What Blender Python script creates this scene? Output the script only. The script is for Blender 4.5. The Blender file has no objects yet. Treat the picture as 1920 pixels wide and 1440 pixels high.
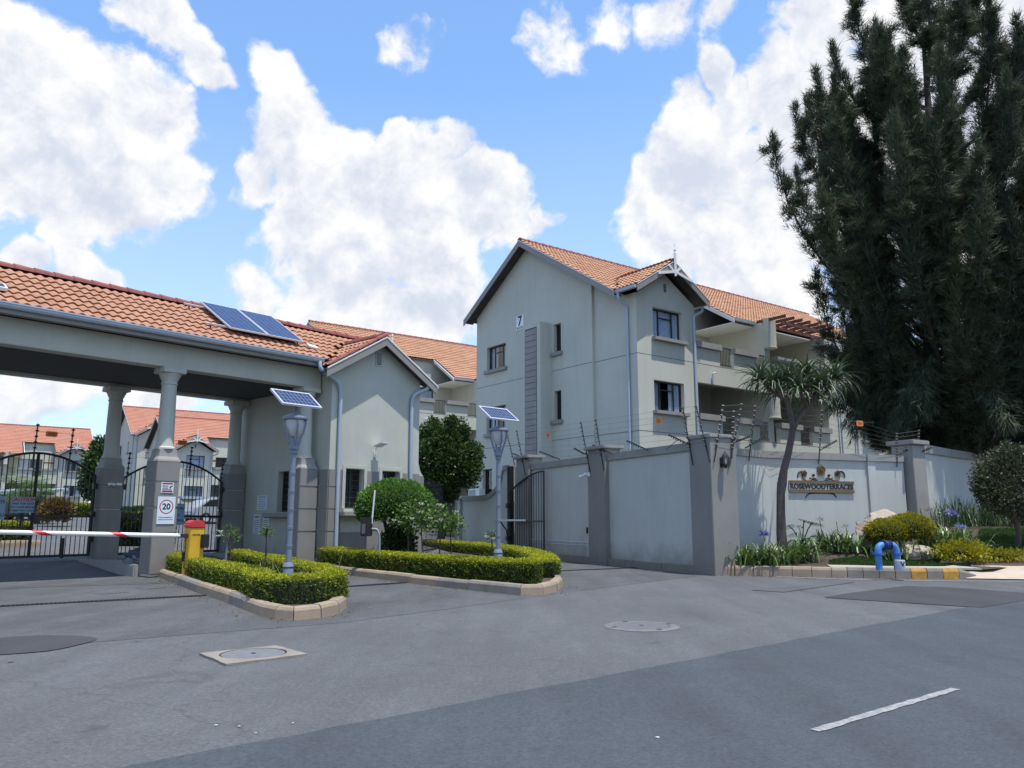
import bpy, bmesh, math, random
import numpy as np
from mathutils import Vector, Matrix
random.seed(7); RNG = np.random.default_rng(11)
SC = bpy.context.scene; COL = SC.collection
R = math.radians
# ---------------------------------------------------------------- camera
FPX, HORIZON, EYE = 1480.0, 972.0, 1.25          # focal length in px of a 1920 px wide frame, horizon row, eye height
PITCH = math.atan((HORIZON - 720) / FPX)
cam = bpy.data.cameras.new('camera'); cam_o = bpy.data.objects.new('camera', cam); COL.objects.link(cam_o)
cam.sensor_width = 36; cam.sensor_fit = 'HORIZONTAL'; cam.lens = 36 * FPX / 1920
cam.clip_start = 0.1; cam.clip_end = 3000
cam_o.location = (0, 0, EYE); cam_o.rotation_euler = (R(90) + PITCH, 0, 0); SC.camera = cam_o
# ---------------------------------------------------------------- exposure
vs = SC.view_settings; vs.view_transform = 'Standard'; vs.look = 'None'; vs.exposure = 0.64; vs.gamma = 1.0; vs.use_curve_mapping = False
# ---------------------------------------------------------------- sun
SUN_EL = R(75.5); SUN_AZ = math.atan2(0.745, -0.667)  # azimuth measured from +Y towards +X
sun = bpy.data.lights.new('sun', 'SUN'); sun.energy = 3.7; sun.angle = R(0.53); sun.color = (1, 0.955, 0.88)
sun_o = bpy.data.objects.new('sun', sun); COL.objects.link(sun_o)
sd = Vector((math.sin(SUN_AZ) * math.cos(SUN_EL), math.cos(SUN_AZ) * math.cos(SUN_EL), math.sin(SUN_EL)))
sun_o.rotation_euler = (-sd).to_track_quat('-Z', 'Y').to_euler(); sun_o.location = (20, -20, 60)

# ---------------------------------------------------------------- pixel helpers: a ray through the photograph met with a real plane of the place
CP, SP = math.cos(PITCH), math.sin(PITCH)
def ray(px, py):
    return Vector((px - 960, CP * FPX - SP * (720 - py), SP * FPX + CP * (720 - py)))
def G(px, py, z=0.0):
    r = ray(px, py); t = (z - EYE) / r.z
    return Vector((r.x * t, r.y * t, z))
def PL(px, py, o, n):
    r = ray(px, py); c = Vector((0, 0, EYE)); o = Vector(o); n = Vector(n)
    return c + r * ((o - c).dot(n) / r.dot(n))
def YD(px, py, y):
    r = ray(px, py); t = y / r.y
    return Vector((r.x * t, y, EYE + r.z * t))

# ---------------------------------------------------------------- world: Nishita sky with cumulus
def build_world():
    w = bpy.data.worlds.new('World'); SC.world = w; w.use_nodes = True
    nt = w.node_tree; nt.nodes.clear(); N = nt.nodes.new; L = nt.links.new
    out = N('ShaderNodeOutputWorld'); bg = N('ShaderNodeBackground'); L(bg.outputs[0], out.inputs[0])
    sky = N('ShaderNodeTexSky'); sky.sky_type = 'NISHITA'; sky.sun_disc = False
    sky.sun_elevation = SUN_EL; sky.sun_rotation = SUN_AZ; sky.altitude = 1500; sky.air_density = 1.15; sky.dust_density = 0.5; sky.ozone_density = 2.2
    tc = N('ShaderNodeTexCoord'); D = tc.outputs['Generated']
    def math_(op, a, b=None, c=None, clamp=False):
        n = N('ShaderNodeMath'); n.operation = op; n.use_clamp = clamp
        for i, v in enumerate((a, b, c)):
            if v is None: continue
            if isinstance(v, (int, float)): n.inputs[i].default_value = v
            else: L(v, n.inputs[i])
        return n.outputs[0]
    def vmath(op, a, b):
        n = N('ShaderNodeVectorMath'); n.operation = op
        for i, v in enumerate((a, b)):
            if isinstance(v, (tuple, list, Vector)): n.inputs[i].default_value = v
            elif isinstance(v, (int, float)): n.inputs['Scale'].default_value = v
            else: L(v, n.inputs[i])
        return n.outputs['Value'] if op == 'DISTANCE' else n.outputs[0]
    def noise(vec, scale, detail, rough=0.55):
        n = N('ShaderNodeTexNoise'); n.inputs['Scale'].default_value = scale; n.inputs['Detail'].default_value = detail
        n.inputs['Roughness'].default_value = rough; L(vec, n.inputs['Vector']); return n
    dn = vmath('NORMALIZE', D, (0, 0, 0))
    n1 = noise(dn, 8.0, 3, 0.6)
    off = vmath('SCALE', vmath('SUBTRACT', n1.outputs['Color'], (0.5, 0.5, 0.5)), 0.115)
    wd = vmath('ADD', dn, off)
    blobs = [  # x, y, radius in photo pixels, strength
        (55,150,140,1),(15,50,80,1),(180,210,115,1),(270,230,95,1),(100,320,125,1),(225,340,120,1),(305,340,62,1),(150,415,75,1),(0,270,90,1),
        (255,10,60,.9),(325,25,75,.9),(385,75,52,.9),(400,140,48,.9),
        (528,150,50,1),(550,220,65,1),(480,330,58,1),(540,300,92,1),(620,300,90,1),(690,370,110,1),(600,420,110,1),(722,255,42,1),(790,325,85,1),(838,275,55,1),(870,375,95,1),(950,385,70,1),(1012,392,42,.9),
        (750,460,135,1),(650,510,105,1),(815,545,125,1),(725,600,115,1),(500,530,65,.65),(600,610,85,.75),
        (1345,128,55,1),(1390,180,70,1),(1295,200,65,1),(1475,140,85,1),(1545,60,75,1),(1560,190,140,1),(1240,345,65,1),(1212,395,52,1),(1330,315,125,1),(1430,340,140,1),(1300,445,105,1),(1400,490,125,1),(1520,430,140,1),(1350,565,70,.85),(1470,575,90,.95),
        (1720,200,190,1),(1890,220,170,1),(1690,450,180,1),(1800,50,130,1),
        (785,80,50,.42),(1050,55,50,.42),(1150,25,50,.42),(1255,25,46,.42),(1360,12,42,.42),
        (185,525,52,.9),(60,505,50,.9),(60,750,110,.55),(310,750,100,.6)]
    rr = random.Random(5)
    cs = [(ray(x, y).normalized(), r * 1.10 / 1500.0, s) for x, y, r, s in blobs]
    for k in range(14):                     # the same sky goes on round the horizon and overhead
        az = rr.uniform(40, 320); el = rr.uniform(5, 78) if k % 3 else rr.uniform(5, 30)
        c0 = Vector((math.sin(R(az)) * math.cos(R(el)), math.cos(R(az)) * math.cos(R(el)), math.sin(R(el))))
        cs.append((c0, rr.uniform(0.14, 0.26), 1))
    acc = None
    for c0, r, s in cs:
        f = math_('MULTIPLY_ADD', vmath('DISTANCE', wd, c0), -s / r, s)
        acc = f if acc is None else math_('MAXIMUM', acc, f)
    fd = vmath('ADD', dn, vmath('SCALE', off, 0.35))
    fb = noise(fd, 13.0, 8, 0.60).outputs['Fac']
    fb2 = noise(vmath('ADD', fd, (0.010, -0.006, 0.026)), 13.0, 5, 0.60).outputs['Fac']
    lo = noise(vmath('ADD', dn, (0.3, 0.1, 0.2)), 5.0, 2, 0.5).outputs['Fac']
    fld = math_('ADD', acc, math_('MULTIPLY_ADD', fb, 1.45, -0.80))
    mr = N('ShaderNodeMapRange'); mr.interpolation_type = 'SMOOTHSTEP'; mr.inputs['From Min'].default_value = -0.03; mr.inputs['From Max'].default_value = 0.26
    L(fld, mr.inputs['Value'])
    # cloud tone: lit where the cloud thins towards the sun, greyer in the thick middle
    thick = N('ShaderNodeMapRange'); thick.inputs['From Min'].default_value = 0.25; thick.inputs['From Max'].default_value = 1.1; L(fld, thick.inputs['Value'])
    tone = math_('ADD', math_('MULTIPLY_ADD', math_('SUBTRACT', fb, fb2), 2.4, 0.62), math_('MULTIPLY', thick.outputs[0], math_('MULTIPLY_ADD', lo, 1.6, -1.05)))
    tr = N('ShaderNodeMapRange'); tr.interpolation_type = 'SMOOTHSTEP'; tr.inputs['From Min'].default_value = 0.05; tr.inputs['From Max'].default_value = 0.95; L(tone, tr.inputs['Value'])
    cc = N('ShaderNodeMix'); cc.data_type = 'RGBA'; L(tr.outputs[0], cc.inputs['Factor'])
    cc.inputs['A'].default_value = (2.9, 3.15, 3.7, 1); cc.inputs['B'].default_value = (4.4, 4.4, 4.4, 1)
    sep = N('ShaderNodeSeparateXYZ'); L(dn, sep.inputs[0])
    # thin haze low down, all round
    hz = N('ShaderNodeMapRange'); hz.inputs['From Min'].default_value = 0.0; hz.inputs['From Max'].default_value = 0.5
    hz.inputs['To Min'].default_value = 0.8; hz.inputs['To Max'].default_value = 0.0; L(sep.outputs['Z'], hz.inputs['Value'])
    skm = N('ShaderNodeMix'); skm.data_type = 'RGBA'; L(hz.outputs[0], skm.inputs['Factor'])
    skt = vmath('MULTIPLY', sky.outputs[0], SKY_TINT)
    L(skt, skm.inputs['A']); skm.inputs['B'].default_value = (2.75, 3.2, 4.4, 1)
    mx = N('ShaderNodeMix'); mx.data_type = 'RGBA'; L(mr.outputs[0], mx.inputs['Factor']); L(skm.outputs['Result'], mx.inputs['A']); L(cc.outputs['Result'], mx.inputs['B'])
    L(mx.outputs['Result'], bg.inputs['Color']); bg.inputs['Strength'].default_value = 0.15
    w.cycles.sampling_method = 'MANUAL'; w.cycles.sample_map_resolution = 256
SKY_TINT = (1.06, 1.18, 1.24)
build_world()
cy = SC.cycles; cy.max_bounces = 6; cy.diffuse_bounces = 3; cy.glossy_bounces = 3; cy.transparent_max_bounces = 10; cy.transmission_bounces = 4

# ---------------------------------------------------------------- materials
MATS = {}
def pmat(name, color, rough=0.8, var=0.12, scale=3.0, bump=0.0, bscale=40.0, metal=0.0, dirt=0.0, spec=0.5, color2=None, detail=6, coat=0.0, splash=0.0):
    """plain procedural surface: colour varied by two scales of noise, optional grime, fine bump"""
    if name in MATS: return MATS[name]
    m = bpy.data.materials.new(name); m.use_nodes = True; nt = m.node_tree; N = nt.nodes.new; L = nt.links.new
    b = nt.nodes['Principled BSDF']; b.inputs['Roughness'].default_value = rough; b.inputs['Metallic'].default_value = metal
    b.inputs['Specular IOR Level'].default_value = spec; b.inputs['Coat Weight'].default_value = coat
    g = N('ShaderNodeNewGeometry')
    n = N('ShaderNodeTexNoise'); n.inputs['Scale'].default_value = scale; n.inputs['Detail'].default_value = detail; n.inputs['Roughness'].default_value = 0.65
    L(g.outputs['Position'], n.inputs['Vector'])
    mix = N('ShaderNodeMix'); mix.data_type = 'RGBA'
    mr = N('ShaderNodeMapRange'); mr.inputs['From Min'].default_value = 0.32; mr.inputs['From Max'].default_value = 0.68
    L(n.outputs['Fac'], mr.inputs['Value']); L(mr.outputs[0], mix.inputs['Factor'])
    c = Vector(color)
    c2 = Vector(color2) if color2 else c * (1 + var)
    mix.inputs['A'].default_value = (*(c * (1 - var) if not color2 else c), 1); mix.inputs['B'].default_value = (*c2, 1)
    res = mix.outputs['Result']
    if dirt > 0:
        mp = N('ShaderNodeMapping'); mp.inputs['Scale'].default_value = (2.2, 2.2, 0.18); L(g.outputs['Position'], mp.inputs['Vector'])
        n2 = N('ShaderNodeTexNoise'); n2.inputs['Scale'].default_value = 1.6; n2.inputs['Detail'].default_value = 7; n2.inputs['Roughness'].default_value = 0.7
        L(mp.outputs[0], n2.inputs['Vector'])
        r2 = N('ShaderNodeMapRange'); r2.inputs['From Min'].default_value = 0.5; r2.inputs['From Max'].default_value = 0.78; r2.inputs['To Max'].default_value = dirt
        L(n2.outputs['Fac'], r2.inputs['Value'])
        mx2 = N('ShaderNodeMix'); mx2.data_type = 'RGBA'; L(r2.outputs[0], mx2.inputs['Factor']); L(res, mx2.inputs['A'])
        mx2.inputs['B'].default_value = (*(c * 0.55), 1); res = mx2.outputs['Result']
    if splash > 0:      # soil splashed on the foot of the wall, ragged upper edge
        sx = N('ShaderNodeSeparateXYZ'); L(g.outputs['Position'], sx.inputs[0])
        n4 = N('ShaderNodeTexNoise'); n4.inputs['Scale'].default_value = 2.3; n4.inputs['Detail'].default_value = 7; n4.inputs['Roughness'].default_value = 0.7; L(g.outputs['Position'], n4.inputs['Vector'])
        ma = N('ShaderNodeMath'); ma.operation = 'MULTIPLY_ADD'; ma.inputs[1].default_value = -1.3; L(n4.outputs['Fac'], ma.inputs[0]); L(sx.outputs['Z'], ma.inputs[2])
        r4 = N('ShaderNodeMapRange'); r4.inputs['From Min'].default_value = -0.5; r4.inputs['From Max'].default_value = 0.05; r4.inputs['To Min'].default_value = splash; r4.inputs['To Max'].default_value = 0; L(ma.outputs[0], r4.inputs['Value'])
        mx4 = N('ShaderNodeMix'); mx4.data_type = 'RGBA'; L(r4.outputs[0], mx4.inputs['Factor']); L(res, mx4.inputs['A']); mx4.inputs['B'].default_value = (0.16, 0.125, 0.09, 1); res = mx4.outputs['Result']
    L(res, b.inputs['Base Color'])
    if bump > 0:
        n3 = N('ShaderNodeTexNoise'); n3.inputs['Scale'].default_value = bscale; n3.inputs['Detail'].default_value = 4; L(g.outputs['Position'], n3.inputs['Vector'])
        bp = N('ShaderNodeBump'); bp.inputs['Strength'].default_value = bump; bp.inputs['Distance'].default_value = 0.02
        L(n3.outputs['Fac'], bp.inputs['Height']); L(bp.outputs[0], b.inputs['Normal'])
    MATS[name] = m; return m

def asphalt(name, base, speck=0.25, blot=0.15, crack=0.0, blotscale=0.35):
    if name in MATS: return MATS[name]
    m = bpy.data.materials.new(name); m.use_nodes = True; nt = m.node_tree; N = nt.nodes.new; L = nt.links.new
    b = nt.nodes['Principled BSDF']; b.inputs['Roughness'].default_value = 0.82; b.inputs['Specular IOR Level'].default_value = 0.35
    g = N('ShaderNodeNewGeometry')
    def noi(scale, det, rough=0.6, vec=None):
        n = N('ShaderNodeTexNoise'); n.inputs['Scale'].default_value = scale; n.inputs['Detail'].default_value = det; n.inputs['Roughness'].default_value = rough
        L(vec or g.outputs['Position'], n.inputs['Vector']); return n.outputs['Fac']
    mp = N('ShaderNodeMapping'); mp.inputs['Rotation'].default_value = (0, 0, R(-41)); mp.inputs['Scale'].default_value = (1.6, 0.25, 1); L(g.outputs['Position'], mp.inputs['Vector'])
    def rng(v, a, c, lo, hi):
        r = N('ShaderNodeMapRange'); r.inputs['From Min'].default_value = a; r.inputs['From Max'].default_value = c
        r.inputs['To Min'].default_value = lo; r.inputs['To Max'].default_value = hi; L(v, r.inputs['Value']); return r.outputs[0]
    def mul(a, c):
        x = N('ShaderNodeMath'); x.operation = 'MULTIPLY'; L(a, x.inputs[0]); L(c, x.inputs[1]); return x.outputs[0]
    f = mul(rng(noi(blotscale, 8, 0.65), 0.3, 0.7, 1 - blot, 1 + blot), rng(noi(170, 3, 0.8), 0.25, 0.75, 1 - speck, 1 + speck))
    f = mul(f, rng(noi(1.0, 6, 0.6, mp.outputs[0]), 0.3, 0.7, 1 - blot, 1 + blot))
    f = mul(f, rng(noi(34, 5, 0.75), 0.3, 0.7, 1 - speck * 0.75, 1 + speck * 0.75)); f = mul(f, rng(noi(13, 4, 0.7), 0.3, 0.7, 1 - speck * 0.2, 1 + speck * 0.2)); f = mul(f, rng(noi(5, 5, 0.7), 0.3, 0.7, 1 - blot * 0.5, 1 + blot * 0.5))
    oil = rng(noi(1.7, 3, 0.55), 0.66, 0.74, 1.0, 0.72); f = mul(f, oil)
    if crack:
        v = N('ShaderNodeTexVoronoi'); v.feature = 'DISTANCE_TO_EDGE'; v.inputs['Scale'].default_value = 0.22
        wn = N('ShaderNodeTexNoise'); wn.inputs['Scale'].default_value = 1.4; wn.inputs['Detail'].default_value = 6; L(g.outputs['Position'], wn.inputs['Vector'])
        va = N('ShaderNodeVectorMath'); va.operation = 'MULTIPLY_ADD'; L(wn.outputs['Color'], va.inputs[0]); va.inputs[1].default_value = (1.3, 1.3, 0); L(g.outputs['Position'], va.inputs[2])
        L(va.outputs[0], v.inputs['Vector'])
        lim = rng(noi(0.5, 2), 0.5, 0.62, 1.0, 0.0)
        cr = rng(v.outputs['Distance'], 0.0, 0.006, 1 - crack, 1.0)
        mxx = N('ShaderNodeMath'); mxx.operation = 'MAXIMUM'; L(cr, mxx.inputs[0]); L(lim, mxx.inputs[1]); f = mul(f, mxx.outputs[0])
    vm = N('ShaderNodeVectorMath'); vm.operation = 'SCALE'; vm.inputs[0].default_value = base; L(f, vm.inputs['Scale']); L(vm.outputs[0], b.inputs['Base Color'])
    bp = N('ShaderNodeBump'); bp.inputs['Strength'].default_value = 0.35; bp.inputs['Distance'].default_value = 0.008
    L(noi(120, 3, 0.7), bp.inputs['Height']); L(bp.outputs[0], b.inputs['Normal'])
    MATS[name] = m; return m

def leafmat(name, dark, light, trans=0.25, rough=0.55, spec=0.3):
    """leaf colour runs from dark to light by the leaf's own 'tint' attribute"""
    if name in MATS: return MATS[name]
    m = bpy.data.materials.new(name); m.use_nodes = True; nt = m.node_tree; N = nt.nodes.new; L = nt.links.new
    b = nt.nodes['Principled BSDF']; b.inputs['Roughness'].default_value = rough; b.inputs['Specular IOR Level'].default_value = spec
    at = N('ShaderNodeAttribute'); at.attribute_name = 'tint'
    mix = N('ShaderNodeMix'); mix.data_type = 'RGBA'; mix.inputs['A'].default_value = (*dark, 1); mix.inputs['B'].default_value = (*light, 1)
    L(at.outputs['Fac'], mix.inputs['Factor']); L(mix.outputs['Result'], b.inputs['Base Color'])
    t = N('ShaderNodeBsdfTranslucent'); L(mix.outputs['Result'], t.inputs['Color'])
    ms = N('ShaderNodeMixShader'); ms.inputs[0].default_value = trans; L(b.outputs[0], ms.inputs[1]); L(t.outputs[0], ms.inputs[2])
    L(ms.outputs[0], nt.nodes['Material Output'].inputs['Surface'])
    MATS[name] = m; return m

def glassmat(name, tint=(0.86, 0.9, 0.93), base=0.05):
    if name in MATS: return MATS[name]
    m = bpy.data.materials.new(name); m.use_nodes = True; nt = m.node_tree; N = nt.nodes.new; L = nt.links.new
    nt.nodes.remove(nt.nodes['Principled BSDF'])
    t = N('ShaderNodeBsdfTransparent'); t.inputs[0].default_value = (*tint, 1)
    gl = N('ShaderNodeBsdfGlossy'); gl.inputs['Roughness'].default_value = 0.02
    lw = N('ShaderNodeFresnel'); lw.inputs['IOR'].default_value = 1.5
    nz = N('ShaderNodeTexNoise'); nz.inputs['Scale'].default_value = 1.3; bp = N('ShaderNodeBump'); bp.inputs['Strength'].default_value = 0.05; L(nz.outputs['Fac'], bp.inputs['Height']); L(bp.outputs[0], gl.inputs['Normal'])
    ad = N('ShaderNodeMath'); ad.operation = 'ADD'; ad.inputs[1].default_value = base; L(lw.outputs[0], ad.inputs[0])
    ge = N('ShaderNodeNewGeometry'); iv = N('ShaderNodeMath'); iv.operation = 'SUBTRACT'; iv.inputs[0].default_value = 1.0; L(ge.outputs['Backfacing'], iv.inputs[1])
    mth = N('ShaderNodeMath'); mth.operation = 'MULTIPLY'; L(ad.outputs[0], mth.inputs[0]); L(iv.outputs[0], mth.inputs[1])
    ms = N('ShaderNodeMixShader'); L(mth.outputs[0], ms.inputs[0]); L(t.outputs[0], ms.inputs[1]); L(gl.outputs[0], ms.inputs[2])
    L(ms.outputs[0], nt.nodes['Material Output'].inputs['Surface'])
    MATS[name] = m; return m

def solarmat(name):
    """blue crystalline cells: print only, the frame and cell rows are geometry"""
    if name in MATS: return MATS[name]
    m = pmat(name, (0.018, 0.028, 0.085), rough=0.22, var=0.35, scale=9, spec=0.4, coat=0.15); return m

PLASTER = pmat('plaster_grey_green', (0.45, 0.462, 0.40), 0.9, 0.06, 0.9, 0.25, 55, dirt=0.26, splash=0.35)
PLASTER_W = pmat('plaster_boundary_wall', (0.455, 0.466, 0.438), 0.9, 0.06, 0.7, 0.25, 45, dirt=0.22, splash=0.45)
PLASTER_BLOCK = pmat('plaster_block', (0.505, 0.507, 0.435), 0.9, 0.05, 0.6, 0.22, 55, dirt=0.22)
TAUPE = pmat('plaster_taupe', (0.22, 0.215, 0.20), 0.9, 0.08, 1.1, 0.25, 55, dirt=0.28, splash=0.3)
TAUPE_L = pmat('plaster_coping', (0.275, 0.27, 0.252), 0.9, 0.1, 1.5, 0.25, 55, dirt=0.4)
GROOVE = pmat('groove_paint', (0.55, 0.53, 0.48), 0.9, 0.06)
JOINT = pmat('joint_line', (0.13, 0.14, 0.14), 0.9, 0.06)
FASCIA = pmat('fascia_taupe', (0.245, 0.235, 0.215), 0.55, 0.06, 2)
GUTTER = pmat('gutter_white_aluminium', (0.36, 0.41, 0.46), 0.45, 0.05, 2, metal=0.15)
PIPE = pmat('downpipe_white', (0.37, 0.43, 0.50), 0.4, 0.05, 2)
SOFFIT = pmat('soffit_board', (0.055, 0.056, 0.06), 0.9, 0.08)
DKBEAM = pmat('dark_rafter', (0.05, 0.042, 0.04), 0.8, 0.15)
WHITE = pmat('white_paint', (0.72, 0.72, 0.70), 0.5, 0.04, 3)
TILE = pmat('terracotta_tile', (0.300, 0.138, 0.080), 0.8, 0.22, 2.6, 0.3, 60, color2=(0.39, 0.205, 0.125), dirt=0.12)
TILE_O = pmat('terracotta_orange_tile', (0.335, 0.160, 0.088), 0.8, 0.2, 1.6, 0.3, 60, color2=(0.44, 0.245, 0.142), dirt=0.12)
TILE_FAR = pmat('terracotta_pink_tile', (0.36, 0.150, 0.095), 0.8, 0.2, 0.9, 0.3, 60, color2=(0.41, 0.19, 0.125))
RIDGE = pmat('ridge_tile_maroon', (0.205, 0.055, 0.045), 0.75, 0.25, 3, 0.25, 40)
BLACK = pmat('black_steel_paint', (0.012, 0.012, 0.013), 0.45, 0.2, 4)
DARK = pmat('dark_frame', (0.035, 0.033, 0.032), 0.5, 0.1)
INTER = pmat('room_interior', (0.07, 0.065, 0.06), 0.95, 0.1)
CURT = pmat('curtain_fabric', (0.62, 0.65, 0.74), 0.95, 0.1, 6)
CURT_G = pmat('curtain_grey', (0.40, 0.42, 0.47), 0.95, 0.12, 6)
GLASS = glassmat('window_glass')
PERG = pmat('pergola_redwood', (0.14, 0.052, 0.035), 0.7, 0.25, 5)
CONC = pmat('concrete', (0.215, 0.195, 0.162), 0.9, 0.14, 4, 0.35, 70, dirt=0.22)
KERB = pmat('kerb_concrete', (0.285, 0.222, 0.16), 0.9, 0.16, 2.2, 0.4, 60, dirt=0.35)
KERB_G = pmat('kerb_concrete_grey', (0.20, 0.18, 0.158), 0.9, 0.18, 3, 0.4, 60, dirt=0.4)
KERB_Y = pmat('kerb_yellow_paint', (0.36, 0.20, 0.03), 0.8, 0.35, 9, 0.3, 60, dirt=0.6)
SOIL = pmat('soil', (0.06, 0.045, 0.033), 1.0, 0.3, 8, 0.8, 40)
LAMPBLUE = pmat('lamp_post_grey_blue', (0.155, 0.185, 0.245), 0.45, 0.05, 3)
ALU = pmat('aluminium_frame', (0.62, 0.63, 0.65), 0.35, 0.05, 3, metal=0.4)
SOLAR = solarmat('solar_cell_blue')
SOLARLINE = pmat('solar_busbar', (0.20, 0.23, 0.31), 0.4, 0.05)
ASPH = asphalt('asphalt_old', (0.086, 0.090, 0.094), 0.5, 0.15, crack=0.2)
ASPH_D = asphalt('asphalt_driveway', (0.073, 0.077, 0.081), 0.5, 0.2, crack=0.2, blotscale=0.6)
ROADM = asphalt('asphalt_road', (0.050, 0.058, 0.068), 0.42, 0.13)
PATCH = asphalt('asphalt_patch_dark', (0.042, 0.043, 0.047), 0.2, 0.12)
PATCH2 = asphalt('asphalt_patch_mid', (0.078, 0.080, 0.086), 0.2, 0.12)
LINE = pmat('road_paint_white', (0.235, 0.24, 0.24), 0.8, 0.45, 30, 0.2, 100, detail=8)
YELLOW = pmat('barrier_yellow', (0.60, 0.36, 0.02), 0.5, 0.1, 4, 0.1, 40, dirt=0.22)
RED = pmat('barrier_red', (0.50, 0.030, 0.035), 0.4, 0.08, 3)
BLUEPIPE = pmat('blue_pipe_paint', (0.055, 0.20, 0.46), 0.55, 0.2, 7, 0.15, 50, dirt=0.3)
BLUEDARK = pmat('dark_blue_coupling', (0.015, 0.03, 0.13), 0.45, 0.15, 6)
BRONZE = pmat('bronze_letter', (0.20, 0.125, 0.055), 0.5, 0.15, 8, metal=0.3)
BRONZE_D = pmat('bronze_dark', (0.022, 0.017, 0.013), 0.5, 0.15, 8)
SIGNGREY = pmat('sign_plate_grey', (0.38, 0.38, 0.36), 0.6, 0.06)
SIGNBLUE = pmat('sign_plate_bluegrey', (0.24, 0.33, 0.42), 0.5, 0.05)
SIGNWHITE = pmat('sign_plate_white', (0.62, 0.68, 0.74), 0.5, 0.03)
ORANGE = pmat('warning_plate_orange', (0.72, 0.22, 0.02), 0.5, 0.08)
INKRED = pmat('sign_ink_red', (0.36, 0.02, 0.025), 0.6, 0.05)
INKBLACK = pmat('sign_ink_black', (0.02, 0.02, 0.035), 0.6, 0.05)
BARK = pmat('bark_grey', (0.07, 0.058, 0.05), 0.95, 0.3, 5, 0.9, 22)
BARK_A = pmat('aloe_bark', (0.095, 0.076, 0.068), 0.95, 0.28, 4, 0.8, 18)
ROCK = pmat('sandstone_rock', (0.27, 0.215, 0.17), 0.95, 0.3, 1.6, 0.9, 9, color2=(0.40, 0.34, 0.27))
# ---------------------------------------------------------------- object helpers
Z = Vector((0, 0, 1))
def V(*a): return Vector(a)
def tag(o, label=None, cat=None, group=None, kind=None):
    if label: o['label'] = label
    if cat: o['category'] = cat
    if group: o['group'] = group
    if kind: o['kind'] = kind
    return o
def thing(name, loc, label, cat, group=None):
    o = bpy.data.objects.new(name, None); o.empty_display_size = 0.3; COL.objects.link(o); o.location = Vector(loc)
    return tag(o, label, cat, group)
def wloc(o):
    p = Vector((0, 0, 0))
    while o is not None: p = p + o.location; o = o.parent
    return p
def link(name, me, mat, parent, loc):
    """verts of me are in world space; put the object's origin at loc (top level) or at its parent"""
    o = bpy.data.objects.new(name, me); COL.objects.link(o)
    if parent is not None:
        o.parent = parent; base = wloc(parent)
    else:
        base = Vector(loc); o.location = base
    n = len(me.vertices); a = np.empty(n * 3, np.float32); me.vertices.foreach_get('co', a)
    a = a.reshape(-1, 3) - np.array(base, np.float32); me.vertices.foreach_set('co', a.ravel()); me.update()
    if mat is not None and not len(me.materials): me.materials.append(mat)
    return o
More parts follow.
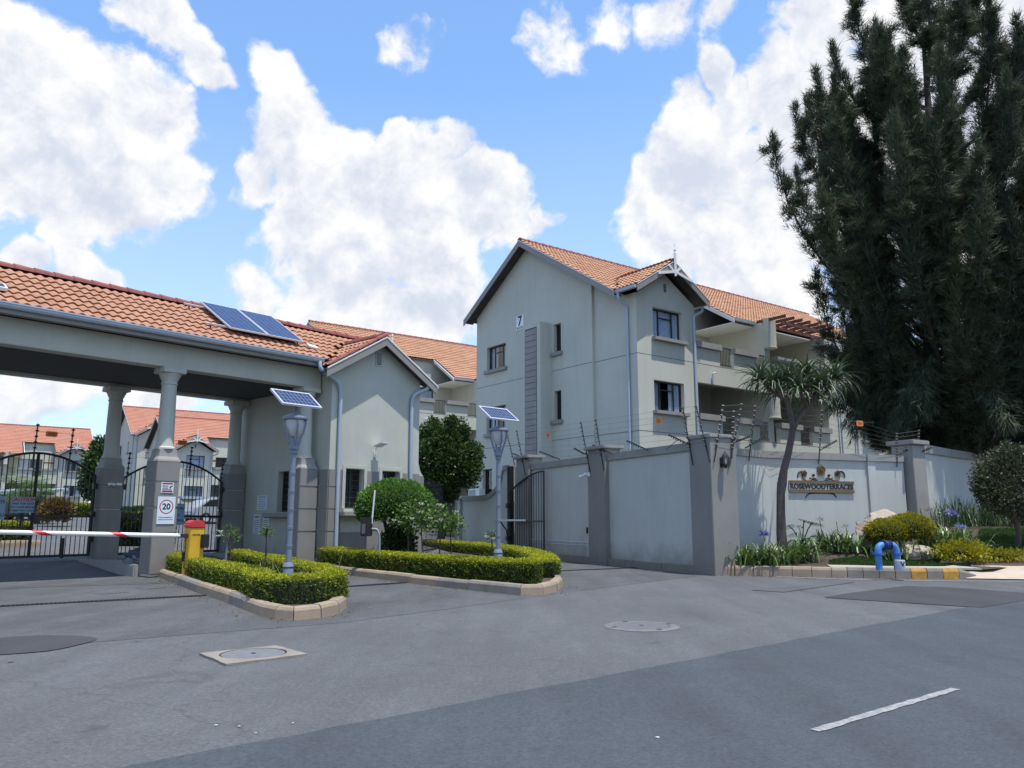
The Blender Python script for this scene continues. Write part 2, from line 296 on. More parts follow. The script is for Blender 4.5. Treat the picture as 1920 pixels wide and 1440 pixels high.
class MB:
    def __init__(s): s.v = []; s.f = []
    def add(s, vs, fs):
        b = len(s.v); s.v += [tuple(p) for p in vs]; s.f += [tuple(i + b for i in f) for f in fs]; return s
    def poly(s, pts): return s.add(pts, [tuple(range(len(pts)))])
    def box8(s, p): return s.add(p, [(0,3,2,1),(4,5,6,7),(0,1,5,4),(1,2,6,5),(2,3,7,6),(3,0,4,7)])
    def prism(s, pts, off):
        off = Vector(off); n = len(pts); p = [Vector(q) for q in pts]
        return s.add(p + [q + off for q in p], [tuple(range(n))[::-1], tuple(range(n, 2*n))] + [(i, (i+1) % n, (i+1) % n + n, i + n) for i in range(n)])
    def bar(s, a, b, w, h=None, up=Z):
        """rectangular bar from a to b"""
        a = Vector(a); b = Vector(b); h = h or w; d = (b - a).normalized(); sx = d.cross(Vector(up))
        if sx.length < 1e-4: sx = d.cross(V(1, 0, 0))
        sx.normalize(); sy = sx.cross(d); sx *= w / 2; sy *= h / 2
        return s.box8([a - sx - sy, a + sx - sy, a + sx + sy, a - sx + sy, b - sx - sy, b + sx - sy, b + sx + sy, b - sx + sy])
    def tube(s, path, r, seg=8, caps=True):
        path = [Vector(p) for p in path]; n = len(path); rs = r if isinstance(r, (list, tuple)) else [r] * n
        vs = []; fs = []; prev = None
        for i, p in enumerate(path):
            d = (path[min(i+1, n-1)] - path[max(i-1, 0)]).normalized()
            if prev is None:
                x = d.cross(Z) if abs(d.z) < 0.95 else d.cross(V(1, 0, 0))
            else: x = prev - d * prev.dot(d)
            x.normalize(); prev = x; y = d.cross(x)
            for k in range(seg):
                t = 2 * math.pi * k / seg; vs.append(p + (x * math.cos(t) + y * math.sin(t)) * rs[i])
        for i in range(n - 1):
            for k in range(seg):
                fs.append((i*seg + k, i*seg + (k+1) % seg, (i+1)*seg + (k+1) % seg, (i+1)*seg + k))
        if caps: fs.append(tuple(range(seg))[::-1]); fs.append(tuple(range((n-1)*seg, n*seg)))
        return s.add(vs, fs)
    def lathe(s, c, prof, seg=20):
        c = Vector(c); vs = []; fs = []; n = len(prof)
        for r, z in prof:
            for k in range(seg):
                t = 2 * math.pi * k / seg; vs.append(c + V(r * math.cos(t), r * math.sin(t), z))
        for i in range(n - 1):
            for k in range(seg): fs.append((i*seg + k, i*seg + (k+1) % seg, (i+1)*seg + (k+1) % seg, (i+1)*seg + k))
        if prof[0][0] > 1e-4: fs.append(tuple(range(seg))[::-1])
        if prof[-1][0] > 1e-4: fs.append(tuple(range((n-1)*seg, n*seg)))
        return s.add(vs, fs)
    def build(s, name, mat, parent=None, loc=None, smooth=False, bevel=0.0, fix=True):
        me = bpy.data.meshes.new(name); me.from_pydata(s.v, [], s.f)
        if fix:
            bm = bmesh.new(); bm.from_mesh(me); bmesh.ops.recalc_face_normals(bm, faces=bm.faces)
            if bevel > 0:
                bmesh.ops.remove_doubles(bm, verts=bm.verts, dist=1e-5)
                es = [e for e in bm.edges if len(e.link_faces) == 2 and e.calc_face_angle(0) > 0.5]
                bmesh.ops.bevel(bm, geom=es, offset=bevel, segments=2, affect='EDGES', clamp_overlap=True)
            bm.to_mesh(me); bm.free()
        if smooth:
            me.polygons.foreach_set('use_smooth', [True] * len(me.polygons))
            if smooth is not True: me.set_sharp_from_angle(angle=R(smooth))
            else: me.set_sharp_from_angle(angle=R(40))
        if parent is None and loc is None:
            a = np.array(s.v); loc = ((a[:,0].min()+a[:,0].max())/2, (a[:,1].min()+a[:,1].max())/2, a[:,2].min())
        return link(name, me, mat, parent, loc)
class Fr:
    """a plan frame: u along x, v along y, both horizontal"""
    def __init__(s, o, x, y): s.o = Vector(o); s.x = Vector(x); s.y = Vector(y)
    def __call__(s, u, v, z): return s.o + s.x * u + s.y * v + V(0, 0, z)
    def box(s, mb, u0, u1, v0, v1, z0, z1):
        return mb.box8([s(u0,v0,z0), s(u1,v0,z0), s(u1,v1,z0), s(u0,v1,z0), s(u0,v0,z1), s(u1,v0,z1), s(u1,v1,z1), s(u0,v1,z1)])
    def inv(s, w): d = Vector(w) - s.o; return d.dot(s.x), d.dot(s.y), w[2]
    def shift(s, u, v, z=0): return Fr(s(u, v, z), s.x, s.y)
def npmesh(name, verts, faces, mat, parent=None, loc=None, tint=None, smooth=False):
    """verts (N,3), faces (M,k) arrays"""
    verts = np.asarray(verts, np.float32); faces = np.asarray(faces, np.int32); m, k = faces.shape
    me = bpy.data.meshes.new(name); me.vertices.add(len(verts)); me.vertices.foreach_set('co', verts.ravel())
    me.loops.add(m * k); me.loops.foreach_set('vertex_index', faces.ravel())
    me.polygons.add(m); me.polygons.foreach_set('loop_start', np.arange(0, m * k, k, dtype=np.int32))
    me.update(calc_edges=True)
    if smooth: me.polygons.foreach_set('use_smooth', np.ones(m, bool))
    if tint is not None:
        at = me.attributes.new('tint', 'FLOAT', 'POINT'); at.data.foreach_set('value', np.asarray(tint, np.float32))
    if parent is None and loc is None: loc = ((verts[:,0].min()+verts[:,0].max())/2, (verts[:,1].min()+verts[:,1].max())/2, verts[:,2].min())
    return link(name, me, mat, parent, loc)
def rand_unit(n):
    a = RNG.normal(size=(n, 3)); return a / np.linalg.norm(a, axis=1, keepdims=True)
def leaves(pts, nrm, ln, wd, tint, spread=0.8, up=0.0):
    """diamond leaves: pts (n,3), nrm (n,3) rough outward direction; returns verts, quads, tint"""
    n = len(pts); d = nrm + rand_unit(n) * spread + np.array([0, 0, up]); d /= np.linalg.norm(d, axis=1, keepdims=True)
    q = rand_unit(n); s = np.cross(d, q); s /= np.linalg.norm(s, axis=1, keepdims=True) + 1e-9; t = np.cross(d, s)
    L = (ln * RNG.uniform(0.65, 1.3, n))[:, None]; W = (wd * RNG.uniform(0.7, 1.25, n))[:, None]
    a = pts; b = pts + d * L * 0.5 + s * W * 0.5 + t * L * 0.08; c = pts + d * L; e = pts + d * L * 0.5 - s * W * 0.5 + t * L * 0.08
    v = np.stack([a, b, c, e], 1).reshape(-1, 3); f = np.arange(4 * n).reshape(-1, 4)
    return v, f, np.repeat(tint, 4)
def copytree(o, loc=None, parent=None):
    c = o.copy(); COL.objects.link(c); c.parent = parent
    if loc is not None: c.location = loc
    for ch in o.children: copytree(ch, None, c)
    return c
def text(name, body, size, o, right, normal, mat, parent, depth=0.004, up=Z, align='CENTER', sx=1.0, bold=0.0):
    cu = bpy.data.curves.new(name, 'FONT'); cu.body = body; cu.size = size; cu.align_x = align; cu.align_y = 'CENTER'; cu.extrude = depth; cu.offset = bold; cu.resolution_u = 3
    t = bpy.data.objects.new(name, cu); COL.objects.link(t)
    dg = bpy.context.evaluated_depsgraph_get(); me = bpy.data.meshes.new_from_object(t.evaluated_get(dg))
    bpy.data.objects.remove(t); bpy.data.curves.remove(cu)
    r = Vector(right).normalized(); n = Vector(normal).normalized(); u = n.cross(r)
    M = Matrix(((r.x * sx, u.x, n.x, o[0]), (r.y * sx, u.y, n.y, o[1]), (r.z * sx, u.z, n.z, o[2]), (0, 0, 0, 1)))
    me.transform(M); me.materials.clear(); me.name = name
    return link(name, me, mat, parent, o)

# ---------------------------------------------------------------- wall faces with real openings
class Face:
    """vertical wall face: s along x (horizontal), z up, d outwards along n"""
    def __init__(s, o, x, n): s.o = Vector(o); s.x = Vector(x); s.n = Vector(n)
    def __call__(s, a, z, d=0.0): return s.o + s.x * a + s.n * d + V(0, 0, z)
    def at(s, px, py, d=0.0):
        w = PL(px, py, s.o + s.n * d, s.n); return (w - s.o).dot(s.x), w.z
    def box(s, mb, a0, a1, z0, z1, d0, d1):
        return mb.box8([s(a0,z0,d0), s(a1,z0,d0), s(a1,z0,d1), s(a0,z0,d1), s(a0,z1,d0), s(a1,z1,d0), s(a1,z1,d1), s(a0,z1,d1)])
def panel(mb, F, a0, a1, z0, z1, holes=(), depth=0.16, d=0.0):
    """front skin with holes and their reveals"""
    xs = sorted({a0, a1, *[h[0] for h in holes], *[h[1] for h in holes]}); zs = sorted({z0, z1, *[h[2] for h in holes], *[h[3] for h in holes]})
    xs = [x for x in xs if a0 - 1e-6 <= x <= a1 + 1e-6]; zs = [z for z in zs if z0 - 1e-6 <= z <= z1 + 1e-6]
    for i in range(len(xs) - 1):
        for j in range(len(zs) - 1):
            cx = (xs[i] + xs[i+1]) / 2; cz = (zs[j] + zs[j+1]) / 2
            if any(h[0] < cx < h[1] and h[2] < cz < h[3] for h in holes): continue
            mb.poly([F(xs[i], zs[j], d), F(xs[i+1], zs[j], d), F(xs[i+1], zs[j+1], d), F(xs[i], zs[j+1], d)])
    for h in holes:
        p = [(h[0], h[2]), (h[1], h[2]), (h[1], h[3]), (h[0], h[3])]
        for k in range(4):
            q, r = p[k], p[(k+1) % 4]; mb.poly([F(*q, d), F(*r, d), F(*r, d - depth), F(*q, d - depth)])
def window(F, hole, parent, d=0.0, cols=(0.3, 0.4, 0.3), trans=0.72, curtain='both', sill=True, sillw=0.12, bars=False, depth=0.16, fmat=None, name='window', sillmat=None, sill_h=0.16, room=0.7):
    """opening filled with a steel frame, panes, curtain and dark room; sill below. Part 'window' with sub-parts"""
    a0, a1, z0, z1 = hole; W = a1 - a0; H = z1 - z0; fmat = fmat or DARK; f0 = d - depth; fw = 0.045
    w = MB(); e = 0.002
    F.box(w, a0 + e, a0 + fw, z0 + e, z1 - e, f0 - 0.05, f0); F.box(w, a1 - fw, a1 - e, z0 + e, z1 - e, f0 - 0.05, f0)
    F.box(w, a0 + fw, a1 - fw, z0 + e, z0 + fw, f0 - 0.05, f0); F.box(w, a0 + fw, a1 - fw, z1 - fw, z1 - e, f0 - 0.05, f0)
    acc = 0; xs = []
    for c in cols[:-1]: acc += c; xs.append(a0 + W * acc)
    for x in xs: F.box(w, x - fw * 0.5, x + fw * 0.5, z0 + fw, z1 - fw, f0 - 0.048, f0 - 0.002)
    if trans and len(cols) > 2:
        zt = z0 + H * trans; F.box(w, xs[0] + fw * .5, xs[1] - fw * .5, zt - fw * .5, zt + fw * .5, f0 - 0.046, f0 - 0.004)
    if bars:
        k = max(2, int(H / 0.14))
        for i in range(1, k): F.box(w, a0 + fw, a1 - fw, z0 + H * i / k - 0.008, z0 + H * i / k + 0.008, f0 + 0.01, f0 + 0.026)
    wo = w.build(name, fmat, parent)
    bounds = [a0] + xs + [a1]
    for i in range(len(bounds) - 1):
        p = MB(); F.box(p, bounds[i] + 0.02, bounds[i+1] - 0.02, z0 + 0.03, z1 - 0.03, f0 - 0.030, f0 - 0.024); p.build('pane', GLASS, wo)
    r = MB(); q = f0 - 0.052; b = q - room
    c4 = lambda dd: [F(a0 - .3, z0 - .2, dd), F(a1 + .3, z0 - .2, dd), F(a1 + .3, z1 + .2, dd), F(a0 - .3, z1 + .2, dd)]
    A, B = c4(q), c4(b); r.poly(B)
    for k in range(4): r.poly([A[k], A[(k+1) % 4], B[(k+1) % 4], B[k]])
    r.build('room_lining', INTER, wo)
    if curtain:
        spans = {'both': [(0.02, 0.34), (0.60, 0.98)], 'full': [(0.01, 0.99)], 'left': [(0.02, 0.45)], 'right': [(0.55, 0.98)]}[curtain]
        for s0, s1 in spans:
            n = max(8, int((s1 - s0) * W / 0.035)); cv = []; cf = []
            ph = random.uniform(0, 6)
            for i in range(n + 1):
                t = s0 + (s1 - s0) * i / n; dd = q - 0.035 + 0.016 * math.sin(i * 1.55 + ph) + 0.008 * math.sin(i * .7)
                cv += [F(a0 + W * t, z0 + 0.03, dd), F(a0 + W * t, z1 - 0.05, dd)]
            for i in range(n): cf.append((2*i, 2*i+2, 2*i+3, 2*i+1))
            m = MB(); m.add(cv, cf); m.build('curtain', CURT if random.random() < .7 else CURT_G, wo, smooth=60, fix=False)
    if sill:
        sm = MB(); F.box(sm, a0 - 0.1, a1 + 0.1, z0 - sill_h, z0 - 0.003, d + 0.002, d + sillw); sm.build('sill', sillmat or TAUPE_L, wo, bevel=0.008)
    return wo

# ---------------------------------------------------------------- tiled roofs
def tile_profile(width, waves, amp, n):
    return [(width * i / n, amp * (0.5 - 0.5 * math.cos(2 * math.pi * waves * i / n)) ** 0.85) for i in range(n + 1)]
def tile_local(width=0.40, length=0.42, waves=2, amp=0.040, n=14, th=0.024, lift=0.042):
    """one roll tile in local coords: x along eave, y up the slope, z off the slope; low end lifted over the course below"""
    pr = tile_profile(width, waves, amp, n); vs = []; fs = []
    for x, z in pr: vs += [(x, 0, z + lift), (x, length, z), (x, 0.004, z + lift - th)]
    for i in range(n):
        a = 3 * i; b = 3 * (i + 1); fs += [(a, b, b + 1, a + 1), (a, a + 2, b + 2, b)]
    return vs, fs
def inside(poly, x, y):
    r = False; n = len(poly)
    for i in range(n):
        x0, y0 = poly[i]; x1, y1 = poly[(i+1) % n]
        if (y0 > y) != (y1 > y) and x < (x1 - x0) * (y - y0) / (y1 - y0) + x0: r = not r
    return r
def tiled_slope(parent, o, ex, ey, poly, mat, individual=0, width=0.40, course=0.345, waves=2, amp=0.040, n=14, near=None, name='tile'):
    """fill polygon poly (coords x along ex, y along ey from o) with roll tiles; the `individual` nearest to `near` are objects"""
    o = Vector(o); ex = Vector(ex).normalized(); ey = Vector(ey).normalized(); ez = ex.cross(ey)
    if ez.z < 0: ez = -ez
    tv, tf = tile_local(width, course + 0.07, waves, amp, n); tv = np.array(tv)
    x0 = min(p[0] for p in poly); x1 = max(p[0] for p in poly); y0 = min(p[1] for p in poly); y1 = max(p[1] for p in poly)
    spots = []
    ny = int(math.ceil((y1 - y0) / course)); nx = int(math.ceil((x1 - x0) / width))
    for j in range(ny):
        for i in range(nx):
            x = x0 + i * width; y = y0 + j * course
            if inside(poly, x + width / 2, y + course * 0.5): spots.append((x, y))
    spots.sort(key=lambda s: ((o + ex * s[0] + ey * s[1]) - Vector(near or (0, 0, EYE))).length)
    M3 = np.array([ex, ey, ez])
    me = None
    for k, (x, y) in enumerate(spots[:individual]):
        if me is None:
            me = bpy.data.meshes.new(name); me.from_pydata([tuple(p) for p in tv @ M3], [], tf); me.materials.append(mat)
            me.polygons.foreach_set('use_smooth', [True] * len(me.polygons)); me.set_sharp_from_angle(angle=R(50))
        t = bpy.data.objects.new(name, me); COL.objects.link(t); t.parent = parent
        t.location = o + ex * (x + random.uniform(-.004, .004)) + ey * y + ez * random.uniform(0, .006) - wloc(parent)
    rest = spots[individual:]
    if rest:
        P = np.array(rest); nv = len(tv)
        jit = RNG.uniform(0, 0.008, len(rest))
        base = P[:, :1] * M3[0] + P[:, 1:] * M3[1] + np.array(o) + jit[:, None] * M3[2]
        vv = (base[:, None, :] + (tv @ M3)[None]).reshape(-1, 3); ff = (np.array(tf)[None] + (np.arange(len(rest)) * nv)[:, None, None]).reshape(-1, 4)
        q = npmesh('tiles', vv, ff, mat, parent, smooth=True); q.data.set_sharp_from_angle(angle=R(50)); q['kind'] = 'stuff'
def ridge_caps(parent, a, b, mat, r=0.12, step=0.42, name='ridge_tile', z=0.0, indiv=True):
    """overlapping half-round caps from a to b"""
    a = Vector(a) + V(0, 0, z); b = Vector(b) + V(0, 0, z); d = (b - a); L = d.length; d.normalize(); sx = d.cross(Z).normalized(); up = sx.cross(d)
    def cap(mb, p):
        n = 6; vs = []; fs = []
        for t, rr_ in ((0, r * 1.12), (step + 0.03, r * 0.95)):
            for k in range(n + 1):
                an = math.pi * k / n; vs.append(p + d * t + sx * math.cos(an) * rr_ + up * (math.sin(an) * rr_ * 0.95 - 0.03))
        for k in range(n): fs.append((k, k + 1, n + 2 + k, n + 1 + k))
        fs.append(tuple(range(n + 1)))
        mb.add(vs, fs)
    cnt = int(L / step)
    if indiv:
        me = None
        for i in range(cnt + 1):
            if me is None:
                m = MB(); cap(m, Vector((0, 0, 0))); me = bpy.data.meshes.new(name); me.from_pydata(m.v, [], m.f); me.materials.append(mat)
            t = bpy.data.objects.new(name, me); COL.objects.link(t); t.parent = parent; t.location = a + d * (i * step) - wloc(parent)
    else:
        m = MB()
        for i in range(cnt + 1): cap(m, a + d * (i * step))
        q = m.build('ridge_tiles', mat, parent, fix=False); q['kind'] = 'stuff'
# ================================================================ SETTING: ground, road, driveway, kerbs
TH = R(41.5); GA = V(math.sin(TH), math.cos(TH), 0); GN = V(math.cos(TH), -math.sin(TH), 0)
GH = Fr((-5.31, 20.13, 0), GA, GN)                    # gatehouse frame: u along its front, v towards the street
TB = R(53.4); E1 = V(math.sin(TB), math.cos(TB), 0); E2 = V(-math.cos(TB), math.sin(TB), 0)
WA = V(4.19, 18.69, 0); WD = V(-0.43, 0.9, 0).normalized(); WN = V(-WD.y, WD.x, 0)
if WN.y > 0: WN = -WN                                  # boundary wall line: from the corner pillar back-left, normal to the driveway
def ground_z(x, y):
    u, v, _ = GH.inv(V(x, y, 0))
    t = max(0.0, -v - 1.0); return min(1.75, t * 0.09 if t < 3 else 0.27 + (t - 3) * 0.03)
def make_ground():
    s = np.sinh(np.linspace(-5.2, 5.2, 171)) / math.sinh(5.2) * 1500
    xs = s; ys = s + 20
    v = []; f = []
    for y in ys:
        for x in xs: v.append((x, y, ground_z(x, y)))
    n = len(xs)
    for j in range(n - 1):
        for i in range(n - 1): f.append((j*n+i, j*n+i+1, (j+1)*n+i+1, (j+1)*n+i))
    o = npmesh('ground', v, f, ASPH, loc=(0, 0, 0), smooth=True); tag(o, kind='structure')
make_ground()
def sheet(name, pts, z, mat, label=None):
    m = MB(); m.poly([V(p[0], p[1], z) for p in pts]); o = m.build(name, mat, fix=False); tag(o, label, kind='structure')
    if o.data.polygons[0].normal.z < 0: o.data.flip_normals()
    return o
RD = (G(1810, 1139) - G(233, 1440)).normalized(); RN = V(RD.y, -RD.x, 0)
ra = G(233, 1440) - RD * 60; rb = G(1810, 1139) + RD * 120
def ragged(a, b, n, amp):
    out = []; dd = (b - a).normalized(); nn = V(dd.y, -dd.x, 0)
    for i in range(n + 1): out.append(a.lerp(b, i / n) + nn * random.uniform(-amp, amp))
    return out
e0 = G(233, 1440) - RD * 6; e1_ = G(1810, 1139) + RD * 6
sheet('road', [ra] + ragged(e0, e1_, 90, 0.022) + [rb, rb + RN * 9, ra + RN * 9], 0.004, ROADM)
seam = [G(-260, 1240), G(0, 1216), G(130, 1208), G(400, 1187), G(640, 1168), G(850, 1141), G(1054, 1112), G(1310, 1080)]
sp = []
for i in range(len(seam) - 1): sp += ragged(seam[i], seam[i+1], 12, 0.012)[:-1]
sheet('driveway', sp + [seam[-1], WA + WD * 5, WA + WD * 10.5, GH(4.4, -0.4, 0), GH(0.6, -0.96, 0), GH(-14, -0.96, 0)], 0.003, ASPH_D)
sheet('road_patch', [G(1545, 1121), G(1590, 1113), G(1700, 1099), G(1812, 1104), G(1935, 1113), G(1980, 1117), G(1842, 1140), G(1680, 1130)], 0.008, PATCH)
sheet('road_patch', [G(1408, 1107), G(1470, 1111), G(1604, 1092), G(1556, 1091)], 0.008, PATCH2)
c0 = G(20, 1211); pp = []
for k in range(40):
    t = 2 * math.pi * k / 40; pp.append(c0 + GA * (0.75 * math.cos(t) * (1 + .05 * math.sin(3*t))) + GN * (0.62 * math.sin(t) * (1 + .06 * math.sin(5*t + 1))))
sheet('road_patch', pp, 0.008, PATCH)
for px, py, w, h in ((208, 1112, .5, .3), (283, 1103, .42, .3)):
    c = G(px, py); sheet('road_patch', [c + GA*w*.5 + GN*h*.5, c - GA*w*.5 + GN*h*.5, c - GA*w*.5 - GN*h*.5, c + GA*w*.5 - GN*h*.5], 0.008, PATCH2)
# painted lines
def worn_line(name, a, b, w, mat, z=0.0085):
    d = (b - a).normalized(); nn = V(d.y, -d.x, 0); m = MB(); n = max(8, int((b - a).length / 0.08)); L1 = []; L2 = []
    for i in range(n + 1):
        p = a.lerp(b, i / n); L1.append(p + nn * (w / 2 + random.uniform(-.006, .006)) + V(0, 0, z)); L2.append(p - nn * (w / 2 + random.uniform(-.006, .006)) + V(0, 0, z))
    for i in range(n): m.poly([L1[i], L1[i+1], L2[i+1], L2[i]])
    o = m.build(name, mat, fix=False); tag(o, kind='structure'); return o
worn_line('lane_dash', G(1528, 1372), G(1792, 1293), 0.066, LINE)
kl = [G(1447, 1081), G(1560, 1086), G(1680, 1088.5), G(1800, 1090), G(1960, 1091)]
for i in range(4): worn_line('edge_line', kl[i] - V(0, .04, 0), kl[i+1] - V(0, .04, 0), 0.10, LINE)
# cross drains with gratings
STEEL = pmat('drain_steel', (0.035, 0.033, 0.032), 0.6, 0.3, 12, metal=0.4)
def drain(a, b, w, label):
    t = thing('cross_drain', a.lerp(b, .5), label, 'drain', 'cross drains in the driveway'); d = (b - a).normalized(); nn = V(d.y, -d.x, 0)
    ch = MB(); ch.poly([a + nn*w/2 + V(0,0,.006), b + nn*w/2 + V(0,0,.006), b - nn*w/2 + V(0,0,.006), a - nn*w/2 + V(0,0,.006)]); ch.build('channel', pmat('drain_dark', (0.008, 0.008, 0.008), 0.9), t, fix=False)
    fr = MB()
    for s in (-1, 1): fr.bar(a + nn*s*w/2 + V(0,0,.010), b + nn*s*w/2 + V(0,0,.010), 0.022, 0.012)
    fr.build('frame', STEEL, t)
    g = MB(); L = (b - a).length
    for i in range(int(L / 0.06)):
        p = a + d * (i + .5) * 0.06; g.bar(p + nn*(w/2 - .012) + V(0,0,.011), p - nn*(w/2 - .012) + V(0,0,.011), 0.02, 0.008)
    q = g.build('grating', STEEL, t); q['kind'] = 'stuff'
drain(G(-160, 1146), G(392, 1117), 0.14, 'long steel grating drain across the left lane before the barrier')
drain(G(646, 1101), G(778, 1092), 0.14, 'short steel grating drain between the two hedge islands')
drain(G(1022, 1072), G(1196, 1065), 0.14, 'steel grating drain in front of the open black gate leaf')
worn_line('expansion_joint', G(-100, 1104), G(330, 1091), 0.03, PATCH, 0.007)
# manholes
def ring(mb, c, r0, r1, z, seg=40, z1=None):
    z1 = z if z1 is None else z1; vs = []; fs = []
    for k in range(seg):
        t = 2*math.pi*k/seg; vs += [c + V(r0*math.cos(t), r0*math.sin(t), z), c + V(r1*math.cos(t), r1*math.sin(t), z1)]
    for k in range(seg): a = 2*k; b = 2*((k+1) % seg); fs.append((a, a+1, b+1, b))
    mb.add(vs, fs)
mc = G(474, 1228); t = thing('manhole', mc, 'square concrete manhole surround with a round grey cover in the left foreground', 'manhole')
q = [G(375, 1229), G(517, 1214), G(577, 1230), G(424, 1250)]
sl = MB(); n = 40; outer = []
ctr = (q[0] + q[1] + q[2] + q[3]) / 4; hr = 0.30
per = []
for i in range(4):
    for k in range(10): per.append(q[i].lerp(q[(i+1) % 4], k / 10) + V(random.uniform(-.008, .008), random.uniform(-.008, .008), 0))
inn = []
for p in per:
    d = (p - ctr).normalized(); inn.append(ctr + d * hr)
for i in range(40):
    j = (i + 1) % 40; sl.poly([per[i] + V(0,0,.022), per[j] + V(0,0,.022), inn[j] + V(0,0,.026), inn[i] + V(0,0,.026)]); sl.poly([per[i] + V(0,0,-.02), per[j] + V(0,0,-.02), per[j] + V(0,0,.022), per[i] + V(0,0,.022)])
    sl.poly([inn[i] + V(0,0,.026), inn[j] + V(0,0,.026), inn[j] + V(0,0,-.01), inn[i] + V(0,0,-.01)])
sl.build('concrete_slab', CONC, t)
cv = MB(); cv.lathe(ctr, [(0.282, -0.01), (0.282, 0.022), (0.27, 0.026), (0.25, 0.022), (0, 0.024)], 40); cv.build('cover', pmat('cast_cover', (0.14, 0.145, 0.155), 0.6, 0.15, 12, 0.3, 80), t, smooth=30)
kn = MB(); kn.lathe(ctr, [(0.022, 0.0235), (0.02, 0.03), (0, 0.03)], 10); kn.build('lifting_key', STEEL, t)
c2 = G(1203, 1175); t = thing('manhole', c2, 'round manhole set flush in the asphalt near the middle of the road', 'manhole')
a = MB(); a.lathe(c2, [(0.44, 0.004), (0.42, 0.012), (0.335, 0.014), (0.33, 0.006)], 44); a.build('ring', pmat('manhole_ring', (0.13, 0.13, 0.135), 0.8, 0.18, 9, 0.4, 60), t, smooth=30)
a = MB(); a.lathe(c2, [(0.322, 0.006), (0.318, 0.013), (0, 0.0135)], 44); a.build('cover', pmat('manhole_cover', (0.105, 0.108, 0.115), 0.7, 0.2, 12, 0.4, 60), t, smooth=30)
for k in range(4):
    an = k * math.pi / 2 + .4; p = c2 + V(0.37*math.cos(an), 0.37*math.sin(an), 0); a = MB(); a.lathe(p, [(0.035, 0.013), (0.03, 0.0165), (0, 0.0165)], 10); a.build('lug', STEEL, t)
kn = MB(); kn.lathe(c2, [(0.03, 0.0135), (0.025, 0.018), (0, 0.018)], 10); kn.build('lifting_key', STEEL, t)
# scraps of litter
scr = pmat('paper_scrap', (0.45, 0.45, 0.43), 0.8, 0.1)
for (px, py, sz), lab in zip(((1233, 1385, .018), (405, 1362, .012), (448, 1364, .014), (479, 1376, .009), (549, 1358, .010), (20, 1243, .03)),
    ('white paper scrap lying on the dark road', 'small white scrap on the grey asphalt, left of its three neighbours', 'narrow white scrap on asphalt next to the leftmost scrap', 'tiny white speck of litter nearest the road joint', 'small white scrap beside the dark crack in the asphalt', 'pale twig lying below the round dark asphalt patch')):
    c = G(px, py); m = MB(); k = 7; top = [c + V(sz*math.cos(i*6.28/k)*random.uniform(.6, 1.1), sz*.55*math.sin(i*6.28/k)*random.uniform(.6, 1.1), .008 + random.uniform(0, .003)) for i in range(k)]
    m.prism(top, V(0, 0, -.003)); tag(m.build('litter_scrap', scr if px > 30 else BARK), lab, 'litter')

# ---------------------------------------------------------------- kerb stones
def resample(pts, step):
    out = [pts[0]]; 
    for i in range(len(pts) - 1):
        L = (pts[i+1] - pts[i]).length; n = max(1, round(L / step))
        for k in range(1, n + 1): out.append(pts[i].lerp(pts[i+1], k / n))
    return out
def kerb_run(parent, pts, side, width=0.15, h=0.17, step=0.9, mats=(None,), gap=0.006, z0=0.0, zf=None):
    """stones along pts; the outer foot is on pts, the body lies on `side` (+1 left of travel, -1 right)"""
    P = resample(pts, step); n = len(P); nrm = []
    for i in range(n):
        d = (P[min(i+1, n-1)] - P[max(i-1, 0)]).normalized(); nrm.append(V(-d.y, d.x, 0) * side)
    for i in range(n - 1):
        a, b = P[i], P[i+1]; d = (b - a).normalized() * gap; ha = h + random.uniform(-.008, .008); hb = ha + random.uniform(-.004, .004)
        if zf: ha, hb = zf(i / (n - 1)), zf((i + 1) / (n - 1))
        na, nb = nrm[i], nrm[i+1]; a = a + d; b = b - d; bt = 0.03; j = random.uniform(-.006, .006)
        na_, nb_ = na, nb
        sec = lambda p, q, hh: [p + q*j + V(0,0,z0-.05), p + q*(bt*.5+j) + V(0,0,z0+hh*.72), p + q*(bt+j+.008) + V(0,0,z0+hh-.012), p + q*(bt+j+.03) + V(0,0,z0+hh), p + q*width + V(0,0,z0+hh), p + q*width + V(0,0,z0-.05)]
        s0, s1 = sec(a, na_, ha), sec(b, nb_, hb); m = MB(); k = 6
        m.add(s0 + s1, [tuple(range(k))[::-1], tuple(range(k, 2*k))] + [(i_, (i_+1) % k, (i_+1) % k + k, i_ + k) for i_ in range(k)])
        mt = mats[i % len(mats)] if not callable(mats) else mats(i, n, (a + b) / 2)
        m.build('kerb_stone', mt, parent)
def inset(pts, side, w):
    n = len(pts); out = []
    for i in range(n):
        d = (pts[min(i+1, n-1)] - pts[max(i-1, 0)]).normalized(); out.append(pts[i] + V(-d.y, d.x, 0) * side * w)
    return out
I1 = [G(283, 1077), G(367, 1111), G(427, 1132), G(484, 1155), G(513, 1162), G(550, 1164.5), G(603, 1159), G(636, 1151), G(650, 1140), G(649, 1130)] + [G(600, 1112), G(520, 1088), GH(-2.95, 0.42, 0)]
I2 = [G(557, 1062), G(676, 1082), G(767, 1094), G(875, 1106.5), G(975, 1117), G(1020, 1116), G(1046, 1109), G(1056, 1099)] + [G(1050, 1085), G(1010, 1064), G(950, 1048), G(880, 1038), G(812, 1030)]
def island(name, pts, label, rngk):
    o = bpy.data.objects.new(name, None); COL.objects.link(o); o.location = (pts[4] + pts[0]) / 2; tag(o, label, kind='structure')
    kerb_run(o, pts, 1, step=0.95, mats=lambda i, n, p: random.choice((KERB, KERB, KERB, KERB_G)))
    inn = inset(pts, 1, 0.14); m = MB(); m.poly([p + V(0, 0, 0.125) for p in inn]); m.build('soil_bed', SOIL, o, fix=False)
    return o
island('traffic_island', I1, None, 0); island('traffic_island', I2, None, 0)
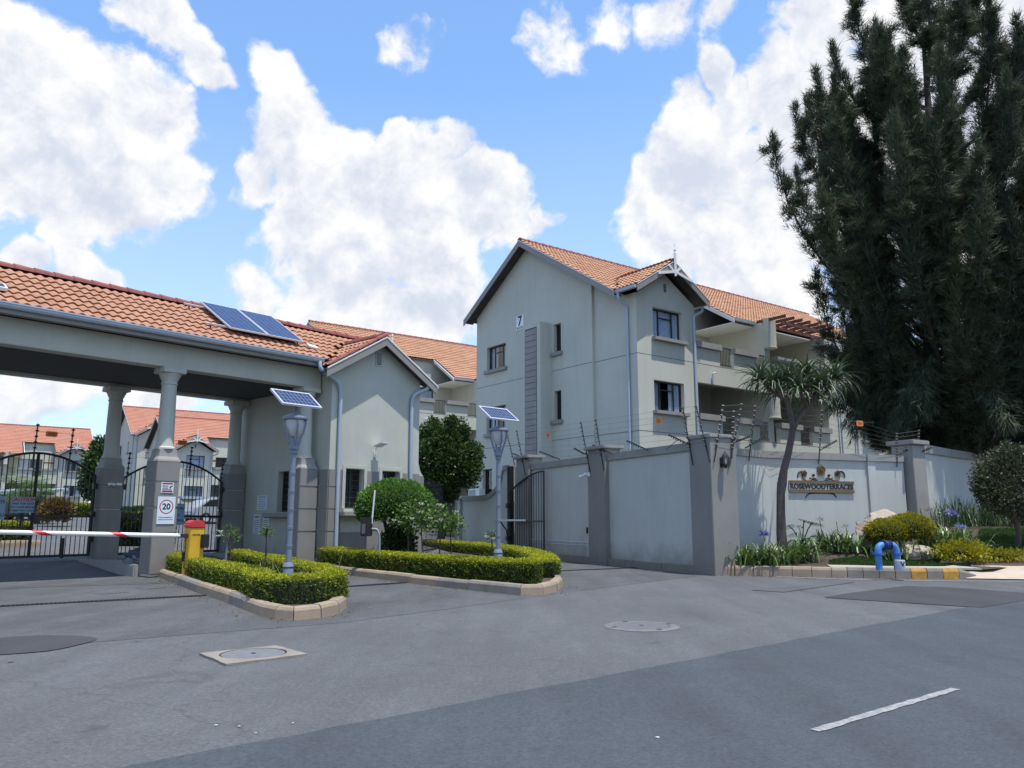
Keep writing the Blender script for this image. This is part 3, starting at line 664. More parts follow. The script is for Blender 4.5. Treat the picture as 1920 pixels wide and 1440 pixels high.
# median kerb joining the front and back columns under the canopy
med = MB(); GH.box(med, -3.86, -3.14, -4.5, -0.44, -0.05, 0.26); tag(med.build('median_kerb', TAUPE_L, bevel=0.03), kind='structure')
med = MB(); GH.box(med, -0.35, 0.42, -4.5, -0.20, -0.05, 0.30); tag(med.build('median_kerb', TAUPE_L, bevel=0.03), kind='structure')

# ---------------------------------------------------------------- right hand pavement, planting bed
KP = [G(1342, 1079), G(1450, 1080.5), G(1560, 1083), G(1680, 1085), G(1800, 1086), G(1852, 1086)]
pv = bpy.data.objects.new('kerb', None); COL.objects.link(pv); pv.location = KP[2]; tag(pv, kind='structure')
KY = [G(1724, 1085).x, G(1786, 1086).x]
def kmat(i, n, p):
    return KERB_Y if min(abs(p.x - k) for k in KY) < .165 else (KERB if p.x < 7.2 else KERB_G)
kerb_run(pv, KP[:5], 1, h=0.215, step=0.36, mats=kmat, width=0.16)
kerb_run(pv, KP[4:6], 1, step=0.62, mats=(KERB_G,), width=0.16, zf=lambda t: 0.215 - 0.19 * t)
RW = [V(4.72, 19.15, 0), V(5.54, 19.74, 0), V(6.68, 20.6, 0), V(8.29, 21.24, 0), V(9.85, 21.76, 0), V(10.9, 22.06, 0), V(11.55, 22.4, 0), V(13.4, 24.2, 0), V(15.4, 26.05, 0), V(19, 29.4, 0)]
KB = inset(KP, 1, 0.165) + [G(1920, 1070, .1), G(2060, 1060, .1), G(2250, 1055, .1)]
KB = [V(p.x, p.y, 0) for p in KB]
def lerp_poly(P, t):
    L = [0]
    for i in range(len(P) - 1): L.append(L[-1] + (P[i+1] - P[i]).length)
    s = t * L[-1]
    for i in range(len(P) - 1):
        if s <= L[i+1] + 1e-9: return P[i].lerp(P[i+1], (s - L[i]) / max(1e-9, L[i+1] - L[i]))
    return P[-1]
def sst(a, b, x): t = min(1, max(0, (x - a) / (b - a))); return t * t * (3 - 2 * t)
def bed_z(x, y): return 0.20 + 0.30 * sst(17.8, 19.8, y) * sst(5.6, 7.2, x) + 0.08 * sst(19, 21, y) + 0.45 * sst(18.2, 23.0, y) * sst(8.5, 12.5, x)
v = []; f = []; NT, NS = 70, 26
for i in range(NT + 1):
    a, b = lerp_poly(KB, i / NT), lerp_poly(RW, i / NT)
    for j in range(NS + 1):
        p = a.lerp(b, j / NS); v.append((p.x, p.y, bed_z(p.x, p.y) - 0.012 * (j == 0)))
for i in range(NT):
    for j in range(NS): k = i*(NS+1)+j; f.append((k, k+NS+1, k+NS+2, k+1))
tag(npmesh('planting_bed', v, f, SOIL, smooth=True), kind='structure')
# paved strip along the kerb, laid slab by slab
pave = bpy.data.objects.new('pavement', None); COL.objects.link(pave); pave.location = KP[2]; tag(pave, kind='structure')
PAVE = pmat('pavement_slab', (0.335, 0.315, 0.275), 0.9, 0.12, 3, 0.3, 60, dirt=0.25)
PAVE2 = pmat('driveway_slab', (0.42, 0.345, 0.27), 0.9, 0.1, 2, 0.3, 60, dirt=0.2)
fa = [p for p in KB[:6]]; prow = resample(fa, 0.9)
for r_ in range(1):
    for i in range(2 if r_ == 0 else 3, len(prow) - 1):
        a, b = prow[i], prow[i+1]; d = (b - a).normalized(); nn = V(-d.y, d.x, 0); w0, w1 = r_ * 0.62, r_ * 0.62 + 0.605
        g_ = 0.008; m = MB(); zz = random.uniform(0, .004)
        pts = [a + d*g_ + nn*w0, b - d*g_ + nn*w0, b - d*g_ + nn*w1, a + d*g_ + nn*w1]
        m.prism([V(p.x, p.y, bed_z(p.x, p.y) - .02) for p in pts], V(0, 0, .036 + zz)); m.build('paving_slab', PAVE, pave)
dv = [KP[5] + V(-.45, 0, 0), G(1925, 1088, 0), G(2100, 1090, 0), G(2250, 1080, .1), G(2060, 1052, .2), G(1890, 1049, .2), G(1800, 1061, .2), KP[5] + V(-.75, .45, .2)]
zz = [.02, .02, .02, .12, .24, .24, .23, .225]
m = MB(); m.poly([V(p.x, p.y, z) for p, z in zip(dv, zz)]); tag(m.build('driveway_apron', PAVE2, fix=False), kind='structure')
# low garden kerb on the right
gk = bpy.data.objects.new('garden_kerb', None); COL.objects.link(gk); gk.location = G(1850, 1050, .25); tag(gk, kind='structure')
kerb_run(gk, [G(1762, 1055, .24), G(1830, 1051, .26), G(1930, 1047, .28), G(2060, 1044, .3)], 1, h=0.14, step=0.8, mats=(CONC,), width=0.12, z0=0.22)
# ================================================================ GATEHOUSE with canopy
gh = thing('gatehouse', GH(-1.5, -1.7, 0), 'grey gatehouse and tiled canopy on columns spanning the gated driveway lanes', 'gatehouse')
SL = R(30.5); TS = math.tan(SL)
UP_F = (-GN * math.cos(SL) + Z * math.sin(SL))             # up the front slope
EV, EZ, RV = 0.45, 5.30, -1.72; RZ = EZ + (EV - RV) * TS; U0, U1 = -14.0, 3.78; UG0, UGC, UG1 = 0.10, 1.96, 3.82; GV = 0.76
GZ = EZ - 0.20 + (UGC - UG0) * TS - 0.02
# beams, ceiling
m = MB(); GH.box(m, U0, 0.44, -0.35, 0.0, 4.60, 5.14); m.build('front_beam', PLASTER, gh, bevel=0.01)
m = MB(); GH.box(m, U0, 0.44, -3.92, -3.57, 4.60, 5.14); m.build('back_beam', PLASTER, gh, bevel=0.01)
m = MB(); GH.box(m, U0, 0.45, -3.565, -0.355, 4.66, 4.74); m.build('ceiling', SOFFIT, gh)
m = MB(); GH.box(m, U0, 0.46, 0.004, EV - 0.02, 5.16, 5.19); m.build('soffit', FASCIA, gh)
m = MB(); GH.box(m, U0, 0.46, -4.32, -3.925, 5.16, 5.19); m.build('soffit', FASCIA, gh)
# columns: rusticated block base with cap, shaft, capital, abacus
def column(u, v, half=False, parent=gh, zb=0.12):
    c = GH(u, v, 0); hw = 0.262
    base = MB(); GH.box(base, u - hw + .03, u + hw - .03, v - hw + .03, v + hw - .03, zb - .1, 2.5); col = base.build('column', GROOVE, parent)
    cuts = [zb, 0.92, 1.48, 2.04, 2.5]
    for a, b in zip(cuts[:-1], cuts[1:]):
        m = MB(); GH.box(m, u - hw, u + hw, v - hw, v + hw, a + (0.011 if a > zb else -.05), b - 0.011); m.build('block', TAUPE, col, bevel=0.012)
    m = MB(); r0, r1 = hw * 0.995, 0.185; prof = [(hw * 1.0, 2.49), (hw * .97, 2.53), (hw * .80, 2.60), (hw * .76, 2.68), (hw * .74, 2.76)]
    vs = []; fs = []
    for r_, z_ in prof:
        for sx, sy in ((-1, -1), (1, -1), (1, 1), (-1, 1)): vs.append(GH(u + sx * r_, v + sy * r_, z_))
    for i in range(len(prof) - 1):
        for k in range(4): fs.append((4*i + k, 4*i + (k+1) % 4, 4*i + 4 + (k+1) % 4, 4*i + 4 + k))
    fs.append(tuple(range(4*len(prof) - 4, 4*len(prof)))); m.add(vs, fs); m.build('block_cap', TAUPE_L, col)
    m = MB(); m.lathe(c, [(0.225, 2.765), (0.225, 2.80), (0.195, 2.83), (0.178, 2.95), (0.174, 3.4), (0.160, 4.22)], 28); m.build('shaft', PLASTER, col, smooth=35)
    m = MB(); m.lathe(c, [(0.160, 4.221), (0.178, 4.23), (0.178, 4.26), (0.164, 4.27), (0.17, 4.31), (0.20, 4.37), (0.22, 4.42), (0.235, 4.44), (0.235, 4.475)], 28); m.build('capital', PLASTER, col, smooth=35)
    m = MB(); GH.box(m, u - .26, u + .26, v - .26, v + .26, 4.476, 4.598); m.build('abacus', PLASTER, col, bevel=0.01)
    return col
column(-3.5, -0.17); column(-7.35, -0.17); column(-3.22, -3.74, zb=.26); column(0.13, -0.17, zb=0.16); column(0.16, -3.74, zb=.26); column(-7.1, -3.74, zb=.26)
# ---- guardroom walls
FF = Face(GH(0, 0.45, 0), GA, GN); FL = Face(GH(0.47, 0, 0), GN, -GA); FR_ = Face(GH(3.5, 0, 0), -GN, GA); FB = Face(GH(0, -4.15, 0), -GA, -GN)
w1 = (0.97, 1.56, 1.50, 2.53); w2 = (2.17, 2.79, 1.72, 2.52); w3 = (-1.87, -1.05, 1.42, 2.51)
m = MB(); panel(m, FF, 0.47, 3.5, -0.05, 5.14, [w1, w2])
m.poly([FF(0.47, 5.14), FF(3.5, 5.14), FF(UGC + .02, 5.14 + (UGC - .47) * TS)])
m.build('front_wall', PLASTER, gh, fix=False)
m = MB(); panel(m, FL, -4.15, 0.45, -0.05, 5.14, [w3]); m.build('side_wall', PLASTER, gh, fix=False)
m = MB(); panel(m, FR_, -0.45, 4.15, -0.05, 5.14); m.poly([FR_(-0.45, 5.14), FR_(4.15, 5.14), FR_(1.75, 6.4)]); m.build('side_wall', PLASTER, gh, fix=False)
m = MB(); panel(m, FB, -3.5, -0.47, -0.05, 5.14); m.build('back_wall', PLASTER, gh, fix=False)
# rusticated lower courses, proud of the wall
for a, b in zip((-0.04, 0.92, 1.48, 2.04), (0.92, 1.48, 2.04, 2.5)):
    for u0_, u1_ in ((0.465, 0.86), (1.66, 2.11), (2.90, 3.52)):
        m = MB(); FF.box(m, u0_, u1_, a + .011, b - .011, 0.003, 0.03); m.build('plinth_block', TAUPE, gh, bevel=0.006)
    m = MB(); FL.box(m, 0.09 + .02, 0.452, a + .011, b - .011, 0.003, 0.03); m.build('plinth_block', TAUPE, gh, bevel=0.006)
m = MB(); FF.box(m, 0.862, 1.658, -0.04, 0.90, 0.003, 0.028); m.build('plinth_block', TAUPE, gh, bevel=0.006)
m = MB(); FF.box(m, 2.112, 2.898, -0.04, 1.46, 0.003, 0.028); m.build('plinth_block', TAUPE, gh, bevel=0.006)
m = MB(); FF.box(m, 3.5, 3.72, -0.04, 2.42, -0.5, 0.02); m.build('plinth_block', TAUPE, gh, bevel=0.02)
m = MB(); m.prism([FF(3.5, 2.43, -.48), FF(3.70, 2.43, -.48), FF(3.62, 2.5, -.48), FF(3.55, 2.62, -.48), FF(3.505, 2.8, -.48)], GN * 0.48); m.build('plinth_cap', PLASTER, gh)
# window surrounds
for (a0, a1, z0, z1) in (w1, w2):
    m = MB(); b = 0.10
    FF.box(m, a0 - b, a0 - .004, z0 - .004, z1 + b, 0.031, 0.048); FF.box(m, a1 + .004, a1 + b, z0 - .004, z1 + b, 0.031, 0.048); FF.box(m, a0 - .004, a1 + .004, z1 + .004, z1 + b, 0.031, 0.048)
    m.build('window_surround', PLASTER, gh, bevel=0.006)
window(FF, w1, gh, cols=(0.5, 0.5), curtain=None, sill=False, bars=True)
window(FF, w2, gh, cols=(0.5, 0.5), curtain='left', sill=False)
window(FL, w3, gh, cols=(0.5, 0.5), curtain=None, sill=False, bars=True)
m = MB(); FF.box(m, 0.80, 1.72, 1.31, 1.42, 0.0, 0.26); m.build('service_ledge', TAUPE_L, gh, bevel=0.012)
m = MB(); FL.box(m, -2.22, -0.80, 1.28, 1.40, 0.0, 0.22); m.build('service_ledge', TAUPE_L, gh, bevel=0.012)
# gable vent with louvres
m = MB(); FF.box(m, 1.86, 2.07, 5.38, 5.78, 0.0, 0.03); vt = m.build('gable_vent', PLASTER, gh)
m = MB(); FF.box(m, 1.89, 2.04, 5.41, 5.75, 0.0301, 0.033); m.build('vent_opening', DARK, vt)
for k in range(6):
    z = 5.435 + k * 0.055; m = MB(); m.prism([FF(1.89, z, .034), FF(2.04, z, .034), FF(2.04, z + .03, .052), FF(1.89, z + .03, .052)], Z * 0.008); m.build('louvre', TAUPE_L, vt)
# ---- roof deck and tiles
deck = MB(); th = 0.05
deck.prism([GH(U0, EV, EZ - .06), GH(U0, RV, RZ - .06), GH(U0, 2 * RV - EV, EZ - .06), GH(U0, 2 * RV - EV, EZ - .12), GH(U0, RV, RZ - .12), GH(U0, EV, EZ - .12)], GA * (0.35 - U0))
VE = 0.1; ZV = EZ + (EV - VE) * TS
deck.prism([GH(.352, VE, ZV - .06), GH(.352, RV, RZ - .06), GH(.352, 2 * RV - EV, EZ - .06), GH(.352, 2 * RV - EV, EZ - .12), GH(.352, RV, RZ - .12), GH(.352, VE, ZV - .12)], GA * (U1 - .352))
rf = deck.build('roof', DKBEAM, gh)
g1 = MB()
g1.prism([GH(UG0, GV, EZ - .27), GH(UGC, GV, GZ - .06), GH(UG1, GV, EZ - .27), GH(UG1, GV, EZ - .33), GH(UGC, GV, GZ - .12), GH(UG0, GV, EZ - .33)], -GN * .32)
for ua in (UG0, UG1): g1.prism([GH(ua, GV - .322, EZ - .27), GH(UGC, GV - .322, GZ - .06), GH(UGC, -1.1, GZ - .06)], V(0, 0, -.06))
g1.build('gable_deck', DKBEAM, rf)
wl = (EV - RV) / math.cos(SL)
mpoly = [(0, 0), (UG0 - U0 + .08, 0), (UGC - U0, 1.78), (U1 - U0, 0.3), (U1 - U0, wl - .02), (0, wl - .02)]
tiled_slope(rf, GH(U0, EV + .05, EZ - .03), GA, UP_F, mpoly, TILE, individual=230, near=(-6, 14, 5), width=0.40, course=0.335)
UP_B = (GN * math.cos(SL) + Z * math.sin(SL))
tiled_slope(rf, GH(U1, 2*RV - EV - .05, EZ - .03), -GA, UP_B, [(0, 0), (U1 - U0, 0), (U1 - U0, wl), (0, wl)], TILE, n=8)
UP_GL = (GA * math.cos(SL) + Z * math.sin(SL)); gl = (UGC - UG0) / math.cos(SL)
tiled_slope(rf, GH(UG0, GV + .02, EZ - .23), -GN, UP_GL, [(0, 0), (0.42, 0), (1.86, gl), (0, gl)], TILE, individual=60, width=0.36, course=0.335)
UP_GR = (-GA * math.cos(SL) + Z * math.sin(SL))
tiled_slope(rf, GH(UG1, GV + .02 - 1.8, EZ - .23), GN, UP_GR, [(1.4, 0), (1.8, 0), (1.8, gl), (0, gl)], TILE, n=8)
ridge_caps(rf, GH(U0, RV, RZ), GH(U1, RV, RZ), RIDGE, r=0.13, step=0.40, z=0.03)
ridge_caps(rf, GH(UGC, GV - .05, GZ), GH(UGC, -1.1, GZ), RIDGE, r=0.12, step=0.40, z=0.02)
# rake tiles on the gable's left edge: row of cap tiles
ridge_caps(rf, GH(UG0 + .02, GV - .06, EZ - .17), GH(UGC - .05, GV - .06, GZ + .02), RIDGE, r=0.075, step=0.36, name='rake_tile')
# fascias, barge boards, gutter
m = MB(); GH.box(m, U0, UG0, EV - .02, EV + .01, 5.10, 5.26); m.build('fascia', FASCIA, gh)
bt = 0.22
for ua, ub, s in ((UG0 - .04, UGC, 1), (UG1 + .04, UGC, -1)):
    za, zb_ = EZ - .27 + (-0.04) * TS, GZ - .05
    m = MB(); m.prism([GH(ua, GV, za), GH(ub, GV, zb_), GH(ub, GV, zb_ - bt), GH(ua, GV, za - bt)], GN * 0.03); m.build('barge_board', FASCIA, gh)
    m = MB(); m.prism([GH(ua, GV + .034, za - .01), GH(ub, GV + .034, zb_ - .01), GH(ub, GV + .034, zb_ + .03), GH(ua, GV + .034, za + .03)], GN * 0.012); m.build('barge_trim', WHITE, gh)
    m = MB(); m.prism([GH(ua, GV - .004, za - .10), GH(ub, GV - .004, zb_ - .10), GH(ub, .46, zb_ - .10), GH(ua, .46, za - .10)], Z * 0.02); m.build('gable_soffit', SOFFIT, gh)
m = MB(); prof = [(0.02, 0.0), (0.10, 0.0), (0.125, 0.04), (0.125, 0.075), (0.14, 0.085), (0.14, 0.115), (0.125, 0.115), (0.11, 0.03), (0.02, 0.02)]
m.prism([GH(U0, EV + a_, 5.185 + b_) for a_, b_ in prof], GA * (0.12 - U0)); m.build('gutter', GUTTER, gh, smooth=30)
def pipe(path, r=0.045, parent=gh, nm='downpipe'):
    P = [Vector(p) for p in path]; out = [P[0]]
    for i in range(1, len(P) - 1):
        a = (P[i-1] - P[i]); b = (P[i+1] - P[i]); q = min(0.13, a.length * .45, b.length * .45); a = P[i] + a.normalized() * q; b = P[i] + b.normalized() * q
        for k in range(5):
            t = k / 4; out.append((a.lerp(P[i], t)).lerp(P[i].lerp(b, t), t))
    out.append(P[-1]); m = MB(); m.tube(out, r, 10); return m.build(nm, PIPE, parent, smooth=40)
pipe([GH(0.0, .54, 5.2), GH(0.0, .56, 5.02), GH(0.60, .55, 4.74), GH(0.70, .52, 4.5), GH(0.72, .52, .12)], 0.052)
pipe([GH(3.62, .70, 5.10), GH(3.60, .70, 4.93), GH(3.20, .55, 4.72), GH(3.14, .52, 4.5), GH(3.18, .52, .12)], 0.052)
m = MB(); m.prism([GH(UG1 - .02, GV + .02, EZ - .36), GH(UG1 + .11, GV + .02, EZ - .36), GH(UG1 + .13, GV + .02, EZ - .25), GH(UG1 - .02, GV + .02, EZ - .25)], -GN * 1.2); m.build('gutter', GUTTER, gh)
# ---- solar panels on the canopy roof
def solar(name, o, ex, ey, w, h, nx, ny, label, group=None, parent=None, th=0.035, cat='solar panel'):
    ex = Vector(ex).normalized(); ey = Vector(ey).normalized(); ez = ex.cross(ey)
    if ez.z < 0: ez = -ez
    t = parent or thing(name, o, label, cat, group)
    o = Vector(o); P = lambda x, y, z: o + ex * x + ey * y + ez * z
    m = MB(); m.box8([P(0.02,.02,0), P(w-.02,.02,0), P(w-.02,h-.02,0), P(.02,h-.02,0), P(.02,.02,th-.006), P(w-.02,.02,th-.006), P(w-.02,h-.02,th-.006), P(.02,h-.02,th-.006)]); bd = m.build('cell_sheet', SOLAR, t)
    m = MB(); f = 0.03
    for (x0, x1, y0, y1) in ((0, w, 0, f), (0, w, h - f, h), (0, f, f, h - f), (w - f, w, f, h - f)):
        m.box8([P(x0,y0,-.003), P(x1,y0,-.003), P(x1,y1,-.003), P(x0,y1,-.003), P(x0,y0,th), P(x1,y0,th), P(x1,y1,th), P(x0,y1,th)])
    m.build('frame', ALU, t)
    m = MB()
    for i in range(1, nx): x = f + (w - 2*f) * i / nx; m.box8([P(x-.004,f,th-.006), P(x+.004,f,th-.006), P(x+.004,h-f,th-.006), P(x-.004,h-f,th-.006), P(x-.004,f,th-.003), P(x+.004,f,th-.003), P(x+.004,h-f,th-.003), P(x-.004,h-f,th-.003)])
    for j in range(1, ny): y = f + (h - 2*f) * j / ny; m.box8([P(f,y-.004,th-.0055), P(w-f,y-.004,th-.0055), P(w-f,y+.004,th-.0055), P(f,y+.004,th-.0055), P(f,y-.004,th-.0025), P(w-f,y-.004,th-.0025), P(w-f,y+.004,th-.0025), P(f,y+.004,th-.0025)])
    m.build('cell_grid', SOLARLINE, t); return t
RUP = GN * math.sin(SL) + Z * math.cos(SL)
def roofp(u, w, off): return GH(u, EV, EZ) + UP_F * w + RUP * off
s1 = solar('roof_solar_panel', roofp(-2.24, 0.56, 0.17), GA, UP_F, 1.02, 1.88, 6, 2, 'left of two blue solar panels on the canopy roof', 'solar panels on the canopy roof')
s2 = solar('roof_solar_panel', roofp(-1.20, 0.56, 0.17), GA, UP_F, 1.02, 1.88, 6, 2, 'right of two blue solar panels on the canopy roof', 'solar panels on the canopy roof')
for w_ in (0.8, 2.15):
    m = MB(); m.bar(roofp(-2.75, w_, .13), roofp(-0.1, w_, .13), 0.04, 0.04, RUP); m.build('mounting_rail', ALU, s1)
for u_ in (-2.6, -1.25, -.2):
    for w_ in (0.8, 2.15): m = MB(); m.bar(roofp(u_, w_, .02), roofp(u_, w_, .115), 0.03); m.build('bracket', BRONZE_D, s1)
m = MB(); m.box8([roofp(a_, b_, c_) for c_ in (.06, .13) for a_, b_ in ((-7.35, .55), (-6.92, .55), (-6.92, .83), (-7.35, .83))]); sk = m.build('roof_light', WHITE, gh)
m = MB(); m.box8([roofp(a_, b_, c_) for c_ in (.131, .137) for a_, b_ in ((-7.31, .59), (-6.96, .59), (-6.96, .79), (-7.31, .79))]); m.build('pane', SOLAR, sk)
m = MB(); m.box8([roofp(a_, b_, c_) for c_ in (.07, .12) for a_, b_ in ((0.02, .56), (.26, .50), (.26, .68), (.02, .74))]); m.build('roof_light', WHITE, gh)
# ---- wall light on the gable front
t = thing('floodlight', FF(1.93, 3.0, .03), 'small white solar floodlight on the gatehouse gable wall', 'wall light')
m = MB(); FF.box(m, 1.87, 1.95, 2.86, 3.04, 0.002, 0.04); m.build('mount', WHITE, t, bevel=.005)
m = MB(); m.tube([FF(1.91, 3.03, .03), FF(1.91, 3.12, .08), FF(1.93, 3.17, .16)], 0.014, 8); m.build('arm', WHITE, t)
m = MB(); m.prism([FF(1.80, 3.14, .10), FF(2.04, 3.14, .10), FF(2.08, 3.22, .40), FF(1.84, 3.22, .40)], Z * 0.045); hd = m.build('lamp_head', ALU, t, bevel=.006)
m = MB(); m.prism([FF(1.83, 3.138, .14), FF(2.02, 3.138, .14), FF(2.05, 3.212, .36), FF(1.87, 3.212, .36)], Z * -0.004); m.build('lens', pmat('lens', (.5, .5, .5), .3), hd)
m = MB(); m.tube([FF(1.95, 2.86, .01), FF(1.95, 2.55, .01)], 0.006, 6); m.build('cable', WHITE, t)
# ---- notices on the side wall of the guardroom
def notice(name, F, a0, a1, z0, z1, label, lines, head=None, plate=SIGNWHITE, d=0.0, group=None, cat='sign', right=None, hs=None):
    t = thing(name, F((a0+a1)/2, z0, d), label, cat, group); m = MB(); F.box(m, a0, a1, z0, z1, d + .003, d + .012); m.build('plate', plate, t)
    H = z1 - z0; W = a1 - a0
    k = MB(); n = len(lines)
    for i, (fr, wd) in enumerate(lines):
        zc = z0 + H * fr; F.box(k, (a0+a1)/2 - W*wd/2, (a0+a1)/2 + W*wd/2, zc - H*.012, zc + H*.012, d + .0121, d + .0135)
    if n: k.build('print_lines', INKBLACK, t)
    return t
RL = FL.x
def lines(n, a=.08, b=.75): return [(a + (b - a) * i / max(1, n - 1), random.uniform(.6, .84)) for i in range(n)]
notice('wall_notice', FL, -2.86, -2.36, 1.48, 1.88, 'square white notice on the guardroom side wall, topmost of three', lines(7, .1, .85) + [(.92, .8)])
a_ = notice('wall_notice', FL, -2.98, -2.66, 0.82, 1.36, 'narrow white notice with red heading, farther of two low notices on guardroom wall', lines(7, .06, .7))
m = MB(); FL.box(m, -2.93, -2.71, 1.27, 1.31, .0121, .0138); m.build('print_heading', INKRED, a_)
a_ = notice('wall_notice', FL, -2.50, -2.20, 0.82, 1.36, 'narrow white notice with red heading, nearer of two low notices under the ledge', lines(7, .06, .7))
m = MB(); FL.box(m, -2.46, -2.24, 1.26, 1.31, .0121, .0138); m.build('print_heading', INKRED, a_)
# ---- signs on the front column
FC = Face(GH(-3.5, 0.092, 0), GA, GN)
t = thing('speed_sign', FC(0, 1.18, .01), 'white speed limit sign with red ring and 20 on the front column', 'sign')
m = MB(); FC.box(m, -.19, .20, 1.13, 1.72, .004, .014); m.build('plate', SIGNWHITE, t)
c_ = FC(0.005, 1.50, .0145); k = MB(); vs = []; fs = []
for i in range(40):
    an = 2*math.pi*i/40
    for r_ in (0.132, 0.154): vs.append(c_ + GA * (r_*math.cos(an)) + Z * (r_*math.sin(an)))
for i in range(40): a = 2*i; b = 2*((i+1) % 40); fs.append((a, a+1, b+1, b))
k.add(vs, fs); k.build('red_ring', INKRED, t, fix=False)
text('numerals', '20', 0.18, FC(0.005, 1.50, .0145), GA, GN, INKBLACK, t, .001, bold=.006)
text('small_print', 'Drivers exceeding the', 0.034, FC(0.005, 1.275, .0145), GA, GN, INKBLACK, t, .001, bold=.001)
text('small_print', 'speed limit will be fined', 0.034, FC(0.005, 1.225, .0145), GA, GN, INKBLACK, t, .001, bold=.001)
t = thing('camera_notice', FC(0, 1.8, .01), 'small red and white camera warning notice above the speed sign', 'sign')
m = MB(); FC.box(m, -.14, .135, 1.80, 2.03, .004, .013); m.build('plate', SIGNWHITE, t)
m = MB(); FC.box(m, -.12, .115, 1.985, 2.018, .0131, .0145); FC.box(m, -.12, .115, 1.815, 1.855, .0131, .0145); m.build('red_bands', INKRED, t)
m = MB(); m.prism([FC(.03, 1.93, .0135), FC(.10, 1.965, .0135), FC(.115, 1.94, .0135), FC(.075, 1.92, .0135), FC(.07, 1.885, .0135), FC(.055, 1.885, .0135), FC(.055, 1.915, .0135)], GN * .001); m.build('camera_symbol', INKBLACK, t)
m = MB()
for i, z in enumerate((1.955, 1.93, 1.90, 1.875)): FC.box(m, -.115, .015 + .08 * (i == 3), z - .006, z + .006, .0131, .0142)
m.build('print_lines', INKBLACK, t)
# ---- cctv on the back column
FBk = Face(GH(-3.22, -3.74 + .264, 0), GA, GN)
t = thing('security_camera', FBk(-.05, 2.0, 0), 'small grey security camera on the dark back column beside the gate', 'camera')
m = MB(); FBk.box(m, -.03, .03, 2.06, 2.12, .002, .08); m.build('bracket', ALU, t)
for s in (-1, 1):
    m = MB(); m.tube([FBk(s*.04, 2.1, .09), FBk(s*.16, 2.09, .14)], 0.038, 10); m.build('housing', WHITE, t, smooth=40)

# ================================================================ driveway gates
def arch_gate(u0, u1, v, zb, ze, zp, label, step=0.105, poles=(), group='arched gates under the canopy'):
    t = thing('arched_gate', GH((u0+u1)/2, v, zb), label, 'gate', group); uc = (u0+u1)/2; hw = (u1-u0)/2
    top = lambda u: ze + (zp - ze) * (1 - ((u - uc) / hw) ** 2)
    m = MB(); n = 28
    for dz in (0.0,):
        m.tube([GH(u0 + (u1-u0)*i/n, v, top(u0 + (u1-u0)*i/n) - dz) for i in range(n+1)], 0.028, 8)
    m.bar(GH(u0, v, zb), GH(u1, v, zb), 0.05, 0.06); m.bar(GH(u0, v, 1.32), GH(u1, v, 1.30), 0.045, 0.06)
    m.bar(GH(u0, v, zb - .03), GH(u0, v, ze), 0.06); m.bar(GH(u1, v, zb - .03), GH(u1, v, ze), 0.06); m.bar(GH(uc - .03, v, zb), GH(uc - .03, v, zp), 0.04)
    m.build('frame', BLACK, t)
    k = int((u1 - u0) / step)
    for i in range(1, k):
        u = u0 + (u1-u0)*i/k; b = MB(); b.tube([GH(u, v, zb), GH(u, v, top(u))], 0.010 if i % 6 else 0.015, 6, caps=False); b.build('bar', BLACK, t)
    for u, z1 in poles:
        p = MB(); a = GH(u, v + .03, top(u) - .35); b = GH(u + .04, v + .03, z1); p.tube([a, b], 0.016, 6)
        for j in range(5): q = a.lerp(b, .45 + .13 * j); p.tube([q - GA*.035, q + GA*.035], 0.022, 6)
        p.build('fence_pole', BLACK, t)
    m = MB(); m.bar(GH(u1 - .62, v + .05, zb - .06), GH(u1 - .62, v + .05, .78), 0.055); m.build('drop_bolt', BLACK, t)
    for z in (.75, 1.35, 2.05):
        for u in (u0, u1): h = MB(); GH.box(h, u - .05, u + .05, v + .01, v + .10, z - .07, z + .07); h.build('hinge', BLACK, t)
    return t
arch_gate(-6.15, -3.55, -3.80, 0.36, 2.32, 2.80, 'black arched steel gate at the far left behind the barrier pole', poles=((-5.0, 3.5), (-4.2, 3.45)))
arch_gate(-2.86, -0.12, -3.80, 0.36, 2.26, 2.78, 'black arched steel gate partly hidden behind the front column', poles=((-2.78, 2.95), (-1.12, 3.2), (-.18, 2.9)))
FG = Face(GH(0, -3.74, 0), GA, GN)
def gate_sign(a0, a1, z0, z1, label, rows):
    t = thing('gate_sign', FG((a0+a1)/2, z0, 0), label, 'sign', 'signs on the gates'); m = MB(); FG.box(m, a0, a1, z0, z1, 0, .012); m.build('plate', SIGNBLUE, t)
    for txt, fx, fz, sz, mt, al in rows: text('lettering', txt, sz, FG(a0 + (a1-a0)*fx, z0 + (z1-z0)*fz, .0125), GA, GN, mt, t, .001, bold=sz*.03, align=al)
    m = MB(); m.bar(FG((a0+a1)/2, z0 - .35, -.02), FG((a0+a1)/2, z0, -.02), .03); m.build('stay', BLACK, t); return t
p0 = FG.at(19, 961); p1 = FG.at(66, 932)
gate_sign(p0[0], p1[0], p0[1], p1[1], 'bluish CAUTION sign with red heading on the far left gate',
    [('CAUTION', .5, .82, .125, INKRED, 'CENTER'), ('WAIT FOR GATE', .5, .56, .062, INKBLACK, 'CENTER'), ('TO CLOSE BEFORE', .5, .34, .062, INKBLACK, 'CENTER'), ('ATTEMPTING ACCESS', .5, .12, .062, INKBLACK, 'CENTER')])
p1 = FG.at(12, 930); p0 = FG.at(-40, 975)
gate_sign(p0[0], p1[0], p0[1], p1[1], 'bluish sign cut by the left picture edge, its visible letters NTS and ENSU', [('NTS', .97, .75, .10, INKBLACK, 'RIGHT'), ('ENSU', .97, .2, .10, INKBLACK, 'RIGHT')])
p1 = FG.at(347, 944); p0 = FG.at(306, 984)
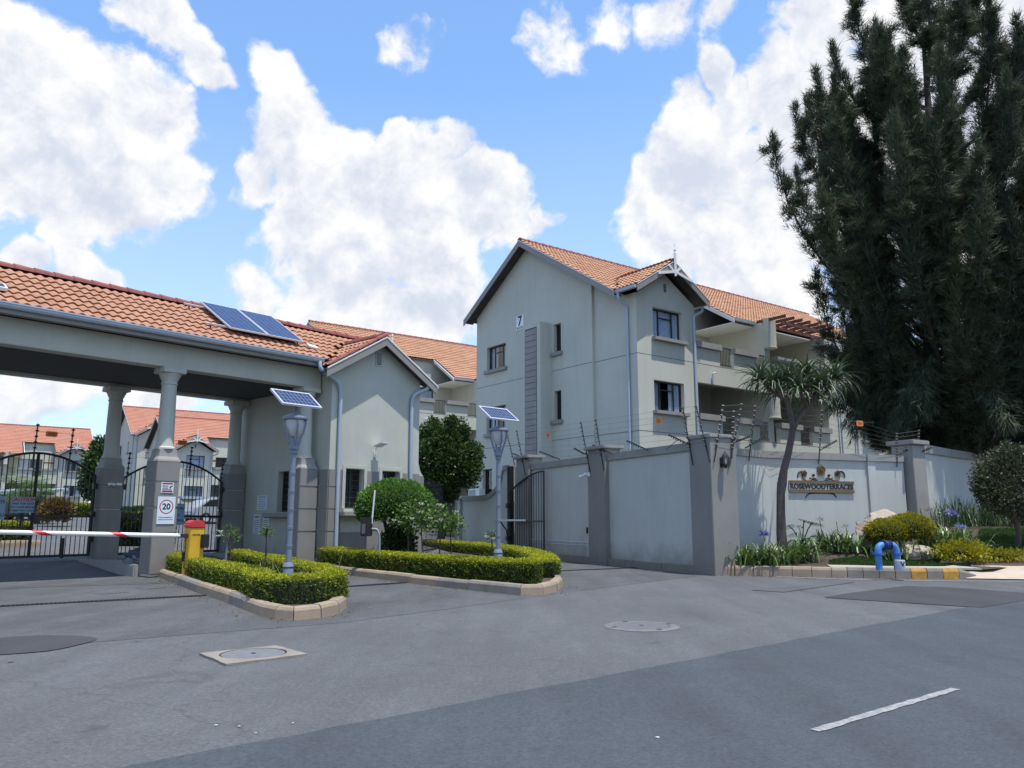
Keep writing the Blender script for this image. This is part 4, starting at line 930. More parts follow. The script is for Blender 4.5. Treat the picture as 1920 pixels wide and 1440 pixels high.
gate_sign(p0[0], p1[0], p0[1], p1[1], 'blue sign on the gate peeping out right of the front column', [('TORS', .95, .76, .09, INKBLACK, 'RIGHT'), ('O', .70, .45, .08, INKBLACK, 'CENTER'), ('ATING', .97, .2, .085, INKBLACK, 'RIGHT')])
# bundle of cloth left on the median kerb
def cloth_bundle():
    c = GH(-3.52, -0.95, 0.262); t = thing('cloth_bundle', c, 'crumpled grey and pink cloth bundle lying on the kerb by the front column', 'cloth')
    mats = (pmat('cloth_greyblue', (0.07, 0.085, 0.115), .95, .3, 14), pmat('cloth_pale', (0.22, 0.22, 0.23), .95, .2, 14), pmat('cloth_pink', (0.36, 0.17, 0.14), .95, .2, 14))
    for i, (dx, dz, s, mt) in enumerate(((0, .15, .24, 0), (-.1, .05, .17, 1), (.15, .06, .16, 2), (.02, .26, .13, 0))):
        bm = bmesh.new(); bmesh.ops.create_icosphere(bm, subdivisions=3, radius=1)
        for v in bm.verts:
            r_ = 1 + .48 * math.sin(v.co.x*5 + i) * math.cos(v.co.y*6 + i*2) + .3 * math.sin(v.co.z*9 + v.co.x*7)
            v.co = Vector((v.co.x * s * 1.1, v.co.y * s * .8, max(-.8, v.co.z) * s * .62)) * r_ + c + GA*dx + V(0, 0, dz)
        me = bpy.data.meshes.new('fold'); bm.to_mesh(me); bm.free(); me.polygons.foreach_set('use_smooth', [True]*len(me.polygons)); link('fold', me, mats[mt], t, c)
    m = MB(); m.tube([c + GA*.2 + V(0,0,.01), c + GA*.45 + GN*.2 + V(0,0,.0), c + GA*.6 + GN*.5 + V(0,0,-.08), c + GA*.7 + GN*.75 + V(0,0,-.10)], .014, 6); m.build('cord', WHITE, t, smooth=True)
cloth_bundle()
# ================================================================ barrier, readers, lamps
def barrier():
    c = G(351, 1080, 0.15); B = Fr(V(c.x, c.y, 0), GA, GN); t = thing('boom_barrier', V(c.x, c.y, .12), 'yellow barrier cabinet with red cap and red striped white boom', 'barrier')
    w, d, z0, z1 = 0.30, 0.25, 0.10, 1.06
    m = MB(); B.box(m, 0, w, -d, 0, z0, z1); cab = m.build('cabinet', YELLOW, t, bevel=0.012)
    m = MB(); prof = [(-.012, 1.062), (-.012, 1.14), (.018, 1.19), (.08, 1.215), (.22, 1.215), (.282, 1.19), (.312, 1.14), (.312, 1.062)]
    m.prism([B(a, .014, z) for a, z in prof], -GN * (d + .028)); m.build('cap', RED, t, bevel=0.02)
    m = MB(); B.box(m, -.006, -.001, -.20, -.10, .20, .96)
    dl = MB()
    for i in range(16): z = .30 + i * .042; B.box(dl, -.004, -.001, -.19 + .015 * (i % 3), -.13, z, z + .028)
    dl.build('side_lettering', INKBLACK, cab)
    B_ = Face(B(0, 0, 0), GA, GN); text('maker_lettering', 'MAXI SEC', .036, B_(.13, .93, .001), GA, GN, INKBLACK, cab, .001, bold=.002)
    m = MB(); B.box(m, -.03, -.002, -.22, -.16, .42, .60); m.build('lock_box', BLACK, cab)
    m = MB(); B.box(m, .22, .37, -.02, .08, .68, .94); m.build('card_reader', BLACK, t, bevel=.012)
    # boom
    a = B(-0.10, -.15, .915); dr = V(-.90, -.43, 0.030).normalized(); L = 6.0; r = 0.042
    m = MB(); m.tube([a + dr * .02, a + dr * L], r, 18); bo = m.build('boom', WHITE, t, smooth=40)
    x = dr.cross(Z).normalized(); y = x.cross(dr); NS_, NA = 240, 24; vs = []; fs = []
    for i in range(NS_ + 1):
        for k in range(NA): an = 2*math.pi*k/NA; vs.append(a + dr * (L * i / NS_) + (x*math.cos(an) + y*math.sin(an)) * (r + .002))
    for i in range(NS_):
        for k in range(NA):
            s = L * (i + .5) / NS_; ph = (s / 1.28 + ((k + .5) / NA) * .42 + .02) % 1
            if ph < .15: fs.append((i*NA + k, i*NA + (k+1) % NA, (i+1)*NA + (k+1) % NA, (i+1)*NA + k))
    m = MB(); m.add(vs, fs); m.build('red_stripes', RED, bo, smooth=True, fix=False)
    m = MB(); m.bar(a - dr * .12, a + dr * .06, .07, .07); m.build('boom_clamp', STEEL, t)
barrier()
def gooseneck(pts, r, label, box, extra=None):
    t = thing('card_reader_post', pts[-1], label, 'card reader', 'card reader posts')
    P = [Vector(p) for p in pts]; out = [P[0]]
    for i in range(1, len(P) - 1):
        a, b = P[i-1].lerp(P[i], .45), P[i].lerp(P[i+1], .35)
        for k in range(7): s = k / 6; out.append(a.lerp(P[i], s).lerp(P[i].lerp(b, s), s))
    out.append(P[-1]); m = MB(); m.tube(out, r, 10); m.build('bent_pole', pmat('post_grey', (.22, .25, .27), .5, .08), t, smooth=40)
    if box: m = MB(); box(m); bx = m.build('reader_box', BLACK, t, bevel=.015); 
    if extra: extra(t)
    return t
ca = G(421, 1072, 0.14); cb = G(383, 1080, 0.15)
gooseneck([V(cb.x + .12, cb.y + .1, .90), V(ca.x + .02, ca.y, .90), V(ca.x, ca.y, .1)], .024, 'grey bent pole rising from the hedge beside the yellow cabinet', None)
D2 = 17.8; cc = YD(711, 1040, D2)
def rbox(m):
    p = YD(688, 988, D2); m.box8([p + V(-.135, -.06, -.2), p + V(.11, -.10, -.2), p + V(.11, .08, -.2), p + V(-.135, .10, -.2), p + V(-.135, -.06, .21), p + V(.11, -.10, .21), p + V(.11, .08, .21), p + V(-.135, .10, .21)])
def rext(t):
    p = YD(684, 990, D2); m = MB(); m.box8([p + V(-.05, -.10, -.12), p + V(.03, -.11, -.12), p + V(.03, -.08, -.12), p + V(-.05, -.08, -.12), p + V(-.05, -.10, .09), p + V(.03, -.11, .09), p + V(.03, -.08, .09), p + V(-.05, -.08, .09)]); m.build('keypad', pmat('keypad_grey', (.10, .11, .12), .5, .1), t)
    a, b = YD(697, 982, D2), YD(703, 919, D2); m = MB(); m.tube([a, b], .018, 8); m.build('raised_arm', WHITE, t)
q = YD(697, 992, D2)
gooseneck([q, V(cc.x, D2, q.z), V(cc.x, D2, .1)], .026, 'black card reader on a bent pole below the guardroom window', rbox, rext)
def lamp(loc, label):
    t = thing('street_lamp', loc, label, 'street lamp', 'solar lamps on the traffic islands'); c = Vector(loc)
    m = MB(); m.lathe(c, [(0.082, 0), (0.082, .36), (0.077, .37), (0.088, .40), (0.066, .455), (0.05, .46)], 24); m.build('plinth', LAMPBLUE, t, smooth=30)
    pr = [(0.047, .461)]
    for z in (.70, .98, 1.26, 1.54, 1.82):
        pr += [(0.045, z - .02), (0.051, z - .018), (0.051, z - .006), (0.044, z - .005), (0.044, z + .005), (0.051, z + .006), (0.051, z + .018), (0.043, z + .02)]
    pr += [(0.041, 2.12)]; m = MB(); m.lathe(c, pr, 20); m.build('post', LAMPBLUE, t, smooth=30)
    m = MB(); m.lathe(c, [(0.048, 2.121), (0.056, 2.13), (0.056, 2.16), (0.05, 2.17), (0.075, 2.20), (0.078, 2.30), (0.05, 2.34), (0.03, 2.36)], 20); m.build('head_base', LAMPBLUE, t, smooth=30)
    m = MB(); m.lathe(c, [(0.04, 2.40), (0.085, 2.45), (0.125, 2.54), (0.142, 2.64), (0.142, 2.655), (0, 2.655)], 24); m.build('diffuser', pmat('lamp_diffuser', (.48, .49, .50), .25, .04), t, smooth=40)
    for k in range(4):
        an = k * math.pi / 2 + .55; rad = V(math.cos(an), math.sin(an), 0); m = MB(); P = [(0.07, 2.26), (0.10, 2.36), (0.145, 2.48), (0.168, 2.58), (0.17, 2.66)]
        for i in range(4): m.bar(c + rad*P[i][0] + V(0,0,P[i][1]), c + rad*P[i+1][0] + V(0,0,P[i+1][1]), .022, .03, up=rad)
        m.build('arm', LAMPBLUE, t)
    m = MB(); m.lathe(c, [(0.185, 2.658), (0.195, 2.67), (0.195, 2.695), (0.175, 2.71), (0.10, 2.745), (0.05, 2.76), (0, 2.76)], 24); m.build('cap', LAMPBLUE, t, smooth=30)
    m = MB(); m.tube([c + V(0,0,2.75), c + V(0,0,2.98)], .02, 8); m.bar(c + V(0,0,2.96) - GA*.2, c + V(0,0,2.96) + GA*.2, .03); m.build('panel_mount', LAMPBLUE, t)
    tl = R(36); up_ = -GN * math.cos(tl) + Z * math.sin(tl)
    solar('panel', c + V(0,0,2.985) - GA*.36 - up_*.23, GA, up_,   .72, .46, 9, 4, None, parent=t, th=.03)
    return t
def solar_child_fix(): pass
l1 = YD(541, 1051, 12.4); L1 = lamp(V(l1.x + .0, 12.4, .125), 'grey blue solar lamp post standing in the left hedge island beside the barrier')
l2 = YD(934, 1026, 15.0); L2 = copytree(L1, V(l2.x, 15.0, .225)); L2['label'] = 'grey blue solar lamp post standing in the middle hedge island before the open gate'; L2.rotation_euler.z = R(-7)

# ================================================================ boundary walls
WP = V(WD.y, -WD.x, 0); WC = G(1341, 1080); WC = V(WC.x, WC.y, 0); W = Fr(WC, WD, WP)     # s along the wall, t into the estate
FWL = Face(WC, WD, -WP)
def pillar(fr, s0, s1, t0, t1, z1, parent, capo=.06, caph=.10, mat=TAUPE, name='pillar', z0=-.05):
    m = MB(); fr.box(m, s0, s1, t0, t1, z0, z1); p = m.build(name, mat, parent, bevel=0.012)
    m = MB(); fr.box(m, s0 - capo, s1 + capo, t0 - capo, t1 + capo, z1 + .001, z1 + caph); m.build('cap', TAUPE_L, p, bevel=0.02); return p
wl = thing('boundary_wall', W(5, .2, 0), 'tall pale boundary wall running back from the corner pillar to the gate', 'wall')
pillar(W, 0, .76, 0, .75, 3.06, wl, capo=.03)
def wall_seg(fr, s0, s1, parent, z1=2.82, z2=3.02, mat=PLASTER_W, t0=.12, t1=.36):
    m = MB(); fr.box(m, s0, s1, t0, t1, -.05, z1); m.build('wall_panel', mat, parent)
    m = MB(); fr.box(m, s0, s1, t0 - .055, t1 + .055, z1 + .001, z2); m.build('coping', TAUPE_L, parent, bevel=.01)
    n = max(1, int((s1 - s0) / 1.0)); 
    for i in range(n): m = MB(); fr.box(m, s0 + (s1-s0)*i/n + .004, s0 + (s1-s0)*(i+1)/n - .004, t0 - .10, t0 - .003, -.05, .17 + random.uniform(0, .012)); m.build('footing', CONC, parent, bevel=.01)
wall_seg(W, .765, 4.42, wl)
pillar(W, 4.42, 5.32, -.02, .5, 3.16, wl, capo=.09)
wall_seg(W, 5.325, 9.1, wl)
pillar(W, 9.1, 10.0, -.02, .5, 3.22, wl, capo=.09)
m = MB(); W.box(m, 10.002, 10.42, .12, .36, -.05, 3.0); m.build('wall_panel', PLASTER, wl)
m = MB(); m.tube([W(5.38, -.02, 0.2), W(5.38, -.02, 2.45)], .014, 6); m.tube([W(5.40, .03, .58), W(9.0, .03, .58)], .014, 6); m.tube([W(5.40, .04, .50), W(9.0, .04, .50)], .010, 6); m.build('conduit', ALU, wl)
m = MB(); W.box(m, 5.335, 5.40, -.06, -.021, .83, 1.0); m.build('junction_box', BLACK, wl)
t = thing('security_camera', W(5.35, -.1, 2.4), 'small white security camera on the second wall pillar', 'camera')
m = MB(); W.box(m, 5.18, 5.30, -.06, -.022, 2.42, 2.54); m.build('mount', WHITE, t, bevel=.01)
m = MB(); m.tube([W(5.28, -.08, 2.5), W(5.52, -.16, 2.42)], .045, 12); m.build('housing', WHITE, t, smooth=40)
# swoop wall beyond the gate
sw = thing('swoop_wall', W(13, .2, 0), 'low grey garden wall sweeping up in a curve to the gate post', 'wall')
def swz(s):
    if s > 13.05: return 1.93
    if s < 11.35: return 2.92
    t_ = (13.05 - s) / 1.7; return 1.93 + 0.99 * (1 - math.sqrt(max(0, 1 - t_ * t_)))
N_ = 40; S_ = [10.7 + 4.5 * i / N_ for i in range(N_ + 1)]
m = MB()
for i in range(N_):
    a, b = S_[i], S_[i+1]; m.box8([W(a,.12,-.05), W(b,.12,-.05), W(b,.34,-.05), W(a,.34,-.05), W(a,.12,swz(a)), W(b,.12,swz(b)), W(b,.34,swz(b)), W(a,.34,swz(a))])
m.build('wall_panel', PLASTER, sw)
m = MB()
for i in range(N_):
    a, b = S_[i], S_[i+1]; dz = .17
    m.box8([W(a,.06,swz(a)+.001), W(b,.06,swz(b)+.001), W(b,.40,swz(b)+.001), W(a,.40,swz(a)+.001), W(a,.06,swz(a)+dz), W(b,.06,swz(b)+dz), W(b,.40,swz(b)+dz), W(a,.40,swz(a)+dz)])
m.build('coping', TAUPE_L, sw)
pillar(W, 15.2, 15.62, .0, .46, 2.0, sw, capo=.05, caph=.12, mat=PLASTER)
# black single leaf gate, standing open
def leaf_gate():
    t = thing('gate_leaf', W(10.55, -.05, 0), 'black steel gate leaf with rising curved top, standing open against the wall', 'gate')
    Q = Fr(W(10.52, -.06, 0), -WD, -WP); L = 2.58
    top = lambda s: 2.06 + .66 * math.sin(min(1, s / L) * math.pi / 2) ** .85
    m = MB(); m.bar(Q(0, 0, .08), Q(0, 0, top(0) + .0), .06); m.bar(Q(L, 0, .08), Q(L, 0, top(L)), .06); m.bar(Q(0, 0, .12), Q(L, 0, .12), .05); m.bar(Q(0, 0, 1.16), Q(L, 0, 1.16), .05)
    m.tube([Q(L * i / 20, 0, top(L * i / 20)) for i in range(21)], .03, 8); m.build('frame', BLACK, t)
    for i in range(1, 15): s = L * i / 15; b = MB(); b.tube([Q(s, 0, .1), Q(s, 0, top(s))], .011, 6, caps=False); b.build('bar', BLACK, t)
    m = MB(); m.bar(Q(-.42, .12, 1.19), Q(1.4, .06, 1.19), .07, .06); m.build('opener_arm', ALU, t)
    m = MB(); m.tube([Q(-.42, .12, 1.16), Q(-.3, .06, 1.0), Q(-.12, .02, .85), Q(-.08, 0, .55)], .025, 8); m.build('arm_bracket', BLACK, t)
    m = MB(); W.box(m, 10.44, 10.68, -.04, .10, 0, 3.02); m.build('gate_post', BLACK, t)
    for z in (.5, 1.6): m = MB(); Q.box(m, -.1, .05, -.03, .07, z, z + .16); m.build('hinge', BLACK, t)
leaf_gate()
# pedestrian railing between gatehouse and swoop wall
def railing(a, b, z0, z1, label, step=.12):
    t = thing('steel_railing', a.lerp(b, .5), label, 'railing'); m = MB()
    for z in (z0 + .12, z1 - .12): m.bar(a + V(0,0,z), b + V(0,0,z), .03, .04)
    for p in (a, b): m.bar(p + V(0,0,z0), p + V(0,0,z1 + .05), .06)
    m.build('frame', BLACK, t); L = (b - a).length; n = int(L / step)
    for i in range(1, n): p = a.lerp(b, i / n); k = MB(); k.tube([p + V(0,0,z0), p + V(0,0,z1)], .011, 6, caps=False); k.build('bar', BLACK, t)
ra_ = GH(3.9, -.6, 0); rb_ = W(15.75, .2, 0)
railing(V(ra_.x, ra_.y, 0), V(rb_.x, rb_.y, 0), .1, 2.5, 'black upright railing between the gatehouse and the swooping wall', step=.19)
# ---- right hand wall with the name sign
RW[3] = V(8.29, 21.19, 0)
wr = thing('sign_wall', RW[3], 'long pale boundary wall carrying the bronze name sign, right of the corner pillar', 'wall')
def wall_poly(pts, z1, z2, th, parent, mat=PLASTER_W, ov=.055, z0=-.05):
    n = len(pts); nr_ = []
    for i in range(n):
        d = (pts[min(i+1, n-1)] - pts[max(i-1, 0)]).normalized(); nr_.append(V(-d.y, d.x, 0))
    for nm, o0, o1, za, zb, mt in (('wall_panel', 0, th, z0, z1, mat), ('coping', -ov, th + ov, z1 + .001, z2, TAUPE_L)):
        vs = []; fs = []
        for i in range(n):
            for o_, z in ((o0, za), (o1, za), (o1, zb), (o0, zb)): p = pts[i] + nr_[i] * o_; vs.append(V(p.x, p.y, z))
        for i in range(n - 1):
            for k in range(4): fs.append((4*i + k, 4*i + (k+1) % 4, 4*i + 4 + (k+1) % 4, 4*i + 4 + k))
        fs += [(0, 1, 2, 3), tuple(4*(n-1) + k for k in range(4))]; m = MB(); m.add(vs, fs); m.build(nm, mt, parent)
wall_poly([W(.3, .752, 0)] + RW[1:6], 2.80, 2.98, .25, wr)
SD = (RW[4] - RW[2]).normalized(); SN = V(SD.y, -SD.x, 0); FS = Face(RW[2], SD, SN)
s_ = FS.at(1637, 950)[0]; m = MB(); FS.box(m, s_ - .13, s_ + .13, -.05, 2.795, .001, .06); m.build('pilaster', PLASTER_W, wr)
m = MB(); FS.box(m, s_ - .15, s_ + .15, 2.796, 2.985, .056, .09); m.build('pilaster_cap', TAUPE_L, wr)
wr2 = thing('far_boundary_wall', V(13.5, 24.3, 0), 'taller pale boundary wall at the right edge behind the round tree', 'wall')
RP = Fr(V(11.05, 22.02, 0), V(.85, .53, 0).normalized(), V(-.53, .85, 0).normalized())
pillar(RP, 0, .62, -.12, .5, 3.28, wr2, capo=.10, caph=.13, mat=TAUPE_L)
wall_poly([V(11.62, 22.45, 0)] + RW[7:] + [V(36, 45.2, 0)], 3.10, 3.34, .25, wr2)
d2 = (RW[8] - V(11.62, 22.45, 0)).normalized(); F2 = Face(V(11.62, 22.45, 0), d2, V(d2.y, -d2.x, 0))
m = MB(); m.prism([F2(0, 0.2, .002), F2(0, 1.75, .002), F2(1.3, .75, .002), F2(3.6, .75, .002), F2(3.6, .2, .002)], F2.n * .05); m.build('plinth', TAUPE_L, wr2)
m = MB(); m.prism([F2(3.7, 0.2, .002), F2(3.7, 0.7, .002), F2(4.9, 1.75, .002), F2(6.5, 1.75, .002), F2(6.5, .2, .002)], F2.n * .05); m.build('plinth', TAUPE_L, wr2)
P2 = Fr(F2(4.9, 0, 0), d2, V(-d2.y, d2.x, 0)); pillar(P2, 0, .7, -.1, .5, 3.55, wr2, capo=.1, caph=.14, mat=TAUPE_L)
# ---- name sign
def name_sign():
    a0, zb = FS.at(1479, 923); a1, zt = FS.at(1599, 903); t = thing('name_sign', FS((a0+a1)/2, zb, .02), 'bronze ROSEWOODTERRACES name sign with roses on the pale wall', 'sign')
    H = zt - zb
    m = MB(); FS.box(m, a0, a1, zb, zt, .012, .03); m.build('plate', SIGNGREY, t, bevel=.004)
    for f0, f1 in ((0, .09), (.16, .24), (.80, .87), (.92, 1.0)):
        m = MB(); FS.box(m, a0 - .006, a1 + .006, zb + H*f0, zb + H*f1, .0305, .045); m.build('border_strip', BRONZE, t)
    o_ = text('lettering', 'ROSEWOODTERRACES', .25, FS((a0+a1)/2, zb + H*.52, .036), SD, SN, BRONZE_D, t, .008, bold=.007)
    xs_ = [v.co.dot(SD) for v in o_.data.vertices]; wd = max(xs_) - min(xs_); sc = (a1 - a0) * .97 / wd
    mid = (max(xs_) + min(xs_)) / 2; zs_ = [v.co.z for v in o_.data.vertices]; zh = max(zs_) - min(zs_); zm = (max(zs_) + min(zs_)) / 2; zk = H * .47 / zh
    tgt = (FS((a0+a1)/2, 0, 0) - wloc(t)).dot(SD); ztg = zb + H*.53 - wloc(t).z
    for v in o_.data.vertices:
        s0 = v.co.dot(SD); v.co += SD * ((s0 - mid) * sc + tgt - s0); v.co.z = (v.co.z - zm) * zk + ztg
    # serifs thicken the letters a little: thin bar caps along the top and foot of the word
    def disc(px, py, r, mat, nm='rose', petals=0, ry=1.0):
        a, z = FS.at(px, py); vs = []; m = MB(); k = 26; pts = []
        for i in range(k):
            an = 2*math.pi*i/k; rr_ = r * (1 + .09 * math.sin(petals * an)); pts.append(FS(a + rr_*math.cos(an), z + rr_*ry*math.sin(an), .004))
        m.prism(pts, SN * .03); o = m.build(nm, mat, t)
        if petals:
            for rr_, ph in ((r*.72, 0), (r*.45, 1.5), (r*.2, 3)):
                path = [FS(a + rr_*math.cos(q*.45 + ph), z + rr_*ry*math.sin(q*.45 + ph), .036) for q in range(11)]; k_ = MB(); k_.tube(path, .009, 5); k_.build('petal', BRONZE_D, o)
    disc(1539, 882, .135, BRONZE, petals=5, ry=1.05); disc(1507, 888, .085, BRONZE, petals=5); disc(1569.5, 888, .085, BRONZE, petals=5)
    disc(1524.5, 891, .036, BRONZE_D, 'bud', 3); disc(1553.5, 891.5, .036, BRONZE_D, 'bud', 3)
    def stroke(pp, r, mat=BRONZE, nm='stem'):
        P_ = [FS(*FS.at(x, y), .015) for x, y in pp]; out = []
        for i in range(len(P_) - 1):
            for k in range(6):
                u = k / 6; p0 = P_[max(i-1, 0)]; p1 = P_[i]; p2 = P_[i+1]; p3 = P_[min(i+2, len(P_)-1)]
                out.append(.5 * ((2*p1) + (p2-p0)*u + (2*p0-5*p1+4*p2-p3)*u*u + (3*p1-p0-3*p2+p3)*u**3))
        out.append(P_[-1]); m = MB(); n = len(out); m.tube(out, [r * (.35 + .65*math.sin(math.pi * (.12 + .8*i/(n-1)))) for i in range(n)], 6); m.build(nm, mat, t, smooth=True)
    for s in (-1, 1):
        X = lambda x: 1539 + s * x
        stroke([(X(8), 896), (X(16), 897), (X(24), 901), (X(32), 899), (X(36), 892)], .02); stroke([(X(6), 900), (X(14), 899), (X(22), 896)], .022, BRONZE_D, 'leaf')
        stroke([(X(30), 884), (X(38), 884), (X(43), 888), (X(44.5), 896)], .018, BRONZE_D, 'curl'); stroke([(X(0), 924.5), (X(16), 924.5), (X(24), 926.5), (X(29), 933)], .02, BRONZE_D, 'curl')
name_sign()
# ---- lantern on the corner pillar
FPL = Face(W(0, 0, 0), WP, -WD)
def lantern():
    a, z = FPL.at(1353, 868); c = FPL(a, 0, .13); c = V(c.x, c.y, z); t = thing('wall_lantern', c, 'black wall lantern with clear panes on the corner pillar', 'lantern')
    m = MB(); m.lathe(c, [(.02, -.13), (.035, -.11), (.05, -.08), (.065, -.06), (.065, -.045)], 8); m.build('lantern_base', BLACK, t)
    m = MB(); m.lathe(c, [(.09, .12), (.075, .15), (.045, .20), (.02, .23), (.012, .26), (0, .27)], 8); m.build('hood', BLACK, t)
    m = MB()
    for k in range(6): an = k * math.pi / 3; m.bar(c + V(.062*math.cos(an), .062*math.sin(an), -.045), c + V(.085*math.cos(an), .085*math.sin(an), .12), .012)
    m.build('cage', BLACK, t); m = MB(); m.lathe(c, [(.056, -.044), (.078, .118)], 6); m.build('panes', GLASS, t, fix=False)
    m = MB(); m.lathe(c, [(.012, -.03), (.03, .02), (.025, .07), (0, .09)], 10); m.build('bulb', WHITE, t, smooth=True)
    m = MB(); FPL.box(m, a - .05, a + .05, z - .10, z + .12, .001, .02); m.build('back_plate', BLACK, t); m = MB(); m.bar(c + V(0,0,-.02), FPL(a, z - .05, .01), .03); m.build('bracket', BLACK, t)
lantern()
# ---- electric fence on top of the walls
WIRE = pmat('fence_wire', (.16, .165, .17), .4, .1, metal=.6)
def bracket(parent, base, top, nins=8):
    m = MB(); m.tube([base, top], .016, 6); d = (top - base); dn_ = d.normalized(); s = dn_.cross(V(0, 1, 0)).normalized()
    for j in range(nins): p = base + d * (.30 + .68 * j / (nins - 1)); m.tube([p - s*.005, p + s*.045], [.024, .017], 6)
    m.build('bracket', BLACK, parent)
def strand(parent, tops, bases, n=7):
    for k in range(n):
        f = .35 + .63 * k / (n - 1); m = MB()
        for i in range(len(tops) - 1): m.tube([bases[i].lerp(tops[i], f), bases[i+1].lerp(tops[i+1], f)], .0028, 4, caps=False)
        m.build('wire', WIRE, parent, fix=False)
ef = thing('electric_fence', W(5, 0, 2.9), 'black electric fence brackets and wires along the wall left of the corner pillar', 'electric fence')
def lw(px, py, d=.03): return PL(px, py, FWL.o + FWL.n * d, FWL.n)
U = [((965, 872), (952, 816)), ((985, 891), (969, 807)), ((1107, 887), (1089, 791)), ((1132, 882), (1117, 786)), ((1299, 872), (1280, 762)), ((1331, 867), (1305, 760))]
UB = [(lw(*a), lw(*b)) for a, b in U]
for a, b in UB: bracket(ef, a, b, 9)
for a, b in (((996, 864), (962, 850)), ((1049, 861), (1012, 846)), ((1102, 854), (1077, 840)), ((1146, 850), (1112, 834)), ((1215, 844), (1176, 826)), ((1294, 834), (1255, 815))): bracket(ef, lw(*a), lw(*b), 7)
strand(ef, [UB[i][1] for i in (1, 2, 3, 4, 5)], [UB[i][0] for i in (1, 2, 3, 4, 5)])
m = MB(); m.tube([lw(1250, 842), lw(1272, 823)], .008, 5); m.build('stay', BLACK, ef)
ef2 = thing('electric_fence', W(0, .7, 2.9), 'black electric fence brackets and wires along the wall right of the corner pillar', 'electric fence')
def rw_(px, py):
    for i in range(1, 5):
        d = (RW[i+1] - RW[i]).normalized(); n_ = V(d.y, -d.x, 0); w = PL(px, py, RW[i] + n_*.06, n_); s = (w - RW[i]).dot(d) / (RW[i+1] - RW[i]).length
        if s <= 1.0 or i == 4: return w
def pr_(px, py): return PL(px, py, FPL.o + FPL.n * .03, FPL.n)
UB2 = [(pr_(1339, 866), pr_(1357, 759)), (pr_(1366, 877), pr_(1392, 756)), (rw_(1404, 865), rw_(1417, 760)), (rw_(1535, 870), rw_(1542, 768)), (rw_(1682, 876), rw_(1682, 812)), (rw_(1720, 877), rw_(1724, 806))]
for a, b in UB2: bracket(ef2, a, b, 9)
bracket(ef2, pr_(1372, 860), pr_(1377, 770), 7)
for a, b in (((1397, 840), (1434, 821)), ((1372, 832), (1406, 819)), ((1536, 845), (1569, 827)), ((1685, 852), (1720, 835)), ((1710, 855), (1747, 840))): bracket(ef2, rw_(*a), rw_(*b), 7)
strand(ef2, [q_[1] for q_ in UB2], [q_[0] for q_ in UB2])
for px, py, fn, lab in ((1028, 816, lw, 'orange warning plate on the fence wires before the louvred shaft'), (1235, 789, lw, 'orange warning plate on the fence wires below a sunlit window'), (1612, 794, rw_, 'orange warning plate hanging before the dark drooping tree twigs'), (97, 814, None, 'orange warning plate before the far left tiled roof'), (342, 830, None, 'orange warning plate right of the front column, before the far roof')):
    p = fn(px, py) if fn else PL(px, py, FG.o + GN * .1, GN); t = thing('warning_plate', p - V(0, 0, .07), lab, 'sign', 'orange electric fence warnings'); n_ = WP if fn is lw else (SN if fn else GN)
    n_ = -WP if fn is lw else n_; r_ = Z.cross(n_); m = MB(); w_, h_ = (.115, .075) if fn else (.13, .065)
    m.prism([p + r_*x + Z*y for x, y in ((-w_, -h_*.8), (-w_*.7, -h_), (w_*.7, -h_), (w_, -h_*.7), (w_, h_*.7), (w_*.8, h_), (-w_*.8, h_), (-w_, h_*.8))], n_ * .008); m.build('plate', ORANGE, t)
    k = MB()
    for zz_ in (-.025, .0, .025): k.prism([p + r_*x + Z*(zz_ + y) + n_*.0085 for x, y in ((-w_*.6, -.006), (w_*.6, -.006), (w_*.6, .006), (-w_*.6, .006))], n_ * .001)
    k.build('print_lines', INKRED, t)
    m = MB(); m.tube([p - r_*.5 + Z*h_*.6 + n_*-.004, p + r_*.5 + Z*h_*.6 + n_*-.004], .003, 4); m.build('hanging_wire', WIRE, t)
